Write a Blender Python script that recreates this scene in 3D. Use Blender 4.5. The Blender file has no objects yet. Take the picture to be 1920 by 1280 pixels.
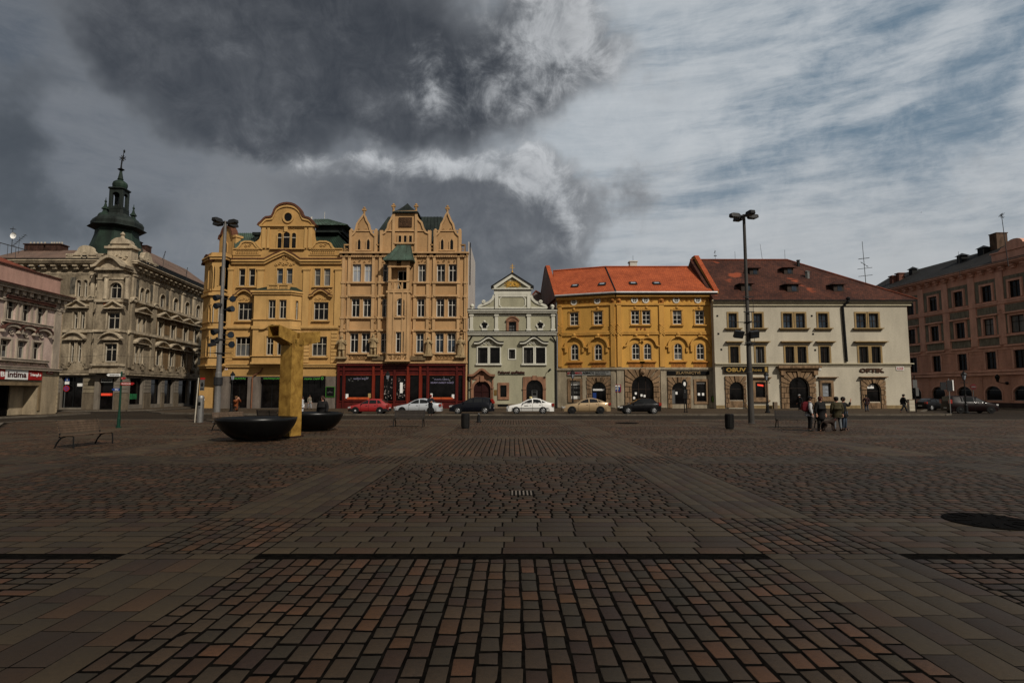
import bpy, math, random
import numpy as np
from mathutils import Vector, Matrix
random.seed(7); np.random.seed(7)
R = math.radians
SC = bpy.context.scene
COL = SC.collection
# ---------------------------------------------------------------- camera
FPX, HC, TH = 1075.0, 1.95, math.atan(95 / 1075.0)
CT, ST = math.cos(TH), math.sin(TH)
cam = bpy.data.cameras.new('camera'); camo = bpy.data.objects.new('camera', cam); COL.objects.link(camo)
camo.location = (0, 0, HC); camo.rotation_euler = (math.pi / 2 + TH, 0, 0)
cam.sensor_width = 36; cam.lens = 36 * FPX / 1920; cam.clip_start = .1; cam.clip_end = 6000
SC.camera = camo

def ray(px, py):
    a = (px - 960) / FPX; b = (640 - py) / FPX
    return Vector((a, CT - b * ST, ST + b * CT))
def at(px, py, z=0.0):                      # measured image point lying on the ground (height z)
    d = ray(px, py); t = (z - HC) / d.z
    return Vector((d.x * t, d.y * t, z))
def atY(px, py, Y):                         # measured image point at a known distance
    d = ray(px, py); t = Y / d.y
    return Vector((d.x * t, Y, HC + d.z * t))

# ---------------------------------------------------------------- objects
ORG = {}
def tag(o, label=None, cat=None, group=None, kind=None):
    for k, v in (('label', label), ('category', cat), ('group', group), ('kind', kind)):
        if v: o[k] = v
    return o
def thing(name, label, cat, loc=(0, 0, 0), rz=0.0, group=None, local=False):
    o = bpy.data.objects.new(name, None); COL.objects.link(o); o.empty_display_size = .2
    o.location = loc; o.rotation_euler = (0, 0, rz)
    ORG[o.name] = Vector((0, 0, 0)) if local else Vector(loc)
    return tag(o, label, cat, group)
def copy_tree(o, parent=None):
    c = o.copy(); COL.objects.link(c)
    ORG[c.name] = ORG.get(o.name, Vector((0, 0, 0)))
    if parent: c.parent = parent
    for ch in list(o.children): copy_tree(ch, c)
    return c

class MB:
    def __init__(s): s.v = []; s.f = []
    def add(s, vs, fs):
        n = len(s.v); s.v += [tuple(v) for v in vs]; s.f += [tuple(i + n for i in f) for f in fs]; return s
    def box(s, x0, x1, y0, y1, z0, z1):
        return s.add([(x0,y0,z0),(x1,y0,z0),(x1,y1,z0),(x0,y1,z0),(x0,y0,z1),(x1,y0,z1),(x1,y1,z1),(x0,y1,z1)],
              [(3,2,1,0),(4,5,6,7),(0,1,5,4),(1,2,6,5),(2,3,7,6),(3,0,4,7)])
    def obox(s, c, ax, ay, az):             # oriented box: centre and three half axes
        c, ax, ay, az = Vector(c), Vector(ax), Vector(ay), Vector(az)
        vs = [c + ax*i + ay*j + az*k for k in (-1,1) for (i,j) in ((-1,-1),(1,-1),(1,1),(-1,1))]
        return s.add(vs, [(3,2,1,0),(4,5,6,7),(0,1,5,4),(1,2,6,5),(2,3,7,6),(3,0,4,7)])
    def poly(s, pts): return s.add(pts, [tuple(range(len(pts)))])
    def loft(s, rings, cap=True, closed=True):
        n = len(rings[0]); vs = [p for r in rings for p in r]; fs = []
        for i in range(len(rings) - 1):
            for j in range(n if closed else n - 1):
                k = (j + 1) % n
                fs.append((i*n + j, i*n + k, (i+1)*n + k, (i+1)*n + j))
        if cap: fs += [tuple(range(n - 1, -1, -1)), tuple(range((len(rings)-1)*n, len(rings)*n))]
        return s.add(vs, fs)
    def lathe(s, prof, c=(0,0,0), n=12, sx=1, sy=1, a0=0, axis='z', cap=True):
        rings = []
        for r, z in prof:
            ring = []
            for k in range(n):
                a = a0 + 2*math.pi*k/n; x, y = r*sx*math.cos(a), r*sy*math.sin(a)
                p = (x, y, z) if axis == 'z' else ((z, x, y) if axis == 'x' else (x, z, -y) )
                ring.append((c[0]+p[0], c[1]+p[1], c[2]+p[2]))
            rings.append(ring)
        return s.loft(rings, cap)
    def ball(s, c, r, n=10, sx=1, sy=1, sz=1):
        k = max(4, n // 2 + 1)
        return s.lathe([(max(.02*r, r*math.sin(math.pi*i/k)), -sz*r*math.cos(math.pi*i/k)) for i in range(k+1)], c, n, sx, sy)
    def tube(s, pts, r, n=6, cap=True):
        pts = [Vector(p) for p in pts]; rs = r if isinstance(r, (list, tuple)) else [r]*len(pts); rings = []
        prev = None
        for i, p in enumerate(pts):
            d = (pts[min(i+1, len(pts)-1)] - pts[max(i-1, 0)])
            d = d.normalized() if d.length > 1e-9 else Vector((0,0,1))
            ref = Vector((0,0,1)) if abs(d.z) < .9 else Vector((1,0,0))
            a = d.cross(ref).normalized()
            if prev is not None and a.dot(prev) < 0: a = -a
            prev = a; b = d.cross(a)
            rings.append([p + (a*math.cos(2*math.pi*k/n) + b*math.sin(2*math.pi*k/n))*rs[i] for k in range(n)])
        return s.loft(rings, cap)
    # facade helpers: u along, z up, d outwards
    def fbox(s, F, u0, u1, z0, z1, d0, d1):
        if d0 > d1: d0, d1 = d1, d0
        return s.add([F.pt(u0,d1,z0),F.pt(u1,d1,z0),F.pt(u1,d0,z0),F.pt(u0,d0,z0),F.pt(u0,d1,z1),F.pt(u1,d1,z1),F.pt(u1,d0,z1),F.pt(u0,d0,z1)],
              [(3,2,1,0),(4,5,6,7),(0,1,5,4),(1,2,6,5),(2,3,7,6),(3,0,4,7)])
    def fpoly(s, F, pts, d0, d1):           # prism of an outline in (u, z)
        n = len(pts)
        vs = [F.pt(u, d1, z) for u, z in pts] + [F.pt(u, d0, z) for u, z in pts]
        a = sum(pts[i][0]*pts[(i+1)%n][1] - pts[(i+1)%n][0]*pts[i][1] for i in range(n))
        fr = tuple(range(n)) if a > 0 else tuple(range(n-1, -1, -1))
        fs = [fr, tuple(i + n for i in reversed(fr))]
        for i in range(n):
            j = (i+1) % n; fs.append((j, i, i+n, j+n) if a > 0 else (i, j, j+n, i+n))
        return s.add(vs, fs)
    def fband(s, F, inn, out, d0, d1):      # strip between two polylines
        n = len(inn)
        vs = [F.pt(u,d1,z) for u,z in inn] + [F.pt(u,d1,z) for u,z in out] + [F.pt(u,d0,z) for u,z in inn] + [F.pt(u,d0,z) for u,z in out]
        fs = []
        for i in range(n-1):
            j = i+1
            fs += [(i, i+n, j+n, j), (i+n, i+3*n, j+3*n, j+n), (j, j+2*n, i+2*n, i)]
        fs += [(0, 2*n, 3*n, n), (n-1, 2*n-1, 4*n-1, 3*n-1)]
        return s.add(vs, fs)
    def fstroke(s, F, pts, w, d0, d1):      # a moulding of width w following a polyline
        inn, out = [], []
        for i, (u, z) in enumerate(pts):
            a = pts[max(i-1, 0)]; b = pts[min(i+1, len(pts)-1)]
            du, dz = b[0]-a[0], b[1]-a[1]; l = math.hypot(du, dz) or 1
            nu, nz = -dz/l, du/l
            inn.append((u - nu*w/2, z - nz*w/2)); out.append((u + nu*w/2, z + nz*w/2))
        return s.fband(F, inn, out, d0, d1)
    def relief(s, F, u0, u1, z0, z1, n=6, d=.1, seed=0):   # carved scrollwork
        rn = random.Random(seed)
        h = z1 - z0; step = (u1 - u0) / n
        for i in range(n):
            cu = u0 + (i+.5)*step; cz = (z0+z1)/2 + rn.uniform(-.12, .12)*h; r0 = min(step*.5, h*.45); sg = 1 if i % 2 else -1
            pts = []
            for k in range(9):
                a = sg*(k*.75 + .4); r = r0*(1 - k/11); pts.append(F.pt(cu + r*math.cos(a), d*.35, cz + r*math.sin(a)))
            s.tube(pts, [r0*.2]*8 + [r0*.3], 5)
            s.ball(F.pt(cu, d*.3, cz), r0*.28, 6)
        return s
    def build(s, name, mat, parent=None, smooth=False, loc=None):
        me = bpy.data.meshes.new(name)
        off = ORG.get(parent.name, Vector((0,0,0))) if parent else Vector(loc or (0,0,0))
        me.from_pydata([(x-off.x, y-off.y, z-off.z) for x, y, z in s.v], [], s.f)
        if mat: me.materials.append(mat)
        if smooth: me.polygons.foreach_set('use_smooth', [True]*len(me.polygons))
        me.update()
        o = bpy.data.objects.new(name, me); COL.objects.link(o)
        if parent: o.parent = parent
        elif loc: o.location = loc
        ORG[o.name] = off
        return o
def structure(name, m, mat): o = m.build(name, mat); o['kind'] = 'structure'; return o

class Fac:
    def __init__(s, a, b):
        s.o = Vector((a[0], a[1], 0)); s.U = Vector((b[0]-a[0], b[1]-a[1], 0)); s.L = s.U.length; s.U.normalize()
        s.N = Vector((s.U.y, -s.U.x, 0)); s.ang = math.atan2(s.U.y, s.U.x); s.holes = []
    def pt(s, u, d, z): return s.o + s.U*u + s.N*d + Vector((0, 0, z))
    def P(s, px, py, d=0.0):                # where a measured sight line meets the facade plane
        r = ray(px, py); c = Vector((0, 0, HC)); o = s.o + s.N*d
        t = (o - c).dot(s.N) / r.dot(s.N); w = c + r*t
        return ((w - s.o).dot(s.U), w.z)
    def rect(s, x0, y0, x1, y1, d=0.0):
        ym, xm = (y0+y1)/2, (x0+x1)/2
        return s.P(x0, ym, d)[0], s.P(x1, ym, d)[0], s.P(xm, y1, d)[1], s.P(xm, y0, d)[1]
    def z(s, px, py): return s.P(px, py)[1]
    def u(s, px, py): return s.P(px, py)[0]

def outl(u0, u1, z0, z1, rise=0.0, g=0.0, n=10):
    if rise <= 0: return [(u0-g, z0), (u0-g, z1+g), (u1+g, z1+g), (u1+g, z0)]
    w = u1-u0; rise = min(rise, w/2); Rr = (w*w/4 + rise*rise)/(2*rise); cz = z1 - Rr; cu = (u0+u1)/2
    a = math.asin(min(1, (w/2)/Rr)); pts = [(u0-g, z0)]
    for i in range(n+1):
        t = -a + 2*a*i/n; pts.append((cu + (Rr+g)*math.sin(t), cz + (Rr+g)*math.cos(t)))
    if g: pts[1] = (u0-g, pts[1][1]); pts[-1] = (u1+g, pts[-1][1])
    return pts + [(u1+g, z0)]

def wall(b, F, ua, ub, za, zb, mat, name='wall', depth=8.0, rev=.22, back=True):
    m = MB(); hs = [h for h in F.holes if h[0] > ua-.01 and h[1] < ub+.01 and h[2] > za-.02 and h[3] < zb+.01]
    us = sorted({ua, ub} | {h[0] for h in hs} | {h[1] for h in hs}); zs = sorted({za, zb} | {max(za, h[2]) for h in hs} | {h[3] for h in hs})
    for i in range(len(us)-1):
        for j in range(len(zs)-1):
            cu, cz = (us[i]+us[i+1])/2, (zs[j]+zs[j+1])/2
            if us[i+1]-us[i] < 1e-5 or zs[j+1]-zs[j] < 1e-5: continue
            if any(h[0] < cu < h[1] and h[2] < cz < h[3] for h in hs): continue
            m.poly([F.pt(us[i],0,zs[j]), F.pt(us[i+1],0,zs[j]), F.pt(us[i+1],0,zs[j+1]), F.pt(us[i],0,zs[j+1])])
    for (u0, u1, z0, z1, rise) in hs:
        o = outl(u0, u1, z0, z1, rise); c = o + [o[0]]
        for p, q in zip(c, c[1:]):
            m.poly([F.pt(p[0],0,p[1]), F.pt(q[0],0,q[1]), F.pt(q[0],-rev,q[1]), F.pt(p[0],-rev,p[1])])
        if rise > 0:
            cu = (u0+u1)/2
            for p, q in zip(o[1:-1], o[2:-1]):
                k = u0 if (p[0]+q[0])/2 < cu else u1
                m.poly([F.pt(k,0,z1), F.pt(p[0],0,p[1]), F.pt(q[0],0,q[1])])
    if back:
        m.fbox(F, ua, ub, za, zb, -rev-.14, -depth)
        for (a, c, e, g) in ((ua,za,ua,zb),(ub,za,ub,zb),(ua,zb,ub,zb)):
            m.poly([F.pt(a,0,c), F.pt(e,0,g), F.pt(e,-rev-.14,g), F.pt(a,-rev-.14,c)])
    return m.build(name, mat, b)

def opening(b, F, r, rise=0.0, case=.16, cd=.08, cm=None, sill=.0, sillm=None, cols=2, tr=.68, sm=None, gm=None, sw=.07, rev=.22,
            name='window', proud=False, rows=(), hole=True, bottom=False, ears=0):
    u0, u1, z0, z1 = r
    if hole and not proud: F.holes.append((u0, u1, z0, z1, rise))
    d = .03 if proud else -rev + .03
    m = MB(); did = 0
    if case > 0:
        m.fband(F, outl(u0,u1,z0,z1,rise,0), outl(u0,u1,z0,z1,rise,case), -.01, cd); did = 1
        if bottom: m.fbox(F, u0-case, u1+case, z0-case, z0, -.012, cd-.004)
        if ears:
            for s in (u0-case-ears, u1+case): m.fbox(F, s, s+ears, z1-.25, z1+case, -.012, cd-.003)
    if sill: m.fbox(F, u0-case-.14, u1+case+.14, z0-sill-(case if bottom else 0), z0-(case if bottom else 0)-.002, -.015, cd+.16); did = 1
    w = m.build(name, cm, b) if did else None
    o = outl(u0,u1,z0,z1,rise)
    p = MB(); p.poly([F.pt(u, d, z) for u, z in o])
    po = p.build('pane', gm, w or b)
    if w is None: w = po
    if sm and name == 'window' and u1-u0 > .7 and WR.random() < .42:
        c = MB(); k = WR.random(); s0 = WR.uniform(.18, .34)
        if k < .6:
            for a, e in ((0, s0), (1-s0*WR.uniform(.6, 1.1), 1)): c.poly([F.pt(u0+(u1-u0)*a, d+.004, z0), F.pt(u0+(u1-u0)*e, d+.004, z0), F.pt(u0+(u1-u0)*e, d+.004, z1-max(rise, .01)), F.pt(u0+(u1-u0)*a, d+.004, z1-max(rise, .01))])
        else: zz = z0+(z1-z0)*WR.uniform(.35, .6); a = (z0, zz) if k < .85 else (zz+.2*(z1-z0), z1-max(rise, .01)); c.poly([F.pt(u0, d+.004, a[0]), F.pt(u1, d+.004, a[0]), F.pt(u1, d+.004, a[1]), F.pt(u0, d+.004, a[1])])
        c.build('curtain', WR.choice((CURT1, CURT2)), w)
    if sm:
        f = MB(); f.fband(F, outl(u0+sw,u1-sw,z0+sw,z1-sw,rise*(1-2*sw/(u1-u0)) if rise else 0), outl(u0+.004,u1-.004,z0+sw,z1-.004,rise), d+.008, d+.07)
        f.fbox(F, u0+.004, u1-.004, z0+.002, z0+sw-.002, d+.008, d+.069)
        top = z1 - sw
        for i in range(1, cols):
            cu = u0 + (u1-u0)*i/cols; f.fbox(F, cu-sw*.36, cu+sw*.36, z0+sw, top - (0 if not rise else abs(cu-(u0+u1)/2)*.6), d+.01, d+.066)
        for t in ([tr] if tr else []) + list(rows):
            cz = z0 + (z1-z0)*t; f.fbox(F, u0+sw, u1-sw, cz-sw*.36, cz+sw*.36, d+.012, d+.063)
        f.build('frame', sm, w)
    return w
def win(b, F, x0, y0, x1, y1, **k):
    r = F.rect(x0, y0, x1, y1); r = (r[0], r[1], max(.0, r[2]), r[3])
    if k.get('rise') == 1: k['rise'] = (r[1]-r[0])/2
    opening(b, F, r, **k); return r
def hline(m, F, x0, y0, x1, y1, h, d1, d0=-.01):    # moulding along a measured line on the facade (level in space)
    ua, z = F.P(x0, y0); ub, z2 = F.P(x1, y1); z = (z+z2)/2
    m.fbox(F, ua, ub, z-h, z, d0, d1); return ua, ub, z
def cornice(b, F, ua, ub, z, mat, steps, name='cornice', br=0, brm=None):
    m = MB(); zz = z
    for h, d in steps: m.fbox(F, ua-d*.5, ub+d*.5, zz-h, zz, -.01, d); zz -= h+.002
    if br:
        n = max(1, int((ub-ua)/br)); h, d = steps[-1]; dd = steps[0][1]*.8
        for i in range(n):
            c = ua + (i+.5)*(ub-ua)/n; m.fpoly(F, [(c-br*.16, zz), (c+br*.16, zz), (c+br*.16, zz-.45), (c-br*.16, zz-.45)], -.012, dd*.6)
            m.fbox(F, c-br*.2, c+br*.2, zz-.16, zz-.002, -.013, dd*.9)
    return m.build(name, mat, b)
def pil(b, F, px0, px1, yt, yb, mat, d=.12, cap=None, name='pilaster'):
    ym = (yt+yb)/2; u0, u1 = F.u(px0, ym), F.u(px1, ym); z0, z1 = F.z((px0+px1)/2, yb), F.z((px0+px1)/2, yt)
    m = MB(); m.fbox(F, u0, u1, z0, z1, -.01, d)
    if cap:
        m.fbox(F, u0-.08, u1+.08, z1-.22, z1-.003, -.012, d+.1); m.fbox(F, u0-.04, u1+.04, z1-.34, z1-.222, -.013, d+.05)
        m.relief(F, u0, u1, z1-.75, z1-.36, 2, .12+d, 3)
    return m.build(name, mat, b)

def bump_arc(u0, u1, z, h, n=12, flat=.25):         # the swelling outline of a baroque hood
    pts = [(u0, z)]
    for i in range(n+1):
        t = i/n; x = u0 + (u1-u0)*(flat*.5 + (1-flat)*t); pts.append((x, z + h*.5*(1-math.cos(2*math.pi*t))))
    return pts + [(u1, z)]
def hood(b, F, u0, u1, z, kind, mat, h=.35, d=.32, name='hood', w=.16):
    m = MB(); cu = (u0+u1)/2
    if kind == 'flat':
        m.fbox(F, u0, u1, z+.1, z+.2, -.01, d); m.fbox(F, u0+.1, u1-.1, z, z+.098, -.012, d*.6)
    elif kind == 'tri':
        m.fbox(F, u0, u1, z, z+.1, -.01, d); m.fstroke(F, [(u0,z+.17),(cu,z+.17+h),(u1,z+.17)], .13, -.012, d+.02); m.fpoly(F, [(u0+.15,z+.1),(u1-.15,z+.1),(cu,z+h)], -.013, d*.35)
    elif kind == 'seg':
        a = [(p[0], p[1]) for p in outl(u0, u1, z, z+h, h)[1:-1]]
        m.fstroke(F, a, .15, -.012, d+.02); m.fpoly(F, [(u0,z-.02)] + a + [(u1,z-.02)], -.013, d*.35); m.fbox(F, u0, u1, z-.1, z-.02, -.01, d*.8)
    elif kind == 'wave':
        m.fstroke(F, bump_arc(u0, u1, z, h), w, -.012, d)
    return m.build(name, mat, b)

FONT_Q = []
def text(parent, F, s, r, mat, d=.05, name='lettering', bold=.012, ext=.015):
    u0, u1, z0, z1 = r
    cu = bpy.data.curves.new(name, 'FONT'); cu.body = s; cu.size = 1; cu.extrude = ext; cu.offset = bold; cu.resolution_u = 2
    o = bpy.data.objects.new(name, cu); COL.objects.link(o); o.data.materials.append(mat)
    o.rotation_euler = (math.pi/2, 0, F.ang); FONT_Q.append((o, parent, F, r, d)); return o
def finish_text():
    bpy.context.view_layer.update(); dg = bpy.context.evaluated_depsgraph_get()
    for o, parent, F, (u0, u1, z0, z1), d in FONT_Q:
        bb = [Vector(c) for c in o.bound_box]; x0 = min(c.x for c in bb); x1 = max(c.x for c in bb); y0 = min(c.y for c in bb); y1 = max(c.y for c in bb)
        sx, sy = (u1-u0)/max(.01, x1-x0), (z1-z0)/max(.01, y1-y0)
        o.scale = (sx, sy, 1); o.parent = parent
        o.location = F.pt(u0 - x0*sx, d, z0 - y0*sy) - ORG[parent.name]
        me = bpy.data.meshes.new_from_object(o.evaluated_get(dg)); q = bpy.data.objects.new('letters', me); COL.objects.link(q); q.parent = parent; q.location = o.location; q.rotation_euler = o.rotation_euler; q.scale = o.scale
        bpy.data.objects.remove(o); q.name = 'lettering'
def sign(F, x0, y0, x1, y1, mat, label, name='shop_sign', cat='sign', d=.12, frame=None):
    r = F.rect(x0, y0, x1, y1)
    o = thing(name, label, cat, F.pt((r[0]+r[1])/2, 0, r[2]))
    m = MB(); m.fbox(F, r[0], r[1], r[2], r[3], .01, d); m.build('panel', mat, o)
    if frame:
        m = MB(); m.fband(F, outl(*r, 0, 0), outl(*r, 0, .06), .0, d+.03); m.fbox(F, r[0]-.06, r[1]+.06, r[2]-.06, r[2]-.001, 0, d+.029); m.build('frame', frame, o)
    return o, r
def sub(r, a, b, c, e):
    w, h = r[1]-r[0], r[3]-r[2]; return (r[0]+a*w, r[0]+b*w, r[2]+c*h, r[2]+e*h)

# ---------------------------------------------------------------- materials
def new_mat(name):
    m = bpy.data.materials.new(name); m.use_nodes = True; nt = m.node_tree
    return m, nt, nt.nodes['Principled BSDF']
def N(nt, t, **k):
    n = nt.nodes.new(t)
    for a, v in k.items(): setattr(n, a, v)
    return n
def mat(name, col, rough=.8, var=.25, scale=1.5, fine=12., bump=.0, metal=0., spec=.16, col2=None, zs=.32, streak=True, coat=0.):
    m, nt, p = new_mat(name); L = nt.links.new
    p.inputs['Roughness'].default_value = rough; p.inputs['Metallic'].default_value = metal
    p.inputs['Specular IOR Level'].default_value = spec
    if coat: p.inputs['Coat Weight'].default_value = coat; p.inputs['Coat Roughness'].default_value = .08
    if var <= 0: p.inputs['Base Color'].default_value = (*col, 1); return m
    g = N(nt, 'ShaderNodeNewGeometry'); mp = N(nt, 'ShaderNodeMapping'); mp.inputs['Scale'].default_value = (1, 1, zs if streak else 1)
    L(g.outputs['Position'], mp.inputs[0])
    n1 = N(nt, 'ShaderNodeTexNoise'); n1.inputs['Scale'].default_value = scale; n1.inputs['Detail'].default_value = 6; n1.inputs['Roughness'].default_value = .62
    n2 = N(nt, 'ShaderNodeTexNoise'); n2.inputs['Scale'].default_value = fine; n2.inputs['Detail'].default_value = 4
    L(mp.outputs[0], n1.inputs['Vector']); L(g.outputs['Position'], n2.inputs['Vector'])
    r = N(nt, 'ShaderNodeMapRange'); r.inputs['From Min'].default_value = .3; r.inputs['From Max'].default_value = .72; L(n1.outputs['Fac'], r.inputs['Value'])
    mx = N(nt, 'ShaderNodeMix', data_type='RGBA')
    c2 = col2 or tuple(c*(1-var*1.6) for c in col)
    mx.inputs[6].default_value = (*c2, 1); mx.inputs[7].default_value = (*[min(1, c*(1+var*.25)) for c in col], 1); L(r.outputs[0], mx.inputs[0])
    hs = N(nt, 'ShaderNodeHueSaturation'); L(mx.outputs[2], hs.inputs['Color'])
    r2 = N(nt, 'ShaderNodeMapRange'); r2.inputs['From Min'].default_value = .25; r2.inputs['From Max'].default_value = .75
    r2.inputs['To Min'].default_value = 1-var*.55; r2.inputs['To Max'].default_value = 1+var*.45; L(n2.outputs['Fac'], r2.inputs['Value']); L(r2.outputs[0], hs.inputs['Value'])
    L(hs.outputs[0], p.inputs['Base Color'])
    if bump:
        b = N(nt, 'ShaderNodeBump'); b.inputs['Strength'].default_value = bump; b.inputs['Distance'].default_value = .03
        L(n2.outputs['Fac'], b.inputs['Height']); L(b.outputs[0], p.inputs['Normal'])
    return m
def glow(name, col, s):
    m, nt, p = new_mat(name); p.inputs['Base Color'].default_value = (*col, 1)
    p.inputs['Emission Color'].default_value = (*col, 1); p.inputs['Emission Strength'].default_value = s; return m
def tiles(name, ca, cb, cc, row=.32, colw=.25, patch=.0, along='x'):
    m, nt, p = new_mat(name); L = nt.links.new; p.inputs['Roughness'].default_value = .85; p.inputs['Specular IOR Level'].default_value = .2
    g = N(nt, 'ShaderNodeNewGeometry'); sx = N(nt, 'ShaderNodeSeparateXYZ'); L(g.outputs['Position'], sx.inputs[0]); cb_ = N(nt, 'ShaderNodeCombineXYZ')
    L(sx.outputs[0 if along == 'x' else 1], cb_.inputs[0]); L(sx.outputs[2], cb_.inputs[1])
    br = N(nt, 'ShaderNodeTexBrick'); br.inputs['Scale'].default_value = 1; br.inputs['Brick Width'].default_value = colw; br.inputs['Row Height'].default_value = row*.6
    br.inputs['Mortar Size'].default_value = .018; br.inputs['Mortar Smooth'].default_value = .6; br.inputs['Color1'].default_value = (*ca, 1); br.inputs['Color2'].default_value = (*cb, 1); br.inputs['Mortar'].default_value = (*[c*.35 for c in ca], 1)
    L(cb_.outputs[0], br.inputs['Vector'])
    n1 = N(nt, 'ShaderNodeTexNoise'); n1.inputs['Scale'].default_value = .45; n1.inputs['Detail'].default_value = 7; n1.inputs['Roughness'].default_value = .7; L(g.outputs['Position'], n1.inputs['Vector'])
    r = N(nt, 'ShaderNodeMapRange'); r.inputs['From Min'].default_value = .42; r.inputs['From Max'].default_value = .62; L(n1.outputs['Fac'], r.inputs['Value'])
    mx = N(nt, 'ShaderNodeMix', data_type='RGBA'); L(r.outputs[0], mx.inputs[0]); L(br.outputs['Color'], mx.inputs[6])
    m2 = N(nt, 'ShaderNodeMix', data_type='RGBA'); m2.blend_type = 'MULTIPLY'; m2.inputs[0].default_value = 1; L(br.outputs['Color'], m2.inputs[6]); m2.inputs[7].default_value = (*cc, 1)
    L(m2.outputs[2], mx.inputs[7]); last = mx.outputs[2]
    if patch:
        n3 = N(nt, 'ShaderNodeTexNoise'); n3.inputs['Scale'].default_value = .33; n3.inputs['Detail'].default_value = 3
        mp = N(nt, 'ShaderNodeMapping'); mp.inputs['Location'].default_value = (3.1, 0, 7); mp.inputs['Scale'].default_value = (.7, .7, 1.6); L(g.outputs['Position'], mp.inputs[0]); L(mp.outputs[0], n3.inputs['Vector'])
        r3 = N(nt, 'ShaderNodeMapRange'); r3.inputs['From Min'].default_value = .66; r3.inputs['From Max'].default_value = .7; L(n3.outputs['Fac'], r3.inputs['Value'])
        m3 = N(nt, 'ShaderNodeMix', data_type='RGBA'); L(r3.outputs[0], m3.inputs[0]); L(last, m3.inputs[6]); m3.inputs[7].default_value = (.2, .045, .018, 1); last = m3.outputs[2]
    L(last, p.inputs['Base Color'])
    b = N(nt, 'ShaderNodeBump'); b.inputs['Strength'].default_value = .5; b.inputs['Distance'].default_value = .04; L(br.outputs['Fac'], b.inputs['Height']); b.invert = True; L(b.outputs[0], p.inputs['Normal'])
    return m
def car_paint(name, col, rough=.3, metal=.0, coat=.45):
    m, nt, p = new_mat(name); p.inputs['Base Color'].default_value = (*col, 1); p.inputs['Roughness'].default_value = rough; p.inputs['Metallic'].default_value = metal
    p.inputs['Coat Weight'].default_value = coat if max(col) > .05 else .12; p.inputs['Specular IOR Level'].default_value = .4 if max(col) > .05 else .12; p.inputs['Coat Roughness'].default_value = .06
    n = N(nt, 'ShaderNodeTexNoise'); n.inputs['Scale'].default_value = 5; g = N(nt, 'ShaderNodeNewGeometry'); nt.links.new(g.outputs['Position'], n.inputs['Vector'])
    r = N(nt, 'ShaderNodeMapRange'); r.inputs['To Min'].default_value = rough-.08; r.inputs['To Max'].default_value = rough+.12; nt.links.new(n.outputs['Fac'], r.inputs['Value']); nt.links.new(r.outputs[0], p.inputs['Roughness'])
    return m
def glass_mat(name, col, rough=.06, var=.6, spec=.22, sc=.9):
    m = mat(name, col, rough, var, sc, 3.5, 0, 0, spec, streak=False); return m
G_DARK = glass_mat('dark_window_glass', (.007, .006, .006))
G_BLUE = glass_mat('blue_window_glass', (.04, .055, .075), sc=.5)
WR = random.Random(11); CURT1 = mat('dim_curtain', (.045, .042, .038), .4, .5, 2.5, 9); CURT2 = mat('grey_blind', (.09, .09, .088), .4, .3, 2, 9)
G_CURT = mat('curtained_glass', (.13, .125, .115), .35, .5, 1.2, 9, spec=.6)
G_NET = mat('net_curtain_glass', (.26, .28, .31), .4, .2, .8, 14, spec=.5)
G_SHOP = glass_mat('shop_glass', (.006, .005, .005), sc=1.4)
WHITE = mat('white_paint', (.52, .49, .43), .5, .12)
OFFWHITE = mat('aged_white_paint', (.40, .36, .29), .6, .2)
DKWOOD = mat('dark_wood', (.035, .022, .015), .6, .4, 4)
BLACKM = mat('black_metal', (.008, .008, .008), .5, .25, 3, spec=.15)
GREYM = mat('grey_metal', (.16, .16, .155), .4, .2, 3, metal=.6)
STEEL = mat('brushed_steel', (.42, .41, .39), .35, .15, 4, metal=.9)
GREENM = mat('green_painted_metal', (.005, .036, .021), .5, .25, 3)
COPPER = mat('verdigris_copper', (.055, .09, .068), .7, .5, 1.1, 9, col2=(.028, .035, .026), zs=.2)
COPPERD = mat('dark_copper', (.02, .027, .023), .65, .5, .9, 8, zs=.2)
COPPERG = mat('tower_copper', (.018, .036, .024), .65, .6, .8, 7, col2=(.006, .008, .007), zs=.15)
RED = mat('red_enamel', (.30, .015, .015), .45, .15); BLUEP = mat('blue_enamel', (.02, .05, .2), .45, .15); WHITEP = mat('white_enamel', (.7, .69, .66), .45, .08)
GOLD = mat('gilding', (.72, .42, .09), .38, .25, 5, metal=.75)
BLACK = mat('matt_black', (.004, .004, .004), .7, .2, spec=.08)
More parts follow.
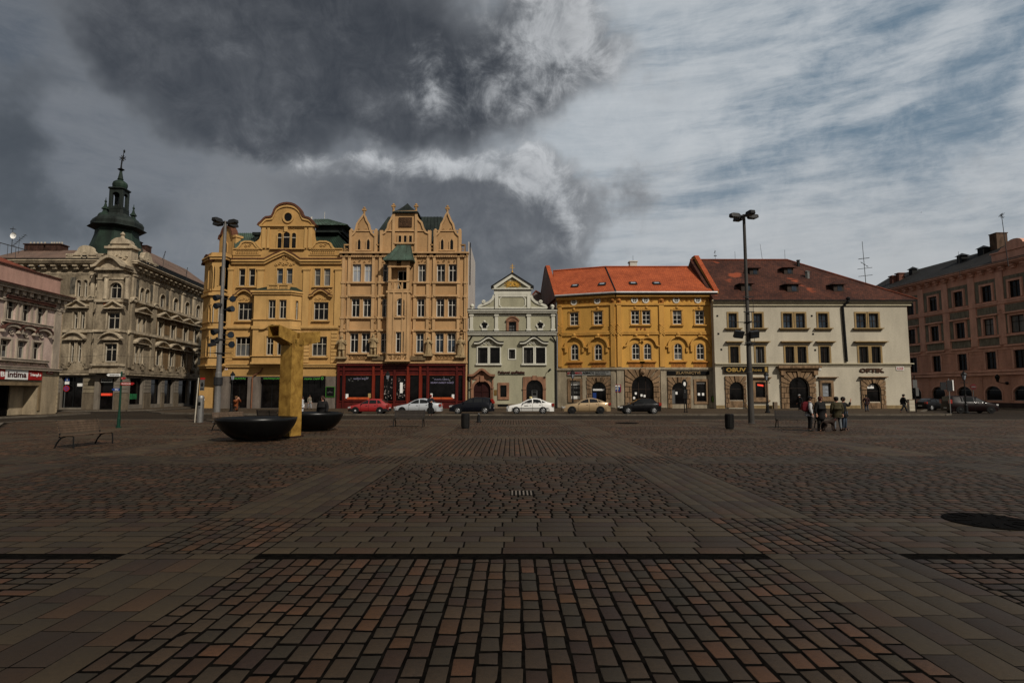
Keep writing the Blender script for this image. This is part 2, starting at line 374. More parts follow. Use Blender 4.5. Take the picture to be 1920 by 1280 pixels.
# ================================================================ the cream house with the brown roof
def px_box(m, F, x0, y0, x1, y1, d0, d1): m.fbox(F, *F.rect(x0, y0, x1, y1), d0, d1)
def rustic(b, F, r, rise, x0, x1, yt, yb, mats, d=.16, n=9, key=True, name='stone_surround'):
    """blocks round an arched opening: jamb blocks, wedge stones and square corners"""
    u0, u1, z0, z1 = r; U0, U1 = F.u(x0, (yt+yb)/2), F.u(x1, (yt+yb)/2); Z1 = F.z((x0+x1)/2, yt); zb = F.z((x0+x1)/2, yb)
    w = u1-u0; rise = min(rise, w/2); Rr = (w*w/4+rise*rise)/(2*rise); cz = z1-Rr; cu = (u0+u1)/2; sp = z1-rise
    m = MB(); g = .035; rn = random.Random(int(x0))
    nb = max(3, int((sp-zb)/.55)); h = (sp-zb)/nb
    for i in range(nb):
        za, zz = zb+i*h+g, zb+(i+1)*h-g
        for a, c, e in ((U0, u0, 1), (u1, U1, 0)):
            mid = a + (c-a)*(.5+.16*(1 if i % 2 else -1)); dd = d + rn.uniform(-.02, .02)
            m.fbox(F, a, mid-g, za, zz, -.01, dd); m.fbox(F, mid+g, c, za, zz, -.01, dd-.015)
    a = math.asin(min(1, (w/2)/Rr))
    for i in range(n):
        t0 = -a + 2*a*i/n + .03; t1 = -a + 2*a*(i+1)/n - .03; dd = d + rn.uniform(-.02, .03); k = (i == n//2)
        def outp(t):
            dx, dz = math.sin(t), math.cos(t); s = 1e9
            if dz > 1e-6: s = min(s, (Z1-cz)/dz)
            if dx > 1e-6: s = min(s, (U1-cu)/dx)
            if dx < -1e-6: s = min(s, (U0-cu)/dx)
            return (cu+dx*s, cz+dz*s)
        pts = [(cu+Rr*math.sin(t0), cz+Rr*math.cos(t0)), (cu+Rr*math.sin(t1), cz+Rr*math.cos(t1)), outp(t1), outp(t0)]
        if abs(pts[2][0]-pts[3][0]) > .05 and abs(pts[2][1]-pts[3][1]) > .05:
            pts.insert(3, (U1 if t0 > 0 else U0, Z1))
        m.fpoly(F, pts, -.01, dd + (.12 if k and key else 0))
    o = m.build(name, mats[0], b)
    m = MB(); m.fband(F, outl(u0, u1, z0, z1, rise, 0), outl(u0, u1, z0, z1, rise, .3), -.012, d*.35)
    m.build('mortar_bed', mats[1], o); return o

CREAM = mat('cream_plaster', (.43, .388, .305), .9, .18, .5, 7, .1)
CREAMT = mat('ochre_window_trim', (.27, .185, .085), .85, .2)
CREAML = mat('pale_moulding', (.42, .37, .26), .85, .15)
SAND = mat('brown_sandstone', (.235, .15, .085), .9, .4, 2.5, 14, .3)
SANDD = mat('dark_stone_joint', (.07, .045, .028), .95, .3)
TILE_BROWN = tiles('weathered_brown_tiles', (.082, .027, .015), (.045, .016, .010), (.5, .48, .5), patch=1)
TILE_ORANGE = tiles('new_orange_tiles', (.37, .082, .026), (.29, .06, .02), (.74, .7, .66))
TILE_RED = tiles('old_red_tiles', (.20, .05, .025), (.15, .04, .02), (.6, .6, .6))
TILE_DARK = tiles('dark_slate', (.02, .018, .017), (.014, .013, .012), (.6, .6, .6))
TILE_GREY = tiles('brown_grey_roofing', (.15, .095, .07), (.12, .08, .06), (.7, .7, .72), row=.6, colw=.9)

YG = 69.0
F = Fac((atY(1341, 700, YG).x, YG), (atY(1712, 770, YG).x, YG))
b = G = thing('cream_house', 'long cream house with a dark brown tiled hip roof', 'house', F.pt(0, 0, 0))
zE = F.z(1500, 563); uR = F.L
kw = dict(case=.2, cd=.06, cm=CREAMT, sm=DKWOOD, gm=G_BLUE, rev=.25)
for x0, x1 in ((1366, 1381.5), (1413, 1429), (1468, 1485), (1492, 1509), (1534, 1552), (1605, 1623.5), (1628.6, 1646.6)):
    win(b, F, x0, 587.5, x1, 615, tr=.5, **kw)
for x0, x1 in ((1362, 1386), (1409, 1434), (1464, 1513), (1530, 1556), (1601.6, 1650.5)):
    m = MB(); r = F.rect(x0-3.5, 615, x1+4.5, 619); m.fbox(F, r[0]+.15, r[1]-.15, r[2], r[3]-.01, -.01, .2); m.fbox(F, r[0], r[1], r[3]-.12, r[3]-.005, -.012, .34); m.build('sill', CREAMT, b)
kw['gm'] = G_DARK
for x0, x1 in ((1369, 1385), (1417, 1433), (1472.5, 1489), (1495, 1512), (1538, 1555), (1610.6, 1628), (1634, 1651)):
    win(b, F, x0, 649.5, x1, 680.5, tr=0, **kw)
for x0, x1 in ((1360, 1392), (1407, 1442), (1463, 1521), (1528.6, 1564.5), (1600, 1662)):
    r = F.rect(x0, 637, x1, 643); hood(b, F, r[0], r[1], r[2], 'flat', CREAMT, d=.45)
# ground floor openings
rA = win(b, F, 1367, 715.6, 1394, 750, rise=1, case=0, cols=1, tr=.6, sm=DKWOOD, gm=G_SHOP)
rustic(b, F, rA, 9, 1360, 1399, 704.5, 764, (SAND, SANDD), n=9)
m = MB(); px_box(m, F, 1368, 751, 1393, 763.5, -.01, .05); px_box(m, F, 1374, 754, 1386, 760, -.01, .09); m.build('timber_panel', SAND, b)
rB = win(b, F, 1416, 716, 1435, 745, case=.3, cd=.12, cm=SAND, sill=.2, cols=1, tr=0, sm=DKWOOD, gm=G_SHOP, bottom=True)
r = F.rect(1409, 706, 1445, 710); hood(b, F, r[0], r[1], r[2], 'flat', SAND, d=.4)
rP = win(b, F, 1478, 706.5, 1517, 765.5, rise=1, case=0, cols=1, tr=.64, sm=DKWOOD, gm=G_SHOP, rev=.25, name='door')
rustic(b, F, rP, 9, 1464, 1529, 696, 766, (SAND, SANDD), n=11, d=.22)
m = MB(); r = F.rect(1456, 685.5, 1535.5, 696); m.fbox(F, r[0], r[1], r[3]-.3, r[3]-.02, -.01, .7); m.fbox(F, r[0]+.25, r[1]-.25, r[2]+.02, r[3]-.302, -.012, .4)
for uu in (r[0]+.35, r[1]-.85): m.fbox(F, uu, uu+.5, r[2]-.45, r[2]+.018, -.013, .45)
m.build('entablature', SAND, b)
rW = win(b, F, 1541, 717.5, 1558, 743.5, case=.3, cd=.12, cm=SAND, sill=.22, cols=1, tr=0, sm=DKWOOD, gm=G_NET, bottom=True)
m = MB()
for i in range(8): m.fbox(F, rW[0]+.12, rW[1]-.15-.2*(i % 3), rW[2]+.25+i*.17, rW[2]+.31+i*.17, -.2, -.185)
m.build('notice_print', GREYM, b)
r = F.rect(1532.5, 705.5, 1569, 709.5); hood(b, F, r[0], r[1], r[2], 'flat', SAND, d=.4)
rO = win(b, F, 1624, 717.5, 1651, 753, rise=1, case=0, cols=1, tr=.56, sm=DKWOOD, gm=G_SHOP)
rustic(b, F, rO, 9, 1614.5, 1660, 711, 766.5, (SAND, SANDD), n=9)
m = MB(); px_box(m, F, 1625, 754.5, 1652, 766, -.01, .05); px_box(m, F, 1633, 757, 1645, 763, -.01, .1); m.build('timber_panel', SAND, b)
m = MB(); px_box(m, F, 1628, 721.5, 1640, 728, -.19, -.17); m.build('window_notice', WHITEP, b)
r = F.rect(1610, 705.5, 1661.5, 709); hood(b, F, r[0], r[1], r[2], 'flat', SAND, d=.45)
wall(b, F, 0, uR, 0, zE-.02, CREAM, depth=13, rev=.25)
# the outer base course, string course, eaves
zs = F.z(1400, 681); m = MB(); m.fbox(F, -.02, uR+.05, zs-.32, zs, -.01, .1); m.fbox(F, -.02, uR+.3, zs-.1, zs+.02, -.012, .26); m.build('string_course', CREAML, b)
zd = F.z(1400, 759.5); m = MB(); edges = [0, F.u(1359, 764), F.u(1400, 764), F.u(1462, 764), F.u(1530, 764), F.u(1613, 764), F.u(1662, 764), uR+.06]
YS = mat('yellow_sandstone', (.25, .18, .09), .9, .35, 2)
for i in range(0, len(edges)-1, 2): m = MB(); m.fbox(F, edges[i], edges[i+1], 0, zd, -.01, .07); m.build('base_course', YS, b)
cornice(b, F, .02, uR+.35, zE+.02, CREAML, ((.18, .5), (.2, .34), (.3, .18)))
m = MB()
for x0, y0 in ((1345, 592), (1347, 625.5), (1352.5, 655), (1522, 592), (1524.5, 626), (1528.5, 656), (1354, 690)):
    u, z = F.P(x0, y0); m.fbox(F, u-.1, u+.1, z-.1, z+.1, .0, .04)
m.build('vent_cover', BLACK, b)
# roof: hipped at the street corner
Er = [F.pt(-.1, .55, zE), F.pt(uR+1.0, .55, zE)]
rl, rr = atY(1270, 487.5, YG+8), atY(1476, 487.5, YG+8); back = [F.pt(uR+1.0, -18, zE), F.pt(-.1, -18, zE)]
zr = rl.z; rl = Vector((F.pt(-.1,0,0).x, YG+8, zr)); rr.z = zr
m = MB(); m.add([Er[0], Er[1], back[0], back[1], rl, rr], [(0,1,5,4), (1,2,5), (2,3,4,5), (3,0,4)])
roofG = m.build('roof', TILE_BROWN, b)
m = MB(); m.add([p - Vector((0,0,.14)) for p in Er+back] + [p - Vector((0,0,.005)) for p in Er+back], [(0,1,5,4),(1,2,6,5),(2,3,7,6),(3,2,1,0)]); m.build('gutter', BLACKM, roofG)
m = MB(); m.tube([rl+Vector((0,0,.03)), rr+Vector((0,0,.03))], .13, 6); m.tube([rr+Vector((0,0,.03)), Er[1]+Vector((0,0,.05))], .12, 6); m.build('ridge_tiles', TILE_RED, roofG)
def on_slope(px, py, a, c, e):               # sight line meets the plane through a, c, e
    n = (c-a).cross(e-a); d = ray(px, py); t = (a - Vector((0,0,HC))).dot(n)/d.dot(n); return Vector((0,0,HC)) + d*t
def dormer(roof, p, w, h, slope, mt, gm, wood):
    """p: sill centre on the front slope"""
    m = MB(); dpt = h/slope + .6
    m.box(p.x-w/2, p.x+w/2, p.y-.15, p.y+dpt, p.z-.1, p.z+h*.75)
    d = m.build('dormer', wood, roof)
    m = MB(); x0, x1 = p.x-w*.78, p.x+w*.78; y0, y1 = p.y-.45, p.y+dpt+.8; z = p.z+h*.72
    m.add([(x0,y0,z),(x1,y0,z),(x1,y1,z+.1),(x0,y1,z+.1),(p.x-w*.15,y0+.5,z+h*.42),(p.x-w*.15,y1,z+h*.42)], [(0,1,4),(1,2,5,4),(3,0,4,5),(0,3,2,1)])
    m.build('dormer_roof', mt, d)
    m = MB(); m.box(p.x-w*.12, p.x+w*.3, p.y-.17, p.y-.152, p.z, p.z+h*.6); m.build('pane', gm, d); return d
for x0, x1, yt, yb in ((1400, 1427, 498, 514), (1464, 1492, 497, 513), (1383, 1415, 526.5, 544.5), (1469, 1503, 527, 546), (1556, 1587, 528, 545)):
    p = on_slope((x0+x1)/2, yb, Er[0], Er[1], rl); s = p.y/FPX
    dormer(roofG, p, (x1-x0)*s*.62, (yb-yt)*s*.95, (zr-zE)/7.45, TILE_BROWN, G_BLUE, DKWOOD)
for x, y in ((1497, 490), (1512, 511), (1515, 512)):
    p = on_slope(x, y+9, Er[0], Er[1], rl); m = MB(); m.box(p.x-.14, p.x+.14, p.y-.14, p.y+.14, p.z-.4, p.z+.75); m.box(p.x-.2, p.x+.2, p.y-.2, p.y+.2, p.z+.75, p.z+.83); m.build('chimney', GREYM if x > 1500 else BLACKM, roofG)
m = MB(); p0, p1, p2 = F.P(1586, 564), F.P(1578.5, 575), F.P(1586.5, 678)
m.tube([F.pt(p0[0], .5, p0[1]+.2), F.pt(p0[0], .5, p0[1]-.15), F.pt(p1[0], .14, p1[1]), F.pt(p2[0], .14, p2[1])], .15, 8); m.ball(F.pt(p0[0], .5, p0[1]+.2), .24, 8); m.build('downpipe', BLACKM, b)
o, r = sign(F, 1356.6, 687.5, 1439, 699, BLACK, 'black shoe shop fascia with yellow outlined OBUV lettering', frame=mat('brown_frame', (.06, .04, .02), .5, .2))
YEL = mat('yellow_lettering', (.30, .19, .05), .5, .1)
text(o, F, 'OBUV', sub(r, .05, .5, .18, .84), YEL, .13, bold=.03); text(o, F, 'shoes', sub(r, .6, .86, .25, .78), YEL, .13, bold=.0)
m = MB(); m.fbox(F, *sub(r, .93, .985, .06, .94), .12, .14); m.build('shoe_picture', YEL, o)
o = thing('shop_lettering', 'large brown raised OPTIK letters on the cream wall', 'lettering', F.pt(F.u(1634, 695), 0, F.z(1634, 695)))
text(o, F, 'OPTIK', F.rect(1611, 690, 1657.5, 698), mat('brown_lettering', (.05, .025, .014), .5, .1), .06, bold=.05, ext=.05)
m = MB(); r = F.rect(1611, 698, 1657, 699); m.fbox(F, r[0], r[1], r[2]+.2, r[3]+.05, 0, .04); m.build('rail', BLACKM, o)
o, r = sign(F, 1681, 688, 1693, 692.8, RED, 'small red street name plate at the cream house corner', 'street_sign', 'sign', .05, WHITEP); text(o, F, 'RIEGROVA', sub(r, .1, .9, .25, .75), WHITEP, .055, bold=.02)
o, r = sign(F, 1534, 690.2, 1539, 694, WHITEP, 'small pale house number plate beside the cream house portal', 'house_number', 'sign', .05); text(o, F, '12', sub(r, .2, .8, .15, .85), BLACK, .055)
m = MB(); r = F.rect(1421, 719, 1433, 723); m.fpoly(F, [(r[0], r[3]), (r[0], r[3]-.22), (r[1], r[2]-.1), (r[1], r[2]+.12)], -.19, -.16); o = thing('neon_sign', 'slanted red lit strip inside the shop window under the OBUV fascia', 'sign', F.pt(F.u(1427, 721), 0, F.z(1427, 721))); m.build('light_strip', glow('red_neon', (.8, .06, .03), .35), o)

# ================================================================ the yellow house with the orange roof
YF = 70.0
FY = mat('yellow_plaster', (.49, .265, .06), .9, .2, .45, 6, .1); FYT = mat('yellow_moulding', (.48, .255, .062), .9, .2)
FYD = mat('ornament_ochre', (.36, .15, .035), .9, .3)
STONE = mat('grey_stone_base', (.31, .26, .185), .92, .35, 1.3, 9, .25)
GREYP = mat('grey_plaster', (.17, .135, .125), .92, .3, .8)
bx = atY(1155, 600, YF).x; rx = atY(1340, 600, YF).x
lx = ray(1045, 600).x/ray(1045, 600).y*72.6
FR_ = Fac((bx, YF), (rx, YF)); FL_ = Fac((lx, 72.6), (bx, YF))
b = FH = thing('yellow_house', 'bright yellow house with new orange tile roof and a slight bend in its facade', 'house', (bx, YF, 0))
zE2 = FR_.z(1250, 549); zG = FR_.z(1250, 688.6)
kw = dict(case=.22, cd=.05, cm=FYT, sm=WHITE, gm=G_DARK, sw=.085, cols=2, tr=.34, rows=(.67,), rev=.18)
for FF, xs, y0, y1 in ((FR_, ((1183.3, 1198.6), (1203.9, 1219.4), (1261.4, 1278), (1303.4, 1320)), 582.5, 607.5), (FL_, ((1068.6, 1084.8),), 586, 609.8), (FL_, ((1113, 1129.8),), 584, 608.5)):
    for x0, x1 in xs: win(b, FF, x0, y0, x1, y1, **kw)
kw.update(tr=.72, rows=(.36,), case=.22)
for FF, xs, y0, y1 in ((FR_, ((1184.7, 1199.5), (1207, 1221.4), (1263.8, 1279), (1305.8, 1320.3)), 643.8, 674), (FL_, ((1070.4, 1084.8), (1114.6, 1129.2)), 645, 674.8)):
    for x0, x1 in xs:
        r = win(b, FF, x0, y0, x1, y1, rise=1, **kw)
        if x0 not in (1184.7, 1207):
            cu = (r[0]+r[1])/2; Rr = (r[1]-r[0])/2+.72; zc = r[3]-(r[1]-r[0])/2
            arc = [(cu-Rr-.3, zc+.08), (cu-Rr, zc+.1)] + [(cu+Rr*math.sin(t), zc+.12+Rr*math.cos(t)) for t in [-1.45+2.9*i/14 for i in range(15)]] + [(cu+Rr, zc+.1), (cu+Rr+.3, zc+.08)]
            m = MB(); m.fstroke(FF, arc, .17, -.012, .26); m.ball(FF.pt(cu, .2, zc+Rr+.4), .22, 8); m.fbox(FF, cu-.3, cu+.3, zc+Rr+.08, zc+Rr+.25, -.01, .36)
            for s in (-1, 1): m.fbox(FF, cu+s*(Rr-.12)-.14, cu+s*(Rr-.12)+.14, zc-.55, zc+.0, -.01, .2)
            m.build('arched_hood', FYT, b)
        m = MB(); m.fbox(FF, r[0]-.55, r[1]+.55, r[2]-.36, r[2]-.22, -.01, .2); m.fbox(FF, r[0]-.4, r[1]+.4, r[2]-1.05, r[2]-.422, -.012, .03); m.relief(FF, r[0]-.35, r[1]+.35, r[2]-1.0, r[2]-.45, 4, .06, int(x0)); m.build('sill', FYD, b)
rr1 = FR_.rect(1184.7, 643.8, 1199.5, 674); rr2 = FR_.rect(1207, 643.8, 1221.4, 674); m = MB()
for r, sa, sb in ((rr1, -1.45, 1.1), (rr2, -1.1, 1.45)):
    cu = (r[0]+r[1])/2; Rr = (r[1]-r[0])/2+.6; zc = r[3]-(r[1]-r[0])/2
    arc = [(cu+Rr*math.sin(t), zc+.15+Rr*math.cos(t)) for t in [sa+(sb-sa)*i/14 for i in range(15)]]
    arc = [(cu-Rr-.35, zc+.1)] + arc if r is rr1 else arc + [(cu+Rr+.35, zc+.1)]
    m.fstroke(FR_, arc, .17, -.012, .26); m.ball(FR_.pt(cu, .2, zc+Rr+.4), .2, 8)
m.build('arched_hood', FYT, b)
for FF, x0, x1, yt, yb in ((FR_, 1180, 1223, 580, 611), (FR_, 1256, 1283, 580, 611), (FR_, 1298, 1325, 580, 611), (FL_, 1064, 1089, 583, 613), (FL_, 1108.5, 1134, 581, 612)):
    m = MB(); r = FF.rect(x0, yt, x1, yb); m.fbox(FF, r[0]+.1, r[1]-.1, r[2]-.0, r[2]+.13, -.01, .24); m.fbox(FF, r[0]+.15, r[1]-.15, r[3]-.1, r[3]+.0, -.01, .13)
    for c in ([(r[0]*.75+r[1]*.25), (r[0]*.25+r[1]*.75)] if x0 == 1180 else [(r[0]+r[1])/2]): m.ball(FF.pt(c, .08, r[3]+.2), .18, 8); m.fbox(FF, c-.45, c+.45, r[3]+.03, r[3]+.12, -.01, .12)
    m.build('sill', FYT, b)
# frieze with round vents, string courses, pilasters
for FF in (FR_, FL_):
    m = MB(); z = FF.z(1250 if FF is FR_ else 1100, 569 if FF is FR_ else 571); m.fbox(FF, -.0, FF.L, z-.22, z, -.01, .16); z3 = FF.z(1250 if FF is FR_ else 1100, 556.5 if FF is FR_ else 558.5); m.fbox(FF, 0, FF.L, z3-.14, z3, -.01, .14)
    m.fbox(FF, -.0, FF.L, zE2-.5, zE2-.16, -.01, .4); m.fbox(FF, 0, FF.L, zE2-.62, zE2-.502, -.012, .28); m.build('cornice', FYT, b)
    m = MB(); z = FF.z(1250 if FF is FR_ else 1100, 620.5 if FF is FR_ else 622); m.fbox(FF, 0, FF.L, z-.2, z, -.01, .12); m.fbox(FF, 0, FF.L, z-.42, z-.24, -.01, .16); m.build('string_course', FYT, b)
for FF, x, y in ((FR_, 1189.5, 562.3), (FR_, 1210.5, 562.3), (FR_, 1267.5, 562.3), (FR_, 1308, 562.3), (FL_, 1076.3, 566.5), (FL_, 1120, 564)):
    u, z = FF.P(x, y); m = MB(); ring = [(u+.26*math.cos(t), z+.26*math.sin(t)) for t in [2*math.pi*i/14 for i in range(15)]]; ro = [(u+(p-u)*1.6, z+(q-z)*1.6) for p, q in ring]
    m.fband(FF, ring, ro, -.01, .1); o = m.build('vent', WHITE, b); m = MB(); m.poly([FF.pt(p, .02, q) for p, q in ring[:-1]]); m.build('pane', G_DARK, o); m = MB(); m.fbox(FF, u-.03, u+.03, z-.26, z+.26, .02, .06); m.fbox(FF, u-.26, u+.26, z-.03, z+.03, .02, .059); m.build('vent_bars', WHITE, o)
m = MB()
for FF, xs in ((FR_, (1176, 1200, 1222, 1247, 1256, 1279, 1288, 1297, 1319, 1326)), (FL_, (1057, 1066, 1088, 1097, 1106, 1131, 1140))):
    for x in xs: u, z = FF.P(x, 562.4 if FF is FR_ else 566.5-(x-1076)*.045); m.relief(FF, u-.3, u+.3, z-.22, z+.22, 1, .1, x); 
m.build('frieze_ornament', FYD, b)
for FF, x0, x1 in ((FR_, 1157, 1165), (FR_, 1236, 1245.5), (FR_, 1331.5, 1339.5), (FL_, 1145.5, 1153.2), (FL_, 1046.5, 1054)):
    p = pil(b, FF, x0, x1, 571.5, 687.5, FYT, .16); m = MB(); u0, u1 = FF.u(x0, 617), FF.u(x1, 617)
    for k in range(4):
        z = FF.z((x0+x1)/2, 624.5-k*4.4); m.fstroke(FF, [(u0, z+.28), (u1, z-.28)], .13, .1, .24); m.fstroke(FF, [(u0, z-.28), (u1, z+.28)], .13, .1, .238)
    m.build('lattice_knot', FYT, p); m = MB(); u = (u0+u1)/2; z = FF.z((x0+x1)/2, 563); m.fbox(FF, u0, u1, z-.38, z+.38, -.01, .12); m.ball(FF.pt(u, .12, z), .22, 8); m.build('rosette', FYD, p)
m = MB(); r = FR_.rect(1191, 614, 1213, 619.5); m.relief(FR_, r[0], r[1], r[2], r[3], 3, .16, 5); m.build('coat_of_arms', mat('red_ornament', (.38, .12, .05), .8, .3), b)
for FF in (FR_, FL_): wall(b, FF, 0, FF.L, zG, zE2-.15, FY, depth=9, rev=.18); FF.holes = []
# stone ground floor
rA = win(b, FL_, 1069.5, 714, 1088, 749, case=.32, cd=.1, cm=SAND, cols=1, tr=0, sm=DKWOOD, gm=G_SHOP, bottom=True)
m = MB()
for c, e in ((.04, .2), (.78, .96)): m.fbox(FL_, *sub(rA, .06, .94, c, e), -.19, -.17)
m.build('window_poster', WHITEP, b); m = MB()
for k in range(4):
    for c in (.32, .58): m.fbox(FL_, *sub(rA, .08+k*.23, .25+k*.23, c, c+.13), -.19, -.172)
m.build('window_poster', GREYM, b)
rD = win(b, FL_, 1109.5, 715.6, 1137, 764.3, rise=1, case=0, cols=2, tr=.72, sm=BLACKM, gm=G_SHOP, name='door')
rustic(b, FL_, rD, 9, 1101, 1145, 706.5, 764.5, (SAND, SANDD), n=9)
m = MB(); m.fbox(FL_, *sub(rD, .08, .86, .66, .73), -.12, -.1); m.build('door_notice', WHITEP, b); m = MB(); m.fbox(FL_, *sub(rD, .06, .3, .1, .58), -.12, -.1); m.build('door_poster', BLUEP, b)
rP = win(b, FR_, 1184, 704.4, 1225, 764.8, rise=1, case=0, cols=3, tr=.58, sm=DKWOOD, gm=G_SHOP, name='door')
rustic(b, FR_, rP, 9, 1171.5, 1237, 692, 764.8, (SAND, SANDD), n=11, d=.24)
m = MB(); u, z = FR_.P(1204.5, 698); m.fpoly(FR_, [(u-.32, z+.5), (u-.3, z-.2), (u, z-.5), (u+.3, z-.2), (u+.32, z+.5)], .2, .5); m.ball(FR_.pt(u, .5, z), .25, 8); m.build('keystone', SAND, b)
m = MB()
for a, c in ((.08, .28), (.16, .42), (.38, .2), (.42, .36), (.56, .34), (.47, .12)): m.fbox(FR_, *sub(rP, a, a+.09, c, c+.07), -.12, -.1)
m.build('door_notice', WHITEP, b)
rZ = win(b, FR_, 1259.5, 716.7, 1287, 757.5, rise=1, case=0, cols=1, tr=.68, sm=DKWOOD, gm=G_SHOP)
rustic(b, FR_, rZ, 9, 1252, 1295, 706.5, 764.8, (SAND, SANDD), n=9)
m = MB(); m.fbox(FR_, *sub(rZ, .28, .42, .45, .57), -.19, -.17); m.build('window_notice', WHITEP, b)
rV = win(b, FR_, 1305.5, 715, 1324, 752.5, case=.3, cd=.1, cm=SAND, cols=1, tr=0, sm=DKWOOD, gm=G_SHOP, bottom=True)
m = MB()
for a in (.2, .62): m.fbox(FR_, *sub(rV, a, a+.22, .3, .43), -.19, -.17)
m.fbox(FR_, *sub(rV, .05, .95, .88, .95), -.19, -.171); m.build('window_notice', WHITEP, b)
for FF in (FR_, FL_): wall(b, FF, 0, FF.L, 0, zG-.001, STONE, name='ground_floor_wall', depth=9, rev=.18)
for FF, x0, x1 in ((FR_, 1157, 1170), (FR_, 1239, 1250), (FR_, 1328, 1340), (FL_, 1146, 1154), (FL_, 1092, 1101), (FL_, 1046, 1062)): pil(b, FF, x0, x1, 695, 764, STONE, .1)
for FF in (FR_, FL_):
    m = MB(); m.fbox(FF, -.05, FF.L+.05, zG-.26, zG-.0, -.01, .24); m.fbox(FF, -.02, FF.L+.02, zG-.4, zG-.262, -.012, .14); m.build('string_course', STONE, b)
# roof with skylights, fire gables and chimney
yr = YF+7.2; e0 = FL_.pt(-.15, .42, zE2); e1 = Vector((bx, YF-.42, zE2)); e2 = FR_.pt(FR_.L+.1, .42, zE2)
k0 = atY(1037, 509, 79.2); k1 = atY(1135, 501, yr); k2 = Vector((FR_.pt(FR_.L+.1,0,0).x, yr, k1.z)); k0.z = k1.z - .15
m = MB(); m.add([e0, e1, e2, k0, k1, k2, k0+Vector((0,8,-5)), k1+Vector((0,8,-5)), k2+Vector((0,8,-5))], [(0,1,4,3), (1,2,5,4), (3,4,7,6), (4,5,8,7)])
roofF = m.build('roof', TILE_ORANGE, b)
m = MB(); m.tube([k0+Vector((0,0,.05)), k1+Vector((0,0,.05)), k2+Vector((0,0,.05))], .14, 6); m.build('ridge_tiles', TILE_ORANGE, roofF)
m = MB(); m.tube([e1+Vector((0,0,.04)), k1+Vector((0,0,.05))], .09, 6); m.build('roof_seam', BLACKM, roofF)
m = MB(); m.tube([e0+Vector((0,-.1,-.02)), e1+Vector((0,-.1,-.02)), e2+Vector((.15,-.1,-.02))], .13, 8); m.build('gutter', mat('zinc', (.4, .39, .38), .45, .15, metal=.3), roofF)
m = MB(); m.tube([e0+Vector((0,-.1,-.16)), e1+Vector((0,-.1,-.16)), e2+Vector((.1,-.1,-.16))], .1, 6); m.build('gutter_shadow_strip', BLACKM, roofF)  # black strip that paints in the shadow under the gutter
def skylight(roof, c, a, bb, e, w=.36, h=.27, gm=G_NET):
    n = (bb-a).cross(e-a).normalized(); n = -n if n.z < 0 else n; U = (bb-a).normalized(); V = n.cross(U)
    m = MB(); m.obox(c+n*.05, U*(w+.12), V*(h+.12), n*.09); o = m.build('skylight', BLACKM, roof); m = MB(); m.obox(c+n*.145, U*w*.8, V*h*.62, n*.012); m.build('pane', gm, o)
for x, y in ((1078, 536.5), (1129, 533.5)): skylight(roofF, on_slope(x, y, e0, e1, k1), e0, e1, k1)
for x, y in ((1187, 532), (1231, 532)): skylight(roofF, on_slope(x, y, e1, e2, k1), e1, e2, k1)
m = MB(); c0, c1 = atY(1180, 503, yr+1), atY(1193, 490.5, yr+1); m.box(c0.x, c1.x, yr+.5, yr+1.5, c0.z-1.5, c1.z-.15); m.box(c0.x-.1, c1.x+.1, yr+.4, yr+1.6, c1.z-.15, c1.z); m.build('chimney', WHITE, roofF)
X = e2.x - .12; ap = atY(1276, 482, yr).z
def gable(nm, X0, w, ys, zs_, mt, cop, dx=0):
    m = MB(); n = len(ys); pts = list(zip(ys, zs_)); lo = zE2-.3
    A = [(X0+dx*(y-ys[0]), y, z) for y, z in pts]; Bq = [(X0+w+dx*(y-ys[0]), y, z) for y, z in pts]
    A2 = [(x, y, lo) for x, y, z in A]; B2 = [(x, y, lo) for x, y, z in Bq]
    for i in range(n-1): m.poly([A[i], A[i+1], A2[i+1], A2[i]]); m.poly([Bq[i+1], Bq[i], B2[i], B2[i+1]]); 
    m.poly([A[0], A2[0], B2[0], Bq[0]]); o = m.build(nm, mt, b)
    m = MB()
    for i in range(n-1): m.loft([[(a[0]-.04, a[1], a[2]), (c[0]+.06, c[1], c[2]), (c[0]+.06, c[1], c[2]+.16), (a[0]-.04, a[1], a[2]+.16)] for a, c in ((A[i], Bq[i]), (A[i+1], Bq[i+1]))])
    m.build('coping', cop, o)
gable('fire_gable', X, .5, (YF-.3, yr-.3, yr+.9, yr+8), (zE2+.12, ap, ap, ap-5), FYT, TILE_ORANGE)
zl = atY(1030, 501, 79.5).z
gable('fire_gable', lx-.35, .45, (72.4, 79.0, 80.2, 88), (zE2+.15, zl, zl, zl-6), GREYP, TILE_ORANGE, -.1)
m = MB(); m.add([(lx-.02, 72.62, 0), (lx-1.6, 86, 0), (lx-1.6, 86, zE2), (lx-.02, 72.62, zE2)], [(0, 3, 2, 1)]); m.build('side_wall', GREYP, b)
for FF, x in ((FL_, 1044.2), (FR_, 1340.6)):
    m = MB(); u = FF.u(x, 640); m.tube([FF.pt(u, .45, zE2-.1), FF.pt(u, .12, zE2-.8), FF.pt(u, .12, .1)], .085, 6); m.build('downpipe', GREYM, b)
o, r = sign(FL_, 1064, 695.7, 1145, 703.2, mat('grey_sign', (.19, .19, .18), .5, .15), 'grey travel agency fascia reading STUDENT AGENCY in red and black', frame=None)
text(o, FL_, '|STUDENT|', sub(r, .01, .34, .18, .82), RED, .13, bold=.03); text(o, FL_, 'AGENCY|', sub(r, .36, .62, .18, .82), BLACK, .13, bold=.03)
text(o, FL_, 'letenky jízdenky víza', sub(r, .65, .96, .55, .85), BLACK, .13, bold=.0); text(o, FL_, 'zájezdy pobyty', sub(r, .65, .9, .15, .45), BLACK, .13, bold=.0)
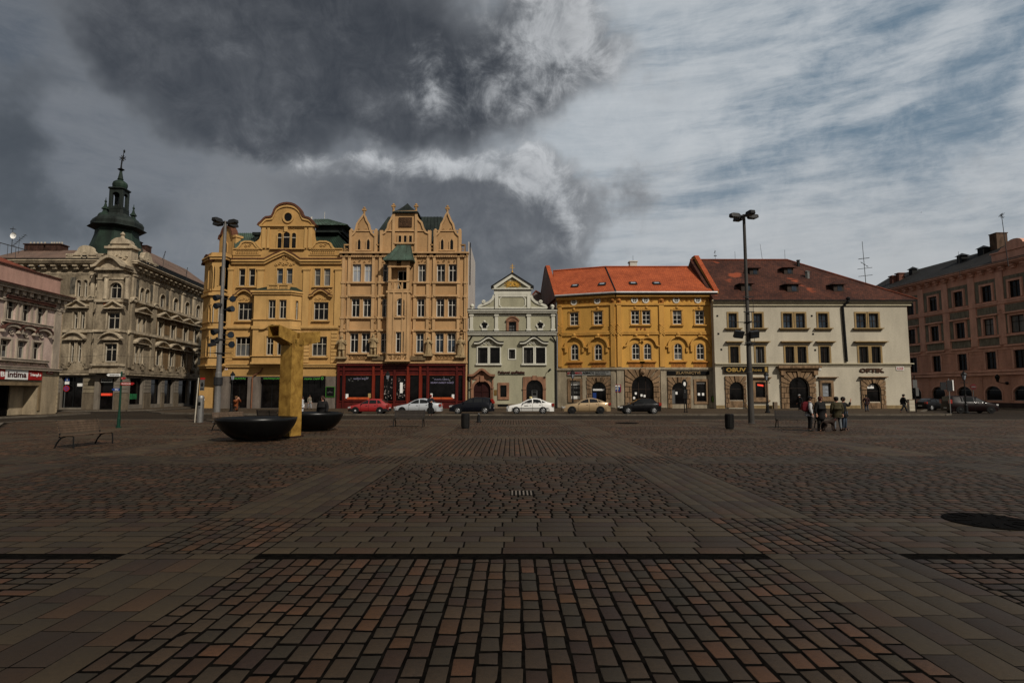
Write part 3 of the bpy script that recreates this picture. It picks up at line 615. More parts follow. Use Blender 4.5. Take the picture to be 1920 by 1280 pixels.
o, r = sign(FR_, 1249.7, 694.5, 1329.4, 702.7, BLACK, 'long black jeweller fascia reading ZLATNICTVÍ in gold'); text(o, FR_, 'ZLATNICTVÍ', sub(r, .21, .79, .2, .9), mat('dull_gold_letters', (.25, .17, .08), .5, .2), .13, bold=.02)
o, r = sign(FL_, 1148.5, 721.5, 1163.6, 733.5, BLUEP, 'blue plaque with white top and red edge between the two doorways', 'wall_plaque', 'plaque', .06, RED)
m = MB(); m.fbox(FL_, *sub(r, .03, .97, .72, .97), .06, .07); m.build('white_band', WHITEP, o); text(o, FL_, 'BANKA', sub(r, .2, .8, .3, .55), WHITEP, .066)
o, r = sign(FR_, 1333.8, 743, 1340, 752.5, mat('lime_green', (.12, .26, .03), .5, .2), 'small lime green box mounted low on the stone wall', 'wall_box', 'box', .22, BLACKM); text(o, FR_, 'i', sub(r, .4, .6, .3, .75), BLACK, .225)

# ================================================================ the pale green gabled house
YE = 70.3
F = Fac((atY(877.5, 700, YE).x, YE), (atY(1043, 700, YE).x, YE))
b = EH = thing('green_house', 'small pale green baroque house with a scrolled white gable and gilded sunburst', 'house', F.pt(0, 0, 0))
EG = mat('pale_green_plaster', (.305, .288, .20), .9, .2, .6, 7, .1); EW = mat('white_stucco', (.50, .485, .41), .85, .15); PINK = mat('pink_sandstone', (.245, .125, .075), .9, .3, 2.2, 12, .2)
zM = F.z(960, 625.5); zT = F.z(960, 582)
kw = dict(case=.15, cd=.1, cm=EW, sm=BLACKM, gm=G_DARK, tr=0, cols=1, sw=.05)
for x0, x1 in ((896, 914.3), (919, 937.3), (982, 999.8), (1004.8, 1022.3)): win(b, F, x0, 651.3, x1, 681.3, **kw)
for x0, x1 in ((892, 941.3), (977.6, 1025)):
    r = F.rect(x0, 649, x1, 684.5); m = MB(); m.fbox(F, r[0], r[1], r[2], r[2]+.22, -.01, .22); m.build('sill', EW, b)
    zh = F.z(960, 643.5); hood(b, F, r[0]-.2, r[1]+.2, zh, 'wave', EW, .68, .42, w=.22); m = MB(); m.fstroke(F, bump_arc(r[0]-.22, r[1]+.22, zh+.17, .68), .1, -.01, .5); m.build('hood_flashing', BLACKM, b)
    m = MB(); m.relief(F, r[0]+.4, r[1]-.4, zh-.3, zh+.32, 5, .14, int(x0)); m.build('carved_panel', EW, b)
win(b, F, 954.3, 655, 965.8, 672.3, case=.14, cd=.05, cm=EW, sm=BLACKM, gm=G_DARK, cols=1, tr=0, bottom=True)
win(b, F, 938, 722, 949.8, 744, case=.32, cd=.12, cm=PINK, sm=BLACKM, gm=G_DARK, cols=3, tr=.5, bottom=True, sw=.04)
r1 = win(b, F, 888, 713.6, 920, 764.5, rise=1, case=.3, cd=.14, cm=PINK, sm=mat('oxblood_door', (.03, .006, .005), .5, .3), gm=mat('oxblood_panel', (.025, .006, .005), .5, .3), cols=2, tr=.6, name='door', sw=.12)
m = MB(); u0, u1 = F.u(883, 740), F.u(888-2.6, 740); ua, ub = F.u(922.6, 740), F.u(925, 740); zz = F.z(903, 704.5)
m.fbox(F, u0, u1, 0, zz, -.01, .22); m.fbox(F, ua, ub, 0, zz, -.01, .22); m.fbox(F, u0, ub, zz-.4, zz, -.012, .12); zc = F.z(903, 727); m.fbox(F, u0-.05, u1+.05, zc-.1, zc+.1, -.013, .27); m.fbox(F, ua-.05, ub+.05, zc-.1, zc+.1, -.013, .27)
arc = bump_arc(F.u(880, 700), F.u(927.5, 700), F.z(903, 703), .68); m.fpoly(F, [(arc[0][0]+.4, arc[0][1]-.1)] + arc[2:-2] + [(arc[-1][0]-.4, arc[-1][1]-.1)], -.013, .16); u = (r1[0]+r1[1])/2; m.fbox(F, u-.24, u+.24, r1[3]-.12, r1[3]+.6, -.01, .3); m.build('portal', PINK, b)
hood(b, F, F.u(879, 700), F.u(928.3, 700), F.z(903, 703.5), 'wave', PINK, .72, .65, w=.26)
r2 = win(b, F, 986.8, 711.6, 1017.8, 764.5, rise=1, case=0, sm=BLACKM, gm=G_DARK, cols=2, tr=.62, name='door', sw=.1)
m = MB(); o_ = outl(*r2, (r2[1]-r2[0])/2, 0); q0, q1, qz = F.u(980.5, 740), F.u(1023.3, 740), F.z(1000, 706)
m.fbox(F, q0, r2[0], 0, qz, -.01, .13); m.fbox(F, r2[1], q1, 0, qz, -.01, .13)
cu = (r2[0]+r2[1])/2
for i in range(1, len(o_)-2): m.fpoly(F, [o_[i], o_[i+1], (o_[i+1][0], qz), (o_[i][0], qz)], -.01, .13)
m.fbox(F, cu-.28, cu+.28, r2[3]-.05, qz+.12, -.01, .24); zc = F.z(1000, 728.5); m.fbox(F, q0-.05, r2[0], zc-.09, zc+.09, -.012, .19); m.fbox(F, r2[1], q1+.05, zc-.09, zc+.09, -.012, .19); m.build('portal', PINK, b)
m = MB(); px_box(m, F, 997, 731.6, 1007.5, 747, -.2, -.06); o = m.build('cash_machine', GREYM, b); m = MB(); px_box(m, F, 998.5, 735.5, 1006, 741, -.06, -.045); m.build('screen', BLACK, o); m = MB(); px_box(m, F, 998, 732.3, 1006.5, 734.5, -.06, -.046); m.build('header', WHITEP, o)
wall(b, F, 0, F.L, 0, zM, EG, depth=12)
zd = F.z(960, 757); m.fbox(F, F.u(925.3, 760), F.u(980, 760), 0, zd, -.01, .06); m.fbox(F, F.u(1023.8, 760), F.L, 0, zd, -.01, .06); m.build('base_course', mat('stained_base', (.16, .12, .08), .95, .35), b)
m = MB(); px_box(m, F, 933, 757.5, 953, 762, .055, .075); m.build('cellar_vent', BLACK, b)
cornice(b, F, .05, F.L-.05, F.z(960, 622), EW, ((.14, .34), (.24, .22), (.1, .1)))
m = MB(); zz = F.z(960, 622); m.fbox(F, -.1, F.L+.1, zz+.01, zz+.09, -.05, .4); m.build('flashing', BLACKM, b)
# middle storey
FM = Fac(F.pt(F.u(880.5, 600), -.05, 0)[:2], F.pt(F.u(1041, 600), -.05, 0)[:2]); zm0 = F.z(960, 622)+.02
r = win(b, FM, 954.3, 599.8, 967.8, 621.5, rise=.35, case=.3, cd=.14, cm=PINK, sm=BLACKM, gm=G_BLUE, cols=2, tr=.68, rows=(.36,), sw=.05)
hood(b, FM, r[0]-.36, r[1]+.36, r[3]-.12, 'seg', PINK, .5, .22)
for x0, x1 in ((902.5, 914.5), (1007, 1019)):
    u0, u1, z0, z1 = FM.rect(x0, 600, x1, 615.5); cu = (u0+u1)/2; w = (u1-u0)/2
    sh = [(cu-w*.62, z0), (cu-w*.62, z0+w*.75), (cu-w, z0+w*1.1)] + [(cu-w*math.cos(t), z0+w*1.25+w*.72*math.sin(t)) for t in [i*math.pi/8 for i in range(9)]] + [(cu+w, z0+w*1.1), (cu+w*.62, z0+w*.75), (cu+w*.62, z0)]
    sh += [sh[0]]; ot = [(cu+(p-cu)*1.42, z0-.28+(q-z0)*1.28) for p, q in sh]
    m = MB(); m.fband(FM, sh, ot, -.01, .12); m.ball(FM.pt(cu, .1, ot[7][1]+.12), .16, 8); o = m.build('window', EW, b); m = MB(); m.poly([FM.pt(p, .02, q) for p, q in sh[:-1]]); m.build('pane', G_DARK, o)
wall(b, FM, 0, FM.L, zm0-.05, zT, EG, depth=9, name='upper_wall')
for x0, x1 in ((881, 887), (928, 934), (988.2, 994.6), (1034, 1040)):
    p = pil(b, FM, x0, x1, 587, 622, EW, .16); m = MB(); u0, u1 = FM.u(x0, 600), FM.u(x1, 600); m.fbox(FM, u0-.1, u1+.1, zm0, zm0+.35, -.012, .22); z = FM.z(x0, 589); m.fbox(FM, u0-.08, u1+.08, z-.25, z-.05, -.013, .23); m.build('plinth', EW, p)
m = MB(); z = FM.z(960, 590.5); m.fbox(FM, 0, FM.L, z-.1, z, -.01, .08); m.build('string_course', EW, b)
cornice(b, FM, .02, FM.L-.02, zT+.06, EW, ((.18, .5), (.22, .36)))
m = MB(); m.fbox(FM, -.3, FM.L+.3, zT+.062, zT+.14, -.3, .55); m.build('flashing', BLACKM, b)
# gable
def PP(pts): return [FM.P(x, y) for x, y in pts]
zt = zT+.14; m = MB(); L_ = PP([(926.5, 553.5), (923.5, 561), (918, 566), (911.5, 569), (905, 571), (899, 573.5), (897, 576), (900, 580)]); L_[-1] = (L_[-1][0], zt); L_.append((FM.u(926.5, 580), zt))
Rq = PP([(995.6, 553.5), (998.5, 561), (1004, 566), (1010.5, 569), (1017, 571), (1023, 573.5), (1025, 576), (1022, 580)]); Rq[-1] = (Rq[-1][0], zt); Rq.append((FM.u(995.6, 580), zt))
m.fpoly(FM, L_, -.6, -.02); m.fpoly(FM, Rq, -.6, -.02); u0, u1 = FM.u(926.3, 560), FM.u(995.8, 560); zg = FM.z(960, 543); m.fbox(FM, u0, u1, zt, zg, -.6, 0)
ape = FM.P(960.5, 512); le, re_ = FM.P(922.5, 541), FM.P(998.8, 541); m.fpoly(FM, [(le[0]+.2, le[1]), (re_[0]-.2, re_[1]), (ape[0], ape[1]-.15)], -.6, .02); gb = m.build('gable', EG, b)
m = MB(); m.fstroke(FM, L_[:-1], .3, -.04, .1); m.fstroke(FM, Rq[:-1], .3, -.04, .1); m.fbox(FM, L_[-2][0], u0, zt, zt+.3, -.02, .07); m.fbox(FM, u1, Rq[-2][0], zt, zt+.3, -.02, .07)
for x, y in ((906.5, 566.3), (1013.3, 566.3)):
    u, z = FM.P(x, y); m.tube([FM.pt(u+.2*math.cos(t)*(1-t/14), .12, z+.2*math.sin(t)*(1-t/14)) for t in [i*.6 for i in range(16)]], .1, 6)
m.build('scroll', EW, gb)
m = MB()
zE1, zE0 = FM.z(960, 543), FM.z(960, 552); m.fbox(FM, u0, u1, zE0, zE1, -.02, .12); m.fbox(FM, le[0], re_[0], zE1, zE1+.16, -.02, .34); m.fstroke(FM, [le, (ape[0], ape[1]-.3), re_], .46, -.0, .3)
for x0, x1 in ((928, 934.3), (988.4, 994.8)): m.fbox(FM, FM.u(x0, 565), FM.u(x1, 565), zt, zE0-.02, -.02, .16)
pr = FM.rect(937.7, 557, 984, 575.6); c = .25; oc = lambda r, g: [(r[0]-g, r[2]+c), (r[0]-g, r[3]-c), (r[0]+c, r[3]+g), (r[1]-c, r[3]+g), (r[1]+g, r[3]-c), (r[1]+g, r[2]+c), (r[1]-c, r[2]-g), (r[0]+c, r[2]-g), (r[0]-g, r[2]+c)]
m.fband(FM, oc(pr, 0), oc(pr, .16), -.01, .07); m.fbox(FM, FM.u(934.6, 565), FM.u(988.2, 565), zt, zt+.25, -.02, .1); m.fbox(FM, FM.u(934.6, 555), FM.u(988.2, 555), zE0-.3, zE0-.02, -.02, .1); m.build('gable_trim', EW, gb)
m = MB(); m.fstroke(FM, [(le[0]-.1, le[1]+.22), (ape[0], ape[1]-.04), (re_[0]+.1, re_[1]+.22)], .12, -.3, .42); m.fbox(FM, le[0]-.12, le[0]+.25, le[1]+.0, le[1]+.22, -.3, .4); m.fbox(FM, re_[0]-.25, re_[0]+.12, re_[1], re_[1]+.22, -.3, .4); m.build('gable_flashing', BLACKM, gb)
m = MB(); cu, cz = FM.P(961, 534.5)
for i in range(22):
    t = -.35 + i*(math.pi+.7)/21; ln = (1.05 if i % 2 else .8)*(1 if abs(math.cos(t)) > .5 else .75); ln = min(ln, 1.15)
    dx, dz = math.cos(t), math.sin(t)*.75
    if dz < -.15: dz *= 1.4
    m.fstroke(FM, [(cu+dx*.3, cz+dz*.3), (cu+dx*ln, cz+dz*ln)], .07, .03, .1)
m.fpoly(FM, [(cu-.34, cz-.2), (cu+.34, cz-.2), (cu, cz+.36)], .03, .13); m.ball(FM.pt(cu, .12, cz-.02), .1, 8); m.build('sunburst', GOLD, gb)
for x, y in ((885, 574), (1035.6, 575)):
    m = MB(); u, z = FM.P(x, y); m.lathe([(.22, zt), (.16, zt+.15), (.12, z-.2), (.2, z-.15)], FM.pt(u, -.1, 0), 10); m.ball(FM.pt(u, -.1, z+.04), .27, 12)
    m.build('ball_finial', EW, gb, smooth=True)
m = MB(); u = ape[0]; m.tube([FM.pt(u, -.1, ape[1]-.2), FM.pt(u, -.1, ape[1]+1.2)], .05, 6); m.ball(FM.pt(u, -.1, ape[1]+.15), .14, 8); m.fbox(FM, u-.24, u+.24, ape[1]+.92, ape[1]+.98, -.12, -.08); m.fbox(FM, u-.3, u+.3, ape[1]+.66, ape[1]+.73, -.12, -.08); m.build('cross', GOLD, gb)
m = MB(); zk = FM.z(960, 540); a = FM.pt(.6, -.6, zT); c2 = FM.pt(FM.L-.6, -.6, zT); t1 = FM.pt(FM.L/2, -.6, zk); dv = Vector((0, 9, 0)); m.add([a, c2, t1, a+dv, c2+dv, t1+dv], [(1,4,5,2), (0,2,5,3), (3,5,4)]); m.build('roof', TILE_RED, b)
for x in (877.8, 1042.5):
    m = MB(); u = F.u(x, 690); m.tube([F.pt(u+(.5 if x < 900 else -.5), .3, zM-.3), F.pt(u+(.02 if x < 900 else -.02), .1, zM-1.0), F.pt(u+(.02 if x < 900 else -.02), .1, 0)], .1, 6); m.build('downpipe', BLACKM, b)
o = thing('shop_lettering', 'dark red raised Poštovní spořitelna letters on the pale green wall', 'lettering', F.pt(F.u(960, 698), 0, F.z(960, 698)))
text(o, F, 'Poštovní spořitelna', F.rect(934.4, 694.6, 984, 701.3), mat('maroon_letters', (.04, .01, .008), .5, .1), .08, bold=.035, ext=.04)
m = MB(); r = F.rect(934.4, 701.3, 984, 702.8); m.fbox(F, r[0], r[1], r[2]+.02, r[2]+.09, 0, .06); m.build('rail', BLACKM, o)
o, r = sign(F, 926.5, 730.5, 931.5, 741, mat('brass', (.25, .15, .05), .4, .3, metal=.5), 'brass plaque between the arched door and low window', 'wall_plaque', 'plaque', .05)
o, r = sign(F, 877.8+1, 709, 881.5, 712.5, WHITEP, 'small house number plate left of the pink stone portal', 'house_number', 'sign', .05); text(o, F, '13', sub(r, .2, .8, .15, .85), BLACK, .055)
o = thing('wall_lamp', 'small dark spotlight on a wall arm of the pale green house', 'lamp', F.pt(F.u(1024, 698), 0, F.z(1024, 698))); m = MB(); u, z = F.P(1024, 699); m.tube([F.pt(u, 0, z), F.pt(u+.35, .7, z+.25)], .03, 6); m.build('arm', BLACKM, o); m = MB(); m.tube([F.pt(u+.2, .6, z+.12), F.pt(u+.45, 1.0, z+.4)], [.09, .14], 8); m.build('lamp_head', BLACKM, o)
# a grey gable seen between the green and the yellow house
b = thing('grey_house', 'small grey plastered gable house squeezed behind the green and yellow houses', 'house', (atY(1005, 560, 84).x, 84, 0))
Fg = Fac((atY(975, 560, 84).x, 84), (atY(1032, 560, 84).x, 84)); p = Fg.P(1005, 545); q = Fg.P(990, 562); s_ = Fg.P(1019, 553.5); e_ = Fg.P(1026, 560)
m = MB(); m.fpoly(Fg, [(q[0], 0), (e_[0], 0), (e_[0], e_[1]), s_, p, q], -4, 0); w_ = m.build('wall', GREYP, b)
m = MB(); m.fstroke(Fg, [q, p, s_, e_], .2, -4.1, .12); m.build('roof', TILE_RED, b)
# ================================================================ the tan gabled house with the red shop front
YD = 70.0
F = Fac((atY(632.5, 720, YD).x, YD), (atY(876, 720, YD).x, YD))
b = DH = thing('gabled_house', 'tall tan house with three pointed gables, a green roofed bay and a red shop front', 'house', F.pt(0, 0, 0))
TAN = mat('tan_plaster', (.40, .24, .112), .9, .22, .5, 6, .1); TANL = mat('light_tan_moulding', (.44, .275, .136), .88, .2); CARVE = mat('carved_plaster', (.42, .25, .11), .9, .45, 3, 16)
REDW = mat('red_shop_paint', (.072, .009, .007), .45, .3, 2); REDL = mat('bright_red_shop_paint', (.16, .02, .009), .45, .25, 2)
zB, zC = F.z(755, 681), F.z(755, 476)
kw = dict(case=.1, cd=.06, cm=TANL, sm=WHITE, gm=G_DARK, cols=2, tr=.66, sw=.095, rev=.26)
for k, xs in enumerate((((661, 677), (683, 698.6), (718, 733), (784, 798.5), (819, 834.8), (841, 857)),
                        ((659, 674.5), (680.5, 696.2), (716.5, 729), (782, 796.3), (818, 833.2), (840, 855.6)),
                        ((656.2, 672), (677.6, 693.8), (714, 726.5), (780.3, 794.8), (816.5, 832), (838.6, 854.2)))):
    y0, y1 = ((495.3, 528.6), (559.7, 594.3), (624, 661))[k]
    for x0, x1 in xs:
        kk = dict(kw)
        if k == 0 and x0 < 700: kk['gm'] = G_NET
        if k == 2 and x0 > 770: kk['gm'] = G_BLUE
        win(b, F, x0, y0, x1, y1, **kk)
    for x0, x1 in ((656.5-k*2, 700-k*2), (714-k*1.5, 735-k*2), (779.5-k, 802-k), (814.5-k, 860-k)):
        m = MB(); r = F.rect(x0, y1+.3, x1, y1+3.2); m.fbox(F, r[0], r[1], r[2], r[3], -.01, .3); m.fbox(F, r[0]+.1, r[1]-.1, r[2]-.12, r[2]-.002, -.012, .18)
        m.build('sill', TANL, b)
        if k:
            m = MB(); r = F.rect(x0, y0-6.5, x1, y0-3.2); m.fbox(F, r[0], r[1], r[2], r[3], -.01, .34); m.build('lintel', TANL, b)
m = MB()
for x0, x1 in ((660, 698), (716, 732), (783, 800), (817, 857)): r = F.rect(x0, 487.5, x1, 493); m.relief(F, r[0], r[1], r[2], r[3], max(3, int((r[1]-r[0])/.6)), .14, int(x0))
m.build('carved_garland', CARVE, b)
m = MB()
for x0, x1 in ((650, 694), (812, 857)): r = F.rect(x0, 664, x1, 673.5); m.fbox(F, r[0], r[1], r[3]-.1, r[3], -.01, .2); m.fbox(F, r[0], r[1], r[2], r[2]+.08, -.01, .16); m.relief(F, r[0], r[1], r[2]+.05, r[3]-.08, 7, .2, int(x0))
m.build('carved_frieze', CARVE, b)
# ribs and pilasters
for xt, xb in ((645, 640.5), (657, 650.5), (701.5, 697), (714.5, 709), (779, 776.5), (802.8, 800.5), (814.8, 812.5), (860.5, 858), (874, 872)):
    m = MB(); ut, ub_ = F.u(xt, 480), F.u(xb, 675); u = (ut+ub_)/2; m.fbox(F, u-.17, u+.17, zB, zC, -.01, .2)
    for y in (530, 556, 596, 620): z = F.z(755, y); m.fbox(F, u-.25, u+.25, z-.14, z+.14, -.012, .27)
    m.build('pilaster', TANL, b)
wall(b, F, 0, F.L, zB, zC, TAN, depth=12, rev=.26)
m = MB(); hw = F.L; m.fbox(F, -.1, hw+.1, zC+.0, zC+.18, -.3, .42); m.fbox(F, -.05, hw+.05, zC-.3, zC-.002, -.01, .2)
n = 74
for i in range(n): u = (i+.5)*hw/n; m.fbox(F, u-.06, u+.06, zC-.46, zC-.302, -.012, .3)
m.build('cornice', TANL, b)
zL = F.z(755, 677.5); m = MB(); m.fbox(F, -.05, hw+.05, zB, zL, -.01, .36); m.fbox(F, -.02, hw+.02, zL+.002, zL+.14, -.01, .22); m.build('ledge', TANL, b)
m = MB()
for x0, x1 in ((700, 727), (771, 799)): r = F.rect(x0, 667, x1, 675.5); m.fbox(F, r[0], r[1], r[2], r[3]-.25, .1, .55); m.fbox(F, r[0], r[1], r[3]-.25, r[3]-.05, .48, .55)
m.build('balcony_box', mat('weathered_ledge', (.16, .11, .06), .9, .35, 3), b)
# statues on the pilasters
def statue(b, F, px, yt, yb, mt, robe=True, seed=0):
    u, zt = F.P(px, yt); zb = F.z(px, yb); h = zt-zb; rn = random.Random(seed); c = F.pt(u, .42, 0)
    m = MB(); w = h*.16
    if robe: prof = [(w*1.35, 0), (w*1.3, .1), (w*1.0, .35), (w*.85, .52), (w*1.0, .62), (w*1.15, .74), (w*.9, .8), (w*.35, .835), (w*.3, .86)]
    else: prof = [(w*.8, .3), (w*1.15, .34), (w*.95, .5), (w*1.05, .62), (w*1.2, .74), (w*.95, .8), (w*.35, .835), (w*.3, .86)]
    m.lathe([(r, zb+h*z) for r, z in prof], c, 10, 1, .75)
    if not robe:
        for s in (-1, 1): m.tube([c+F.U*s*w*.5+Vector((0,0,zb+h*.36)), c+F.U*s*w*.55+F.N*.06+Vector((0,0,zb+h*.18)), c+F.U*s*w*.6+Vector((0,0,zb))], [w*.42, w*.36, w*.3], 6)
    m.ball(c+Vector((0,0,zb+h*.93)), h*.072, 8, 1, 1, 1.15)
    for s in (-1, 1):
        sh = c+F.U*s*w*1.05+Vector((0,0,zb+h*.77)); el = sh+F.U*s*w*.35+F.N*.1-Vector((0,0,h*.19)); ha = el+F.N*.22-F.U*s*w*.9+Vector((0,0,h*(.06+.06*rn.random())))
        m.tube([sh, el, ha], [w*.36, w*.3, w*.22], 6)
    if robe:
        for k in range(5): a = -.9+k*.45; m.tube([c+F.U*math.sin(a)*w*1.2+F.N*math.cos(a)*w*.95+Vector((0,0,zb+.05)), c+F.U*math.sin(a)*w*.8+F.N*math.cos(a)*w*.7+Vector((0,0,zb+h*.5))], w*.16, 5)
    m.fbox(F, u-w*1.6, u+w*1.6, zb-.25, zb, -.01, .75)
    return m.build('statue', mt, b, smooth=False)
STAT = mat('statue_stone', (.36, .26, .14), .9, .4, 4)
for i, (x, yt, yb, rb) in enumerate(((643, 630, 669, False), (702, 627, 665, False), (804.5, 632, 664, True), (864.5, 630.5, 667, True))):
    statue(b, F, x, yt, yb, STAT, rb, i); u, z = F.P(x-.5, 628); m = MB(); m.relief(F, u-.5, u+.5, z+.1, z+1.3, 1, .3, i); m.relief(F, u-.45, u+.45, z+1.2, z+2.0, 2, .2, i+9); m.relief(F, u-.4, u+.4, z+1.9, z+2.5, 1, .15, i+19); m.build('carved_canopy', CARVE, b)
# bay with loggia
FB = Fac(F.pt(F.u(728.5, 610), 1.15, 0)[:2], F.pt(F.u(770.5, 610), 1.15, 0)[:2]); z0, z1 = FB.z(750, 677.5), FB.z(750, 545)
bay = b; kb = dict(kw); kb['case'] = .14
win(b, FB, 743.8, 559, 758.6, 592, rise=.5, **kb); win(b, FB, 741.8, 622, 757, 660.5, **kb)
wall(b, FB, 0, FB.L, z0, z1, TANL, name='bay_wall', depth=1.12, rev=.2)
m = MB(); m.fbox(FB, -.1, FB.L+.1, z1-.25, z1, -1.1, .12); m.fbox(FB, -.08, FB.L+.08, z0, z0+.22, -1.1, .14)
for u in (.12, FB.L-.3, .75, FB.L-.93): m.fbox(FB, u, u+.18, z0+.22, z1-.252, -.01, .1)
m.fbox(FB, FB.u(740, 594), FB.u(760, 594), FB.z(750, 596), FB.z(750, 594), -.01, .2); m.fbox(FB, .2, FB.L-.2, FB.z(750, 663.5), FB.z(750, 662), -.01, .22); m.build('bay_moulding', TANL, b)
m = MB(); r = FB.rect(729, 665, 766, 673.5); m.relief(FB, r[0]+.1, r[1]-.05, r[2], r[3], 5, .22, 77); m.build('carved_frieze', CARVE, b)
zr0 = FB.z(750, 526); m = MB()
for u in (.1, FB.L-.42, ): m.fbox(FB, u, u+.32, z1+.002, FB.z(750, 488), -.33, -.01)
m.fbox(FB, .0, FB.L, FB.z(750, 501), FB.z(750, 498.8), -.34, .03)
for u in (.42, FB.L-1.1): m.fbox(FB, u, u+.65, FB.z(750, 498.6), FB.z(750, 488), -.3, -.04)
m.build('loggia_post', TANL, b)
m = MB(); zb_ = z1+.05; m.fbox(FB, .1, FB.L-.1, zr0-.16, zr0, -.25, .06); m.fbox(FB, .1, FB.L-.1, zb_, zb_+.16, -.25, .04)
n = 3; us = [.45, .95, FB.L/2, FB.L-.95, FB.L-.45]
for u in (us[1], us[3]): m.fbox(FB, u-.08, u+.08, zb_+.16, zr0-.16, -.16, -.02)
m.fstroke(FB, [(us[1]+.1, zb_+.2), (us[2], zr0-.2), (us[3]-.1, zb_+.2)], .14, -.15, -.03); m.build('balustrade', TANL, b)
m = MB(); m.fbox(F, F.u(738, 515), F.u(768, 515), z1, FB.z(750, 489), -.0, .03); lg = m.build('loggia_back_wall', TAN, b); opening(b, F, (F.u(746.5, 516), F.u(766, 516), z1+.1, F.z(756, 508)), case=.08, cm=TANL, sm=OFFWHITE, gm=G_DARK, tr=0, proud=True, name='balcony_door', sw=.1)
rb = [FB.pt(-.45, .5, FB.z(750, 487.5)), FB.pt(FB.L+.45, .5, FB.z(750, 487.5)), FB.pt(FB.L+.45, -1.14, FB.z(750, 487.5)), FB.pt(-.45, -1.14, FB.z(750, 487.5))]
zt_ = F.z(758, 461.5); rt = [F.pt(F.u(747.5, 461), .5, zt_), F.pt(F.u(771, 461), .5, zt_), F.pt(F.u(771, 461), .05, zt_), F.pt(F.u(747.5, 461), .05, zt_)]
mid = [a.lerp(c, .55)-Vector((0, 0, .12)) for a, c in zip(rb, rt)]
m = MB(); m.loft([[p-Vector((0,0,.12)) for p in rb], rb, mid, rt]); br = m.build('bay_roof', COPPER, b); m = MB()
for i in range(5): t = i/4; m.tube([rb[0].lerp(rb[1], t)+Vector((0,-.01,.03)), mid[0].lerp(mid[1], t)+Vector((0,-.01,.03)), rt[0].lerp(rt[1], t)+Vector((0,-.01,.03))], .035, 4)
m.build('roof_seam', COPPER, br)
# gables
zc = zC+.18; FG = Fac(F.pt(0, -.08, 0)[:2], F.pt(F.L, -.08, 0)[:2])
def gpts(l): return [FG.P(x, y) for x, y in l]
def gab(outline, nm='gable'):
    m = MB(); pts = gpts(outline); pts = [(pts[0][0], zc)] + pts + [(pts[-1][0], zc)]; m.fpoly(FG, pts, -.5, 0); g = m.build(nm, TAN, b)
    m = MB(); m.fstroke(FG, pts, .24, -.02, .16); m.build('gable_trim', TANL, g); return g
def finial(m, u, z, h):
    m.tube([FG.pt(u, -.1, z-.3), FG.pt(u, -.1, z+h*.55)], [.17, .11], 6); m.ball(FG.pt(u, -.1, z+h*.3), .17, 6); m.fbox(FG, u-.26, u+.26, z+h*.5, z+h*.75, -.25, .05); m.ball(FG.pt(u, -.1, z+h*.9), .16, 6)
for (lx0, rx0, ax, ay, lan, cx) in ((657.5, 704.5, 682.5, 402, ((671, 676.3), (688, 693.5)), 681), (815.5, 862.2, 838.8, 399, ((826.6, 831.8), (844.3, 849.8)), 839)):
    w = (rx0-lx0)/2; c0 = (lx0+rx0)/2; yb = 434
    ol = [(lx0, 444), (lx0+.3*w, 437), (lx0+.44*w, 430), (lx0+.52*w, 421), (lx0+.72*w, 413.5), (ax-.12*w, ay+5), (ax, ay), (ax+.12*w, ay+5), (rx0-.72*w, 413.5), (rx0-.52*w, 421), (rx0-.44*w, 430), (rx0-.3*w, 437), (rx0, 444)]
    g = gab(ol); m = MB(); u, z = FG.P(ax, ay); finial(m, u, z, .95); m.build('finial', CARVE, g)
    for x in (lx0+.3, rx0-.3):
        m = MB(); u = FG.u(x, 455); m.fbox(FG, u-.2, u+.2, zc, FG.z(x, 432), -.5, .1); m.ball(FG.pt(u, -.15, FG.z(x, 431)), .2, 6); m.build('gable_post', TANL, g)
    m = MB(); m.fbox(FG, FG.u(lx0+2, 433), FG.u(rx0-2, 433), FG.z(c0, 434), FG.z(c0, 432), -.02, .12); m.fbox(FG, FG.u(lan[0][0]-3, 470), FG.u(lan[1][1]+3, 470), FG.z(c0, 471), FG.z(c0, 468.6), -.02, .22); m.build('string_course', TANL, g)
    m = MB()
    for dx in (-.3, .26): m.relief(FG, FG.u(c0+dx*w-4, 428), FG.u(c0+dx*w+4, 428), FG.z(c0, 432), FG.z(c0, 427), 1, .22, int(c0+dx*9))
    m.build('carved_scroll', CARVE, g)
    for x0, x1 in lan:
        r = FG.rect(x0, 453, x1, 468); u = (r[0]+r[1])/2; o5 = [(r[0], r[2]), (r[0], r[3]), (u, r[3]+.32), (r[1], r[3]), (r[1], r[2])]; ot = [(r[0]-.14, r[2]), (r[0]-.14, r[3]+.05), (u, r[3]+.55), (r[1]+.14, r[3]+.05), (r[1]+.14, r[2])]
        m = MB(); m.fband(FG, o5, ot, -.01, .13); wd = m.build('window', TANL, g); m = MB(); m.poly([FG.pt(p, .02, q) for p, q in o5]); m.build('pane', G_DARK, wd)
g = gab([(714.7, 440), (722, 436.5), (727, 429), (729, 420), (733, 413), (736.9, 405), (737, 398), (780.5, 397), (781, 405), (785, 412), (791, 418), (794, 428), (798, 435), (805.4, 439)])
for x in (715, 805.2):
    m = MB(); u = FG.u(x, 455); m.fbox(FG, u-.2, u+.2, zc, FG.z(x, 432), -.5, .1); m.build('gable_post', TANL, g)
m = MB(); m.fbox(FG, FG.u(722, 433), FG.u(797, 433), FG.z(760, 434), FG.z(760, 432), -.02, .14)
for x in (738.3, 780.3): u = FG.u(x, 430); m.fbox(FG, u-.16, u+.16, zc, FG.z(x, 399), -.02, .18)
m.fbox(FG, FG.u(739, 457), FG.u(779, 457), FG.z(760, 458), FG.z(760, 455), -.02, .25); m.build('gable_moulding', TANL, g)
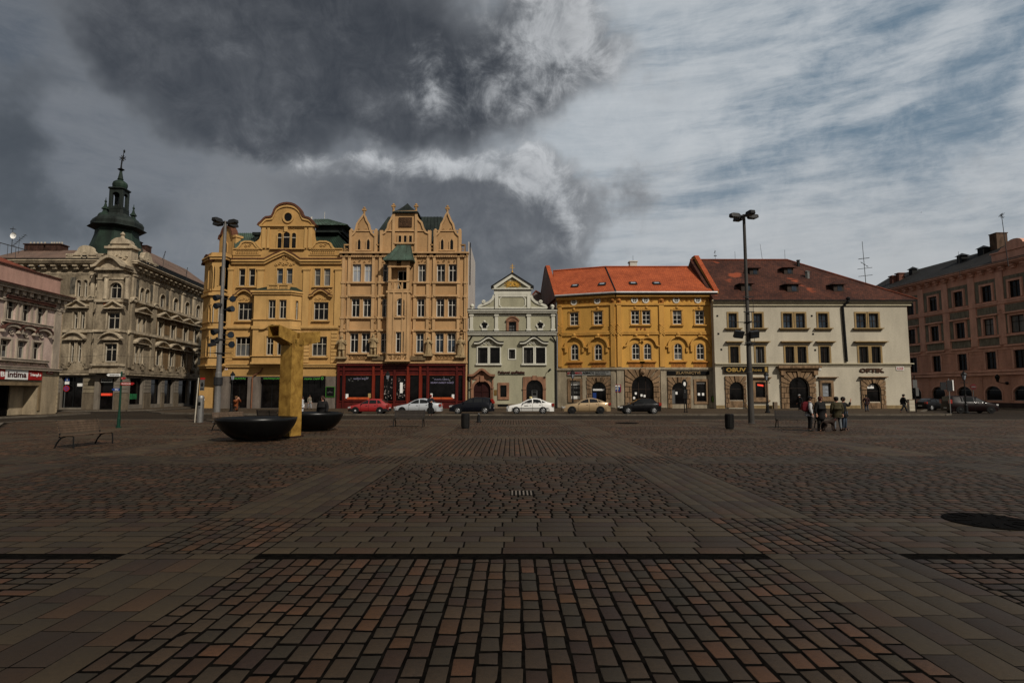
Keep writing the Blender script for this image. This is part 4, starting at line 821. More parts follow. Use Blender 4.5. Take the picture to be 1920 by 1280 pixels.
for x in (737.5, 780): m = MB(); u, z = FG.P(x, 398); finial(m, u, z+.3, .8); m.build('finial', CARVE, g)
for x0, x1 in ((747.5, 752.8), (757.4, 762.6), (767.3, 772.6)):
    r = FG.rect(x0, 442.5, x1, 454.5); m = MB(); m.fband(FG, outl(*r), outl(*r, 0, .14), -.01, .16); wd = m.build('window', TANL, g); m = MB(); m.poly([FG.pt(p, .02, q) for p, q in outl(*r)]); m.build('pane', G_DARK, wd)
r = FG.rect(748, 408, 772.5, 425.8); m = MB(); m.fbox(FG, *r, -.01, .12); pq = m.build('carved_plaque', mat('dark_carved_plaque', (.07, .035, .018), .8, .5, 5), g); m = MB(); m.relief(FG, r[0]+.15, r[1]-.1, r[2]+.1, (r[2]+r[3])/2, 4, .3, 3); m.relief(FG, r[0]+.15, r[1]-.1, (r[2]+r[3])/2, r[3]-.1, 3, .3, 4); m.build('relief', mat('plaque_relief', (.13, .07, .035), .8, .4, 5), pq)
pb = FG.rect(734.5, 399, 783, 400); cxm = FG.u(761, 390); m = MB(); zz = FG.z(760, 398.5); za = FG.z(762, 376)
rg = lambda w, d0, d1, z: [FG.pt(cxm-w, d1, z), FG.pt(cxm+w, d1, z), FG.pt(cxm+w, d0, z), FG.pt(cxm-w, d0, z)]
w = (pb[1]-pb[0])/2; m.loft([rg(w, -2.6, .35, zz-.1), rg(w, -2.6, .35, zz), rg(w*.62, -2.1, -.2, zz+(za-zz)*.28), rg(w*.3, -1.6, -.65, zz+(za-zz)*.62), rg(.03, -1.15, -1.1, za)]); m.build('gable_roof', COPPERD, g)
for x0, x1 in ((645.5, 655.5), (706, 713), (806.5, 814), (863.5, 872)):
    m = MB(); r = FG.rect(x0, 458, x1, 473); m.fbox(FG, r[0]-.05, r[1]+.05, r[3]-.16, r[3], -.4, .1); m.fbox(FG, r[0]-.05, r[0]+.1, zc, r[3]-.16, -.4, .06); m.fbox(FG, r[1]-.1, r[1]+.05, zc, r[3]-.16, -.4, .06); m.relief(FG, r[0]+.1, r[1]-.1, zc+.05, r[3]-.2, 1, .25, int(x0)); m.fbox(FG, r[0], r[1], zc, zc+.15, -.4, .08); m.build('parapet_shell', CARVE, b)
yr_ = YD+5; A = [atY(699, 474, YD+1.6), atY(836, 474, YD+1.6), atY(834.5, 414, yr_), atY(828, 406, yr_+1.5), atY(727.5, 408, yr_+1.5), atY(700, 433, YD+3)]
zR = F.z(760, 474); tp = atY(770, 406.5, yr_).z; m = MB(); xl, xr_ = atY(700, 440, YD+2).x, atY(835, 440, YD+2).x; xl2, xr2 = atY(728, 408, yr_).x, atY(829.5, 407, yr_).x
m.loft([[(xl, YD+.9, zR), (xr_, YD+.9, zR), (xr_, YD+11, zR), (xl, YD+11, zR)], [(xl+.3, YD+2.2, zR+(tp-zR)*.5), (xr_-.1, YD+2.2, zR+(tp-zR)*.5), (xr_-.1, YD+10, zR+(tp-zR)*.5), (xl+.3, YD+10, zR+(tp-zR)*.5)], [(xl2, yr_, tp), (xr2, yr_, tp), (xr2, YD+8, tp), (xl2, YD+8, tp)]]); rf = m.build('roof', COPPERD, b)
m = MB()
for i in range(17): t = (i+.5)/17; m.tube([(xl+(xr_-xl)*t, YD+.86, zR), (xl+.3+(xr_-xl-.4)*t, YD+2.16, zR+(tp-zR)*.5), (xl2+(xr2-xl2)*t, yr_-.04, tp)], .05, 4)
m.build('roof_seam', COPPERD, rf)
m = MB(); xe = F.pt(F.L, 0, 0).x; m.box(xe-.02, xe+.12, YD+.35, YD+12, .0, F.z(876, 452)); m.build('side_wall', mat('pale_side_wall', (.42, .38, .34), .9, .2), b)
m = MB(); m.tube([(xe+.2, YD+.8, F.z(876, 452)), (xe+.2, YD+.8, F.z(876, 532))], .07, 5); m.build('flue_pipe', BLACKM, b)
m = MB(); u = F.u(874.8, 600); m.tube([F.pt(u, .35, zC-.1), F.pt(u, .18, zC-.5), F.pt(u, .18, 0)], .1, 6); m.build('downpipe', TANL, b)
# shop front
FS = Fac(F.pt(.02, .25, 0)[:2], F.pt(F.u(873, 720), .25, 0)[:2]); wy = (703, 749.5)
def shopwin(x0, y0, x1, y1, gm=G_SHOP, nm='shop_window', bars=1):
    r = FS.rect(x0, y0, x1, y1); opening(b, FS, r, case=.1, cd=.05, cm=REDL, sm=None, gm=gm, name=nm, rev=.18, bottom=True); return r
s1 = shopwin(647, 703.5, 697, 748); shopwin(636.5, 703.5, 642.5, 751); shopwin(703, 703, 712.5, 751); dr = shopwin(719, 703.5, 737, 756, nm='door'); s2 = shopwin(742.5, 703.5, 761, 751); shopwin(768.5, 703, 785, 751); shopwin(791.5, 703, 799.5, 751); s3 = shopwin(804.5, 703.5, 854, 748); shopwin(859, 703, 867, 751)
zs1 = FS.z(755, 684); wall(b, FS, 0, FS.L, 0, zs1, REDW, name='shop_front', depth=.3, rev=.18, back=False)
m = MB(); m.fbox(F, 0, F.L, 0, zB-.001, -.1, -9); m.build('ground_floor_wall', TAN, b)
m = MB(); m.fbox(FS, -.05, FS.L+.05, zs1-.1, zs1+.1, -.25, .25); m.fbox(FS, -.02, FS.L+.02, FS.z(755, 694.5), FS.z(755, 692.5), -.01, .12); m.fbox(FS, -.02, FS.L+.02, FS.z(755, 752.5), FS.z(755, 751.2), -.01, .09); m.build('shop_cornice', REDW, b)
for x in (634.5, 644.5, 700, 715.5, 739.8, 764.8, 788, 802, 856.5, 870):
    m = MB(); u = FS.u(x, 720); m.fbox(FS, u-.13, u+.13, 0, zs1-.102, -.012, .14); m.build('shop_post', REDL if x in (715.5, 700, 764.8, 788) else REDW, b)
rn = random.Random(4)
m = MB()
for r in (s1, s3): m.fbox(FS, r[0]+.25, r[1]-.3, r[2]+.0, r[2]+.22, -.16, -.1)
m.build('window_display_shelf', mat('orange_display', (.5, .09, .025), .5, .3), b)
m = MB()
for r, cs in ((s1, ((.02, .12, .03, .22),)), (s3, ((.05, .13, .06, .24), (.86, .97, .03, .2)))):
    for c in cs: m.fbox(FS, *sub(r, *c), -.14, -.12)
m.build('window_notice', WHITEP, b)
m = MB(); m.fbox(FS, *sub(s1, .86, .98, .05, .24), -.14, -.12); m.build('window_notice', mat('yellow_paper', (.35, .25, .1), .7, .2), b)
for r, mt_, n in ((dr, WHITEP, 22), (s2, WHITEP, 26), (s1, GREYM, 16), (s3, GREYM, 8)):
    m = MB()
    for i in range(n):
        a, c = rn.random()*.86+.03, rn.random()*.75+.1; w_, h_ = rn.uniform(.04, .12), rn.uniform(.02, .07)
        if r in (s1, s3): c = .72+rn.random()*.24; w_ *= .5
        m.fbox(FS, *sub(r, a, min(.97, a+w_), c, min(.97, c+h_)), -.15, -.145+i*.001)
    m.build('window_print', mt_ if r in (s1, s3) else mat('small_prints', (.3, .24, .22), .6, .5, 6), b)
m = MB(); m.fbox(FS, *sub(s2, .38, .66, .3, .72), -.12, -.1); m.build('window_poster', WHITEP, b)
m = MB()
for s in (0, 1): m.fpoly(FS, [(s3[0]+.1 + s*(s3[1]-s3[0]-.2), s3[3]-.4), (s3[0]+.1+s*(s3[1]-s3[0]-.2)+(.9-1.8*s), s3[3]-.7), (s3[0]+.15+s*(s3[1]-s3[0]-.3), s3[2]+.9)], -.17, -.165)
m.build('curtain', mat('maroon_curtain', (.09, .03, .022), .9, .3), b)
o = thing('window_lettering', 'pale violet lettering across the right red shop window', 'lettering', FS.pt(s3[0], 0, s3[2])); LV = mat('violet_lettering', (.24, .22, .34), .5, .1)
text(o, FS, 'VLASTA ČESKÁ', sub(s3, .18, .74, .8, .88), LV, -.12, bold=.0); text(o, FS, 'KRÁSY DÁRKY DARŮ', sub(s3, .06, .92, .66, .75), LV, -.12, bold=.01)
o = thing('window_lettering', 'faded pale lettering across the left red shop window', 'lettering', FS.pt(s1[0], 0, s1[2])); text(o, FS, 'HRAČKY DÁRKY', sub(s1, .3, .85, .83, .9), LV, -.12, bold=.0)

# ================================================================ the yellow art nouveau corner house
YC = 70.0
F = Fac((atY(398, 720, YC).x, YC), (atY(632.3, 720, YC).x, YC))
b = CH = thing('corner_house', 'ochre yellow art nouveau corner house with a round topped gable and corner turret', 'house', F.pt(0, 0, 0))
CY = mat('ochre_plaster', (.425, .25, .088), .9, .22, .5, 6, .1); CYL = mat('ochre_moulding', (.45, .272, .10), .88, .16); CTILE = tiles('coping_tiles', (.16, .06, .03), (.11, .045, .025), (.7, .7, .7), .15, .12)
SHST = mat('grey_shop_stone', (.14, .115, .095), .85, .3, 1.6)
zB, zK, zC = F.z(520, 683.5), F.z(520, 705), F.z(520, 489)
kw = dict(case=.14, cd=.08, cm=CYL, sm=OFFWHITE, gm=G_DARK, cols=2, tr=.62, sw=.1, rev=.24)
for x0, x1 in ((448, 460), (466.8, 478.6)): win(b, F, x0, 503.8, x1, 536, **{**kw, 'cols': 1, 'gm': G_DARK})
for x0, x1 in ((519, 531), (537, 548.8)): win(b, F, x0, 503.3, x1, 531.7, **{**kw, 'cols': 1, 'gm': G_BLUE})
for x0, x1 in ((589.6, 601.2), (607.4, 619.6)): win(b, F, x0, 503.5, x1, 535.7, **{**kw, 'cols': 1, 'gm': G_CURT})
for x0, y0, x1, y1 in ((446.3, 567, 473.3, 600), (588, 566.3, 616, 599.8), (441.3, 631.5, 469.4, 667.5), (584.6, 631, 613, 667.2)): win(b, F, x0, y0, x1, y1, **{**kw, 'cols': 3, 'sw': .1})
for x0, x1, yb in ((444, 482, 537), (586, 624, 536.5), (441, 477, 601), (585, 619, 600.5), (438, 472, 668.5), (581, 616, 668.2)):
    m = MB(); r = F.rect(x0, yb, x1, yb+2.6); m.fbox(F, r[0], r[1], r[2], r[3], -.01, .26); m.build('sill', CYL, b)
    if yb < 560:
        for dx in (0, 1): m = MB(); uu = r[0]+.1 if not dx else r[1]-.7; m.relief(F, uu, uu+.6, r[2]-.75, r[2]-.05, 1, .2, int(x0)); m.build('carved_bracket', CYL, b)
for x0, x1 in ((439, 481), (581, 624)):
    r = F.rect(x0, 545, x1, 557.5); cu = (r[0]+r[1])/2; pts = [(r[0], r[2]+.1), (r[0]+.5, r[2]+.25)] + [(cu-1.0+2.0*i/10, r[2]+.3+.55*math.sin(math.pi*i/10)) for i in range(11)] + [(r[1]-.5, r[2]+.25), (r[1], r[2]+.1)]
    m = MB(); m.fstroke(F, pts, .2, -.012, .4); hd = m.build('hood', CYL, b); m = MB(); m.fstroke(F, [(u, z+.14) for u, z in pts], .1, -.013, .46); m.build('hood_tiles', CTILE, hd); m = MB(); m.relief(F, r[0]+.6, r[1]-.6, r[2]-.55, r[2]+.15, 4, .14, int(x0)); m.build('carved_panel', CYL, hd)
# pilasters, giant order
for xt, xb in ((484.5, 480), (570.5, 566), (632, 626)):
    p = pil(b, F, xb+2, xb+14, 503, 611, CYL, .18, cap=True)
p = pil(b, F, 427, 436, 503, 611, CYL, .14, cap=True)
for x0, x1 in ((568, 580), (621, 632)):
    m = MB(); u0, u1 = F.u(x0, 650), F.u(x1, 650)
    for i in range(9): zz = F.z(600, 680-i*6.8); m.fbox(F, u0, u1, zz, zz+.36, -.01, .1)
    m.build('rusticated_pilaster', CYL, b)
for x0, x1 in ((424, 437.5), (473, 483)):
    m = MB()
    for i in range(11): zz = F.z(600, 681-i*5.7); m.fbox(F, F.u(x0, 650), F.u(x1, 650), zz, zz+.3, -.01, .05)
    m.build('wall_banding', CY, b)
wall(b, F, F.u(424, 600)-1.9, F.L, zB, zC, CY, depth=13, rev=.24)
m = MB(); uL = F.u(424, 600); z = F.z(520, 613); m.fbox(F, uL, F.L-.02, z-.16, z+.16, -.01, .26); m.fbox(F, uL, F.L-.02, z-.3, z-.162, -.012, .16); m.build('string_course', CYL, b)
m = MB(); m.fbox(F, uL, F.L, zB-.05, zB+.12, -.01, .4); m.fbox(F, uL, F.L, zB-.3, zB-.052, -.012, .28); m.build('ledge', CYL, b)
# main cornice with raised middle
u0, u1 = F.u(436, 490), F.u(641.5, 490); line = [(u0, zC), (F.u(498, 487), zC), (F.u(514, 481), F.z(514, 480.5)), (F.u(530, 473), F.z(530, 473.5)), (F.u(535.5, 472.5), F.z(535.5, 472)), (F.u(541, 474), F.z(541, 474)), (F.u(553, 481), F.z(553, 480.5)), (F.u(565, 487), zC), (u1, zC)]
wpk = MB(); wpk.fpoly(F, [(line[1][0], zC-.05)] + line[1:-1], -.4, -.001); wpk.build('wall', CY, b)
m = MB(); m.fstroke(F, line, .3, -.012, .42); m.fstroke(F, [(u, z-.3) for u, z in line], .24, -.014, .26); m.build('cornice', CYL, b)
m = MB(); m.fstroke(F, [(u, z+.2) for u, z in line], .12, -.01, .5); m.build('cornice_tiles', CTILE, b)
m = MB(); r = F.rect(515, 486, 556, 500); m.relief(F, r[0], r[1], r[2], r[3]-.2, 6, .22, 21); m.relief(F, r[0]+.9, r[1]-.9, r[3]-.4, r[3]+.6, 2, .2, 22); m.build('carved_cartouche', CYL, b)
m = MB(); u_ = F.u(424, 600)
# parapet, humps and big gable
FG = Fac(F.pt(0, -.1, 0)[:2], F.pt(F.L, -.1, 0)[:2]); zp = FG.z(520, 467.5)
m = MB(); m.fbox(FG, FG.u(437, 475), FG.u(642.5, 475), zC+.0, zp, -.5, 0)
def gp(l): return [FG.P(x, y) for x, y in l]
for l in ([(444, 467), (450, 461), (453.5, 455), (460, 452.8), (470, 453), (476, 455), (480, 461), (487, 467)], [(581, 467), (588, 461), (593, 455), (600, 452.8), (612, 453), (619, 456), (622, 462), (628, 467)]):
    pts = gp(l); m.fpoly(FG, [(pts[0][0], zp-.01)] + pts + [(pts[-1][0], zp-.01)], -.45, -.0)
pw = m.build('parapet', CY, b)
m = MB()
for l in ([(444, 467), (450, 461), (453.5, 455), (460, 452.8), (470, 453), (476, 455), (480, 461), (487, 467)], [(581, 467), (588, 461), (593, 455), (600, 452.8), (612, 453), (619, 456), (622, 462), (628, 467)]): m.fstroke(FG, gp(l), .2, -.3, .12)
for x0, x1 in ((437, 490), (579, 642.5)): m.fbox(FG, FG.u(x0, 468), FG.u(x1, 468), zp, zp+.12, -.52, .14); m.fbox(FG, FG.u(x0, 478), FG.u(x1, 478), FG.z(520, 478.5), FG.z(520, 477), -.01, .1)
m.build('parapet_ornament', CYL, pw)
for x0, x1 in ((443, 485), (583, 629)):
    m = MB(); n = 13; ua, ub_ = FG.u(x0, 472), FG.u(x1, 472)
    for i in range(n): u = ua+(i+.5)*(ub_-ua)/n; m.fstroke(FG, [(u+.13*math.cos(t), (FG.z(520, 472.6))+.22*math.sin(t)) for t in [k*math.pi/4 for k in range(9)]], .06, -.01, .08)
    m.build('parapet_fretwork', CYL, pw)
for x in (465, 606): m = MB(); m.relief(FG, FG.u(x-7, 460), FG.u(x+7, 460), FG.z(x, 463), FG.z(x, 456), 2, .18, x); m.build('carved_scroll', CYL, pw)
ol = [(480, 455), (484, 462), (489, 467)]
body = gp([(480.5, 453.5), (483.5, 459.5), (488, 464.5), (493, 467.3), (581, 467.3), (586, 464.5), (590, 459.5), (592.5, 453.5), (590, 448), (588.6, 440), (588.5, 424), (490, 424), (489.5, 440), (486.5, 448)])
m = MB(); m.fpoly(FG, body, -.5, .06)
top = gp([(484.5, 423.5), (487, 419.5), (491, 416.5), (496, 411), (500, 408), (506, 407.6), (511, 406), (514, 400), (516, 394), (520, 388.5), (526, 384.5), (533, 382.3), (540, 381.7), (547, 382.5), (554, 385), (560, 389.5), (564, 394.5), (566, 400), (569, 406), (574, 408), (580, 409.5), (584, 412.5), (588, 418.5), (594, 423.5)])
m.fpoly(FG, top, -.5, .08); gb = m.build('gable', CY, b)
m = MB(); m.fstroke(FG, top, .24, -.55, .3); m.build('gable_tiles', CTILE, gb)
m = MB(); m.fstroke(FG, [(u, z-.36) if abs(u-F.u(540, 400)) < 2 else (u, z-.3) for u, z in top[1:-1]], .22, .05, .22); m.fbox(FG, FG.u(488, 424), FG.u(591, 424), FG.z(540, 425.5), FG.z(540, 423.3), -.02, .35); m.fbox(FG, FG.u(490, 426), FG.u(589, 426), FG.z(540, 428), FG.z(540, 425.6), -.02, .2)
for x0, x1 in ((492, 499), (502, 506.5), (571.5, 576), (579, 586.5)): m.fbox(FG, FG.u(x0, 445), FG.u(x1, 445), FG.z(540, 465.5), FG.z(540, 428), .04, .2)
m.fbox(FG, FG.u(507, 468), FG.u(572, 468), FG.z(540, 468), FG.z(540, 466.2), -.02, .3); m.fstroke(FG, gp([(480.5, 453.5), (483.5, 459.5), (488, 464.5), (493, 467.3)]), .18, 0, .18); m.fstroke(FG, gp([(592.5, 453.5), (590, 459.5), (586, 464.5), (581, 467.3)]), .18, 0, .18)
u, z = FG.P(537.5, 430); m.fbox(FG, u-.22, u+.22, z-.35, z+.3, .05, .3); m.relief(FG, FG.u(520, 431), FG.u(534, 431), FG.z(527, 433), FG.z(527, 427.5), 2, .2, 1); m.relief(FG, FG.u(541, 431), FG.u(555, 431), FG.z(547, 433), FG.z(547, 427.5), 2, .2, 2); m.build('gable_trim', CYL, gb)
u, z = FG.P(541.3, 408); ring = [(u+.5*math.cos(t), z+.56*math.sin(t)) for t in [2*math.pi*i/20 for i in range(21)]]; ro = [(u+(p-u)*1.4, z+(q-z)*1.35) for p, q in ring]
m = MB(); m.fband(FG, ring, ro, .05, .24); wd = m.build('window', CYL, gb); m = MB(); m.poly([FG.pt(p, .1, q) for p, q in ring[:-1]]); m.build('pane', G_DARK, wd)
for x0, x1, yt, kk in ((521.5, 529.3, 437.5, 0), (532.3, 544.4, 436, 1), (548, 556, 437.5, 0)):
    r = FG.rect(x0, yt, x1, 466.5); m = MB(); m.fband(FG, outl(*r, .25), outl(*r, .25, .13), .05, .22); wd = m.build('window', CYL, gb); m = MB(); m.poly([FG.pt(p, .09, q) for p, q in outl(*r, .25)]); m.build('pane', G_DARK, wd); m = MB(); zt_ = r[2]+(r[3]-r[2])*.7; m.fbox(FG, r[0], r[1], zt_-.05, zt_+.05, .09, .14); m.build('frame', OFFWHITE, wd)
# canted oriel in the middle
q0, q1, q2, q3 = F.u(482, 620), F.u(549.5, 620), F.u(564.5, 620), 1.15
FO = Fac(F.pt(q0, q3, 0)[:2], F.pt(q1, q3, 0)[:2]); FO2 = Fac(F.pt(q1, q3, 0)[:2], F.pt(q2, 0, 0)[:2]); zo0, zo1 = F.z(520, 683)+.1, FO.z(520, 548)
for x0, x1 in ((503.2, 517), (523.5, 537.3)): win(b, FO, x0, 562, x1, 597, **kw)
for x0, x1 in ((499, 512.9), (519.3, 533)): win(b, FO, x0, 630, x1, 665.4, **kw)
win(b, FO2, 554, 564, 558.5, 601, **{**kw, 'cols': 1, 'case': .06})
wall(b, FO, 0, FO.L, zo0, zo1, CYL, name='oriel_wall', depth=1.1, rev=.2); wall(b, FO2, 0, FO2.L, zo0, zo1, CYL, name='oriel_wall', depth=.4, rev=.15)
m = MB(); m.add([F.pt(q0, 0, zo0), F.pt(q0, q3, zo0), F.pt(q0, q3, zo1), F.pt(q0, 0, zo1)], [(0,1,2,3)]); m.build('oriel_side', CYL, b)
def oring(g, z): return [F.pt(q0-g, 0, z), F.pt(q0-g, q3+g, z), F.pt(q1+g*.5, q3+g, z), F.pt(q2+g*1.2, .0, z)]
for za, zb_, g in ((zo1-.02, zo1+.2, .32), (zo1-.25, zo1-.03, .18), (F.z(520, 617)-.1, F.z(520, 612.5), .14), (zo0-.1, zo0+.14, .12), (FO.z(520, 668), FO.z(520, 666.5), .16), (FO.z(520, 599.5), FO.z(520, 598), .14)): m = MB(); m.loft([oring(g, za), oring(g, zb_)]); m.build('oriel_moulding', CYL, b)
hd = thing; m = MB(); r = FO.rect(488, 617, 540, 625)
m.fstroke(FO, bump_arc(FO.u(488, 620), FO.u(536, 620), FO.z(515, 616), .55), .18, -.01, .3); m.relief(FO, FO.u(505, 620), FO.u(526, 620), FO.z(515, 621), FO.z(515, 615), 3, .2, 8); m.build('hood', CYL, b)
zc1 = zo1+.2; m = MB(); zt_ = FO.z(520, 534); m.loft([oring(.3, zc1), [F.pt(q0+.7, 0, zc1+.45), F.pt(q0+.7, q3-.4, zc1+.45), F.pt(q1-.3, q3-.4, zc1+.45), F.pt(q1+.5, 0, zc1+.45)], [F.pt(q0+1.2, 0, zt_-.1), F.pt(q0+1.2, q3-.7, zt_-.1), F.pt(q1-.5, q3-.7, zt_-.1), F.pt(q1+.2, 0, zt_-.1)]]); m.build('oriel_roof', COPPERG, b)
ra = (FO.u(501, 540), FO.u(543, 540)); zt_ = FO.z(520, 532.5); m = MB(); m.fbox(FO, ra[0], ra[1], zt_-.14, zt_, -.3, .1); m.fbox(FO, ra[0], ra[1], zc1, zc1+.14, -.3, .08)
for t in (0, .46, .92): uu = ra[0]+(ra[1]-ra[0])*t; m.fbox(FO, uu, uu+(ra[1]-ra[0])*.08, zc1+.14, zt_-.14, -.25, .06)
for i in range(14):
    t = .1+i*.061
    if .43 < t < .55: continue
    uu = ra[0]+(ra[1]-ra[0])*t; m.fbox(FO, uu-.05, uu+.05, zc1+.14, zt_-.14, -.12, -.02)
m.build('balustrade', CYL, b)
# corner turret
ct0, ct1 = F.u(400, 600), F.u(424.5, 600); TQ = .9
FT = Fac(F.pt(ct0, TQ, 0)[:2], F.pt(ct1, TQ, 0)[:2]); cl = FT.pt(0, 0, 0); FTL = Fac((cl.x-1.9, cl.y+1.9), (cl.x, cl.y))
zt0, zt1 = FT.z(412, 687), FT.z(412, 487)
win(b, FT, 408, 571, 417, 602, **{**kw, 'cols': 1, 'gm': G_BLUE, 'case': .08}); win(b, FT, 404, 632, 413, 667, **{**kw, 'cols': 1, 'case': .08}); win(b, FT, 410.5, 499, 420, 536, rise=1, **{**kw, 'cols': 1, 'case': .14, 'sm': None, 'rev': .2})
win(b, FTL, 392, 573, 397, 604, **{**kw, 'cols': 1, 'case': .08}); win(b, FTL, 387, 632, 392, 668, **{**kw, 'cols': 1, 'case': .08}); win(b, FTL, 391.5, 498, 400, 540, rise=1, **{**kw, 'cols': 1, 'case': .12, 'sm': None, 'rev': .2})
for FF in (FT, FTL): wall(b, FF, 0, FF.L, zt0, zt1, CYL, name='turret_wall', depth=1.0, rev=.2)
m = MB(); e = FT.pt(FT.L, 0, 0); m.add([(e.x, e.y, zt0), (e.x, YC+1, zt0), (e.x, YC+1, zt1), (e.x, e.y, zt1)], [(0,1,2,3)]); m.build('turret_side', CYL, b)
def tring(g, z): a = FTL.pt(0, 0, 0); return [(a.x-g, a.y, z), (a.x-g*.5, a.y-g*.9, z), (cl.x-g*.4, cl.y-g, z), (e.x+g, e.y-g, z), (e.x+g, YC+1.2, z), (a.x-g, YC+3, z)]
for ya, yb_, g in ((690, 686, .12), (686, 683, .3), (616, 612, .2), (554, 549, .28), (545, 542, .1), (487, 483, .32), (483, 481, .2), (670, 668, .12), (604, 602.5, .12)): m = MB(); m.loft([tring(g, FT.z(412, ya)), tring(g, FT.z(412, yb_))]); m.build('turret_moulding', CYL, b)
m = MB(); zq, zq2 = FT.z(412, 481), FT.z(412, 473.5); m.loft([tring(.2, zq), tring(.1, zq2)]); m.loft([tring(.45, zq-.1), tring(.4, zq+.06)]); m.build('turret_parapet', CY, b)
m = MB(); mid_ = FTL.L/2; m.fstroke(FTL, [(-.3, zt1-.2)] + [(FTL.L*(i/8), zt1+.0+.75*math.sin(math.pi*i/8)) for i in range(9)] + [(FTL.L+.2, zt1-.2)], .22, -.2, .35); m.build('turret_tiles', CTILE, b)
# side street facade and its gable
p0 = FTL.pt(0, 0, 0); FSd = Fac((p0.x-1.0, p0.y+16), (p0.x, p0.y)); wall(b, FSd, 0, FSd.L, 0, zt1-.3, CY, name='side_wall', depth=3, rev=.2)
g0 = atY(411, 475, YC+2.5); g1 = atY(437, 475, YC+2.5); m = MB(); zg0 = g0.z-.3; pts = [(411.5, 450), (413, 443), (416, 440), (418.5, 432), (421, 427), (426, 424.8), (432, 425.5), (435, 431), (437, 440), (438.5, 445)]; P3 = [atY(x, y, YC+2.5) for x, y in pts]
FG2 = Fac((P3[0].x, YC+3.2), (P3[-1].x, YC+2.2)); o2 = [FG2.P(x, y) for x, y in pts]; m.fpoly(FG2, [(o2[0][0], zg0)] + o2 + [(o2[-1][0], zg0)], -.6, 0); tg = m.build('gable', CY, b); m = MB(); m.fstroke(FG2, o2, .26, -.7, .2); m.build('gable_tiles', CTILE, tg)
r = FG2.rect(419, 455, 426, 474); opening(tg, FG2, r, rise=.5, case=.14, cm=CYL, gm=G_DARK, proud=True)
m = MB(); m.fbox(FG2, o2[-1][0]-.1, o2[-1][0]+.55, zg0, FG2.z(437, 446), -.8, .1); m.fbox(FG2, o2[-1][0]-.2, o2[-1][0]+.65, FG2.z(437, 446), FG2.z(437, 442), -.9, .2); m.build('chimney', CYL, b)
# copper mansards
def mans(name, x0, x1, yb, yt, ins, mt, Y0=YC+1.0, dp=10, led=None, seams=12):
    a, c = atY(x0, yb, Y0), atY(x1, yb, Y0); t0, t1 = atY(x0+ins[0], yt, Y0+2.5), atY(x1-ins[1], yt, Y0+2.5); m = MB()
    m.loft([[(a.x, Y0, a.z), (c.x, Y0, a.z), (c.x, Y0+dp, a.z), (a.x, Y0+dp, a.z)], [(t0.x, Y0+2.5, t0.z), (t1.x, Y0+2.5, t0.z), (t1.x, Y0+dp-2.5, t0.z), (t0.x, Y0+dp-2.5, t0.z)]])
    r_ = m.build(name, mt, b); m = MB()
    for i in range(seams+1): t = i/seams; m.tube([(a.x+(c.x-a.x)*t, Y0-.03, a.z), (t0.x+(t1.x-t0.x)*t, Y0+2.47, t0.z)], .05, 4)
    m.build('roof_seam', mt, r_); return a, c, t0, t1
mans('roof', 441, 493, 466, 437, (-1.5, 8), COPPER)
mans('roof', 584, 657, 467, 434, (6, 29), COPPERG, seams=14)
a, c = atY(586, 437, YC+2.6), atY(636, 437, YC+2.6); m = MB(); m.box(a.x, c.x, YC+2.2, YC+9, a.z, a.z+.25); m.box(a.x+.3, c.x+.3, YC+2.9, YC+8, a.z+.25, atY(600, 421, YC+2.6).z); m.build('roof_drum', COPPERD, b)
a, c, t0, t1 = mans('roof', 584, 652, 421.5, 411, (5, 38), COPPER, YC+2.3, 8, seams=9)
a, c = atY(477, 441, YC+2), atY(496, 434, YC+2); m = MB(); m.box(a.x, c.x, YC+2, YC+6, a.z-1.4, a.z); m.box(a.x-.2, c.x, YC+1.8, YC+6, a.z, a.z+.35); m.build('dormer', COPPERD, b)
m = MB(); p = atY(608.5, 411, YC+6); m.tube([p, p+Vector((0,0,1.0))], .03, 4); q = atY(584, 411, YC+5); m.tube([q, q+Vector((0,0,.3))], .12, 6); m.build('chimney', WHITE, b)
# ground floor with shops
FK = Fac(F.pt(F.u(404, 730), .02, 0)[:2], F.pt(F.L, .02, 0)[:2])
r1 = win(b, FK, 429, 706.5, 463.5, 765, case=0, sm=BLACKM, gm=G_SHOP, cols=2, tr=.78, name='shop_window', rev=.5, sw=.1)
r2 = win(b, FK, 487, 706.5, 527.6, 765, case=0, sm=BLACKM, gm=G_SHOP, cols=2, tr=.78, name='shop_window', rev=.5, sw=.1)
r3 = win(b, FK, 564, 706.5, 610, 755, case=0, sm=BLACKM, gm=G_SHOP, cols=4, tr=.78, name='shop_window', rev=.4, sw=.07, rows=(.4,))
win(b, FK, 405.5, 709, 414, 765, case=0, gm=G_SHOP, name='shop_window', rev=.4)
wall(b, FK, 0, FK.L, 0, zK, SHST, name='ground_floor_wall', depth=9, rev=.5)
m = MB(); m.fbox(F, F.u(400, 695), F.L-.01, zK+.002, zB-.28, -6, .05); m.build('fascia_band', CY, b)
m = MB(); p = [F.P(493.5, 690), F.P(489, 697), F.P(476.5, 704), F.P(474.5, 708), F.P(472, 765)]; m.tube([F.pt(u, .16, z) for u, z in p], .09, 6); m.build('downpipe', mat('copper_pipe', (.2, .09, .05), .5, .3, metal=.3), b)
GRN = mat('green_sign_letters', (.035, .16, .02), .5, .15); GRN2 = glow('lit_green_letters', (.05, .22, .03), .12)
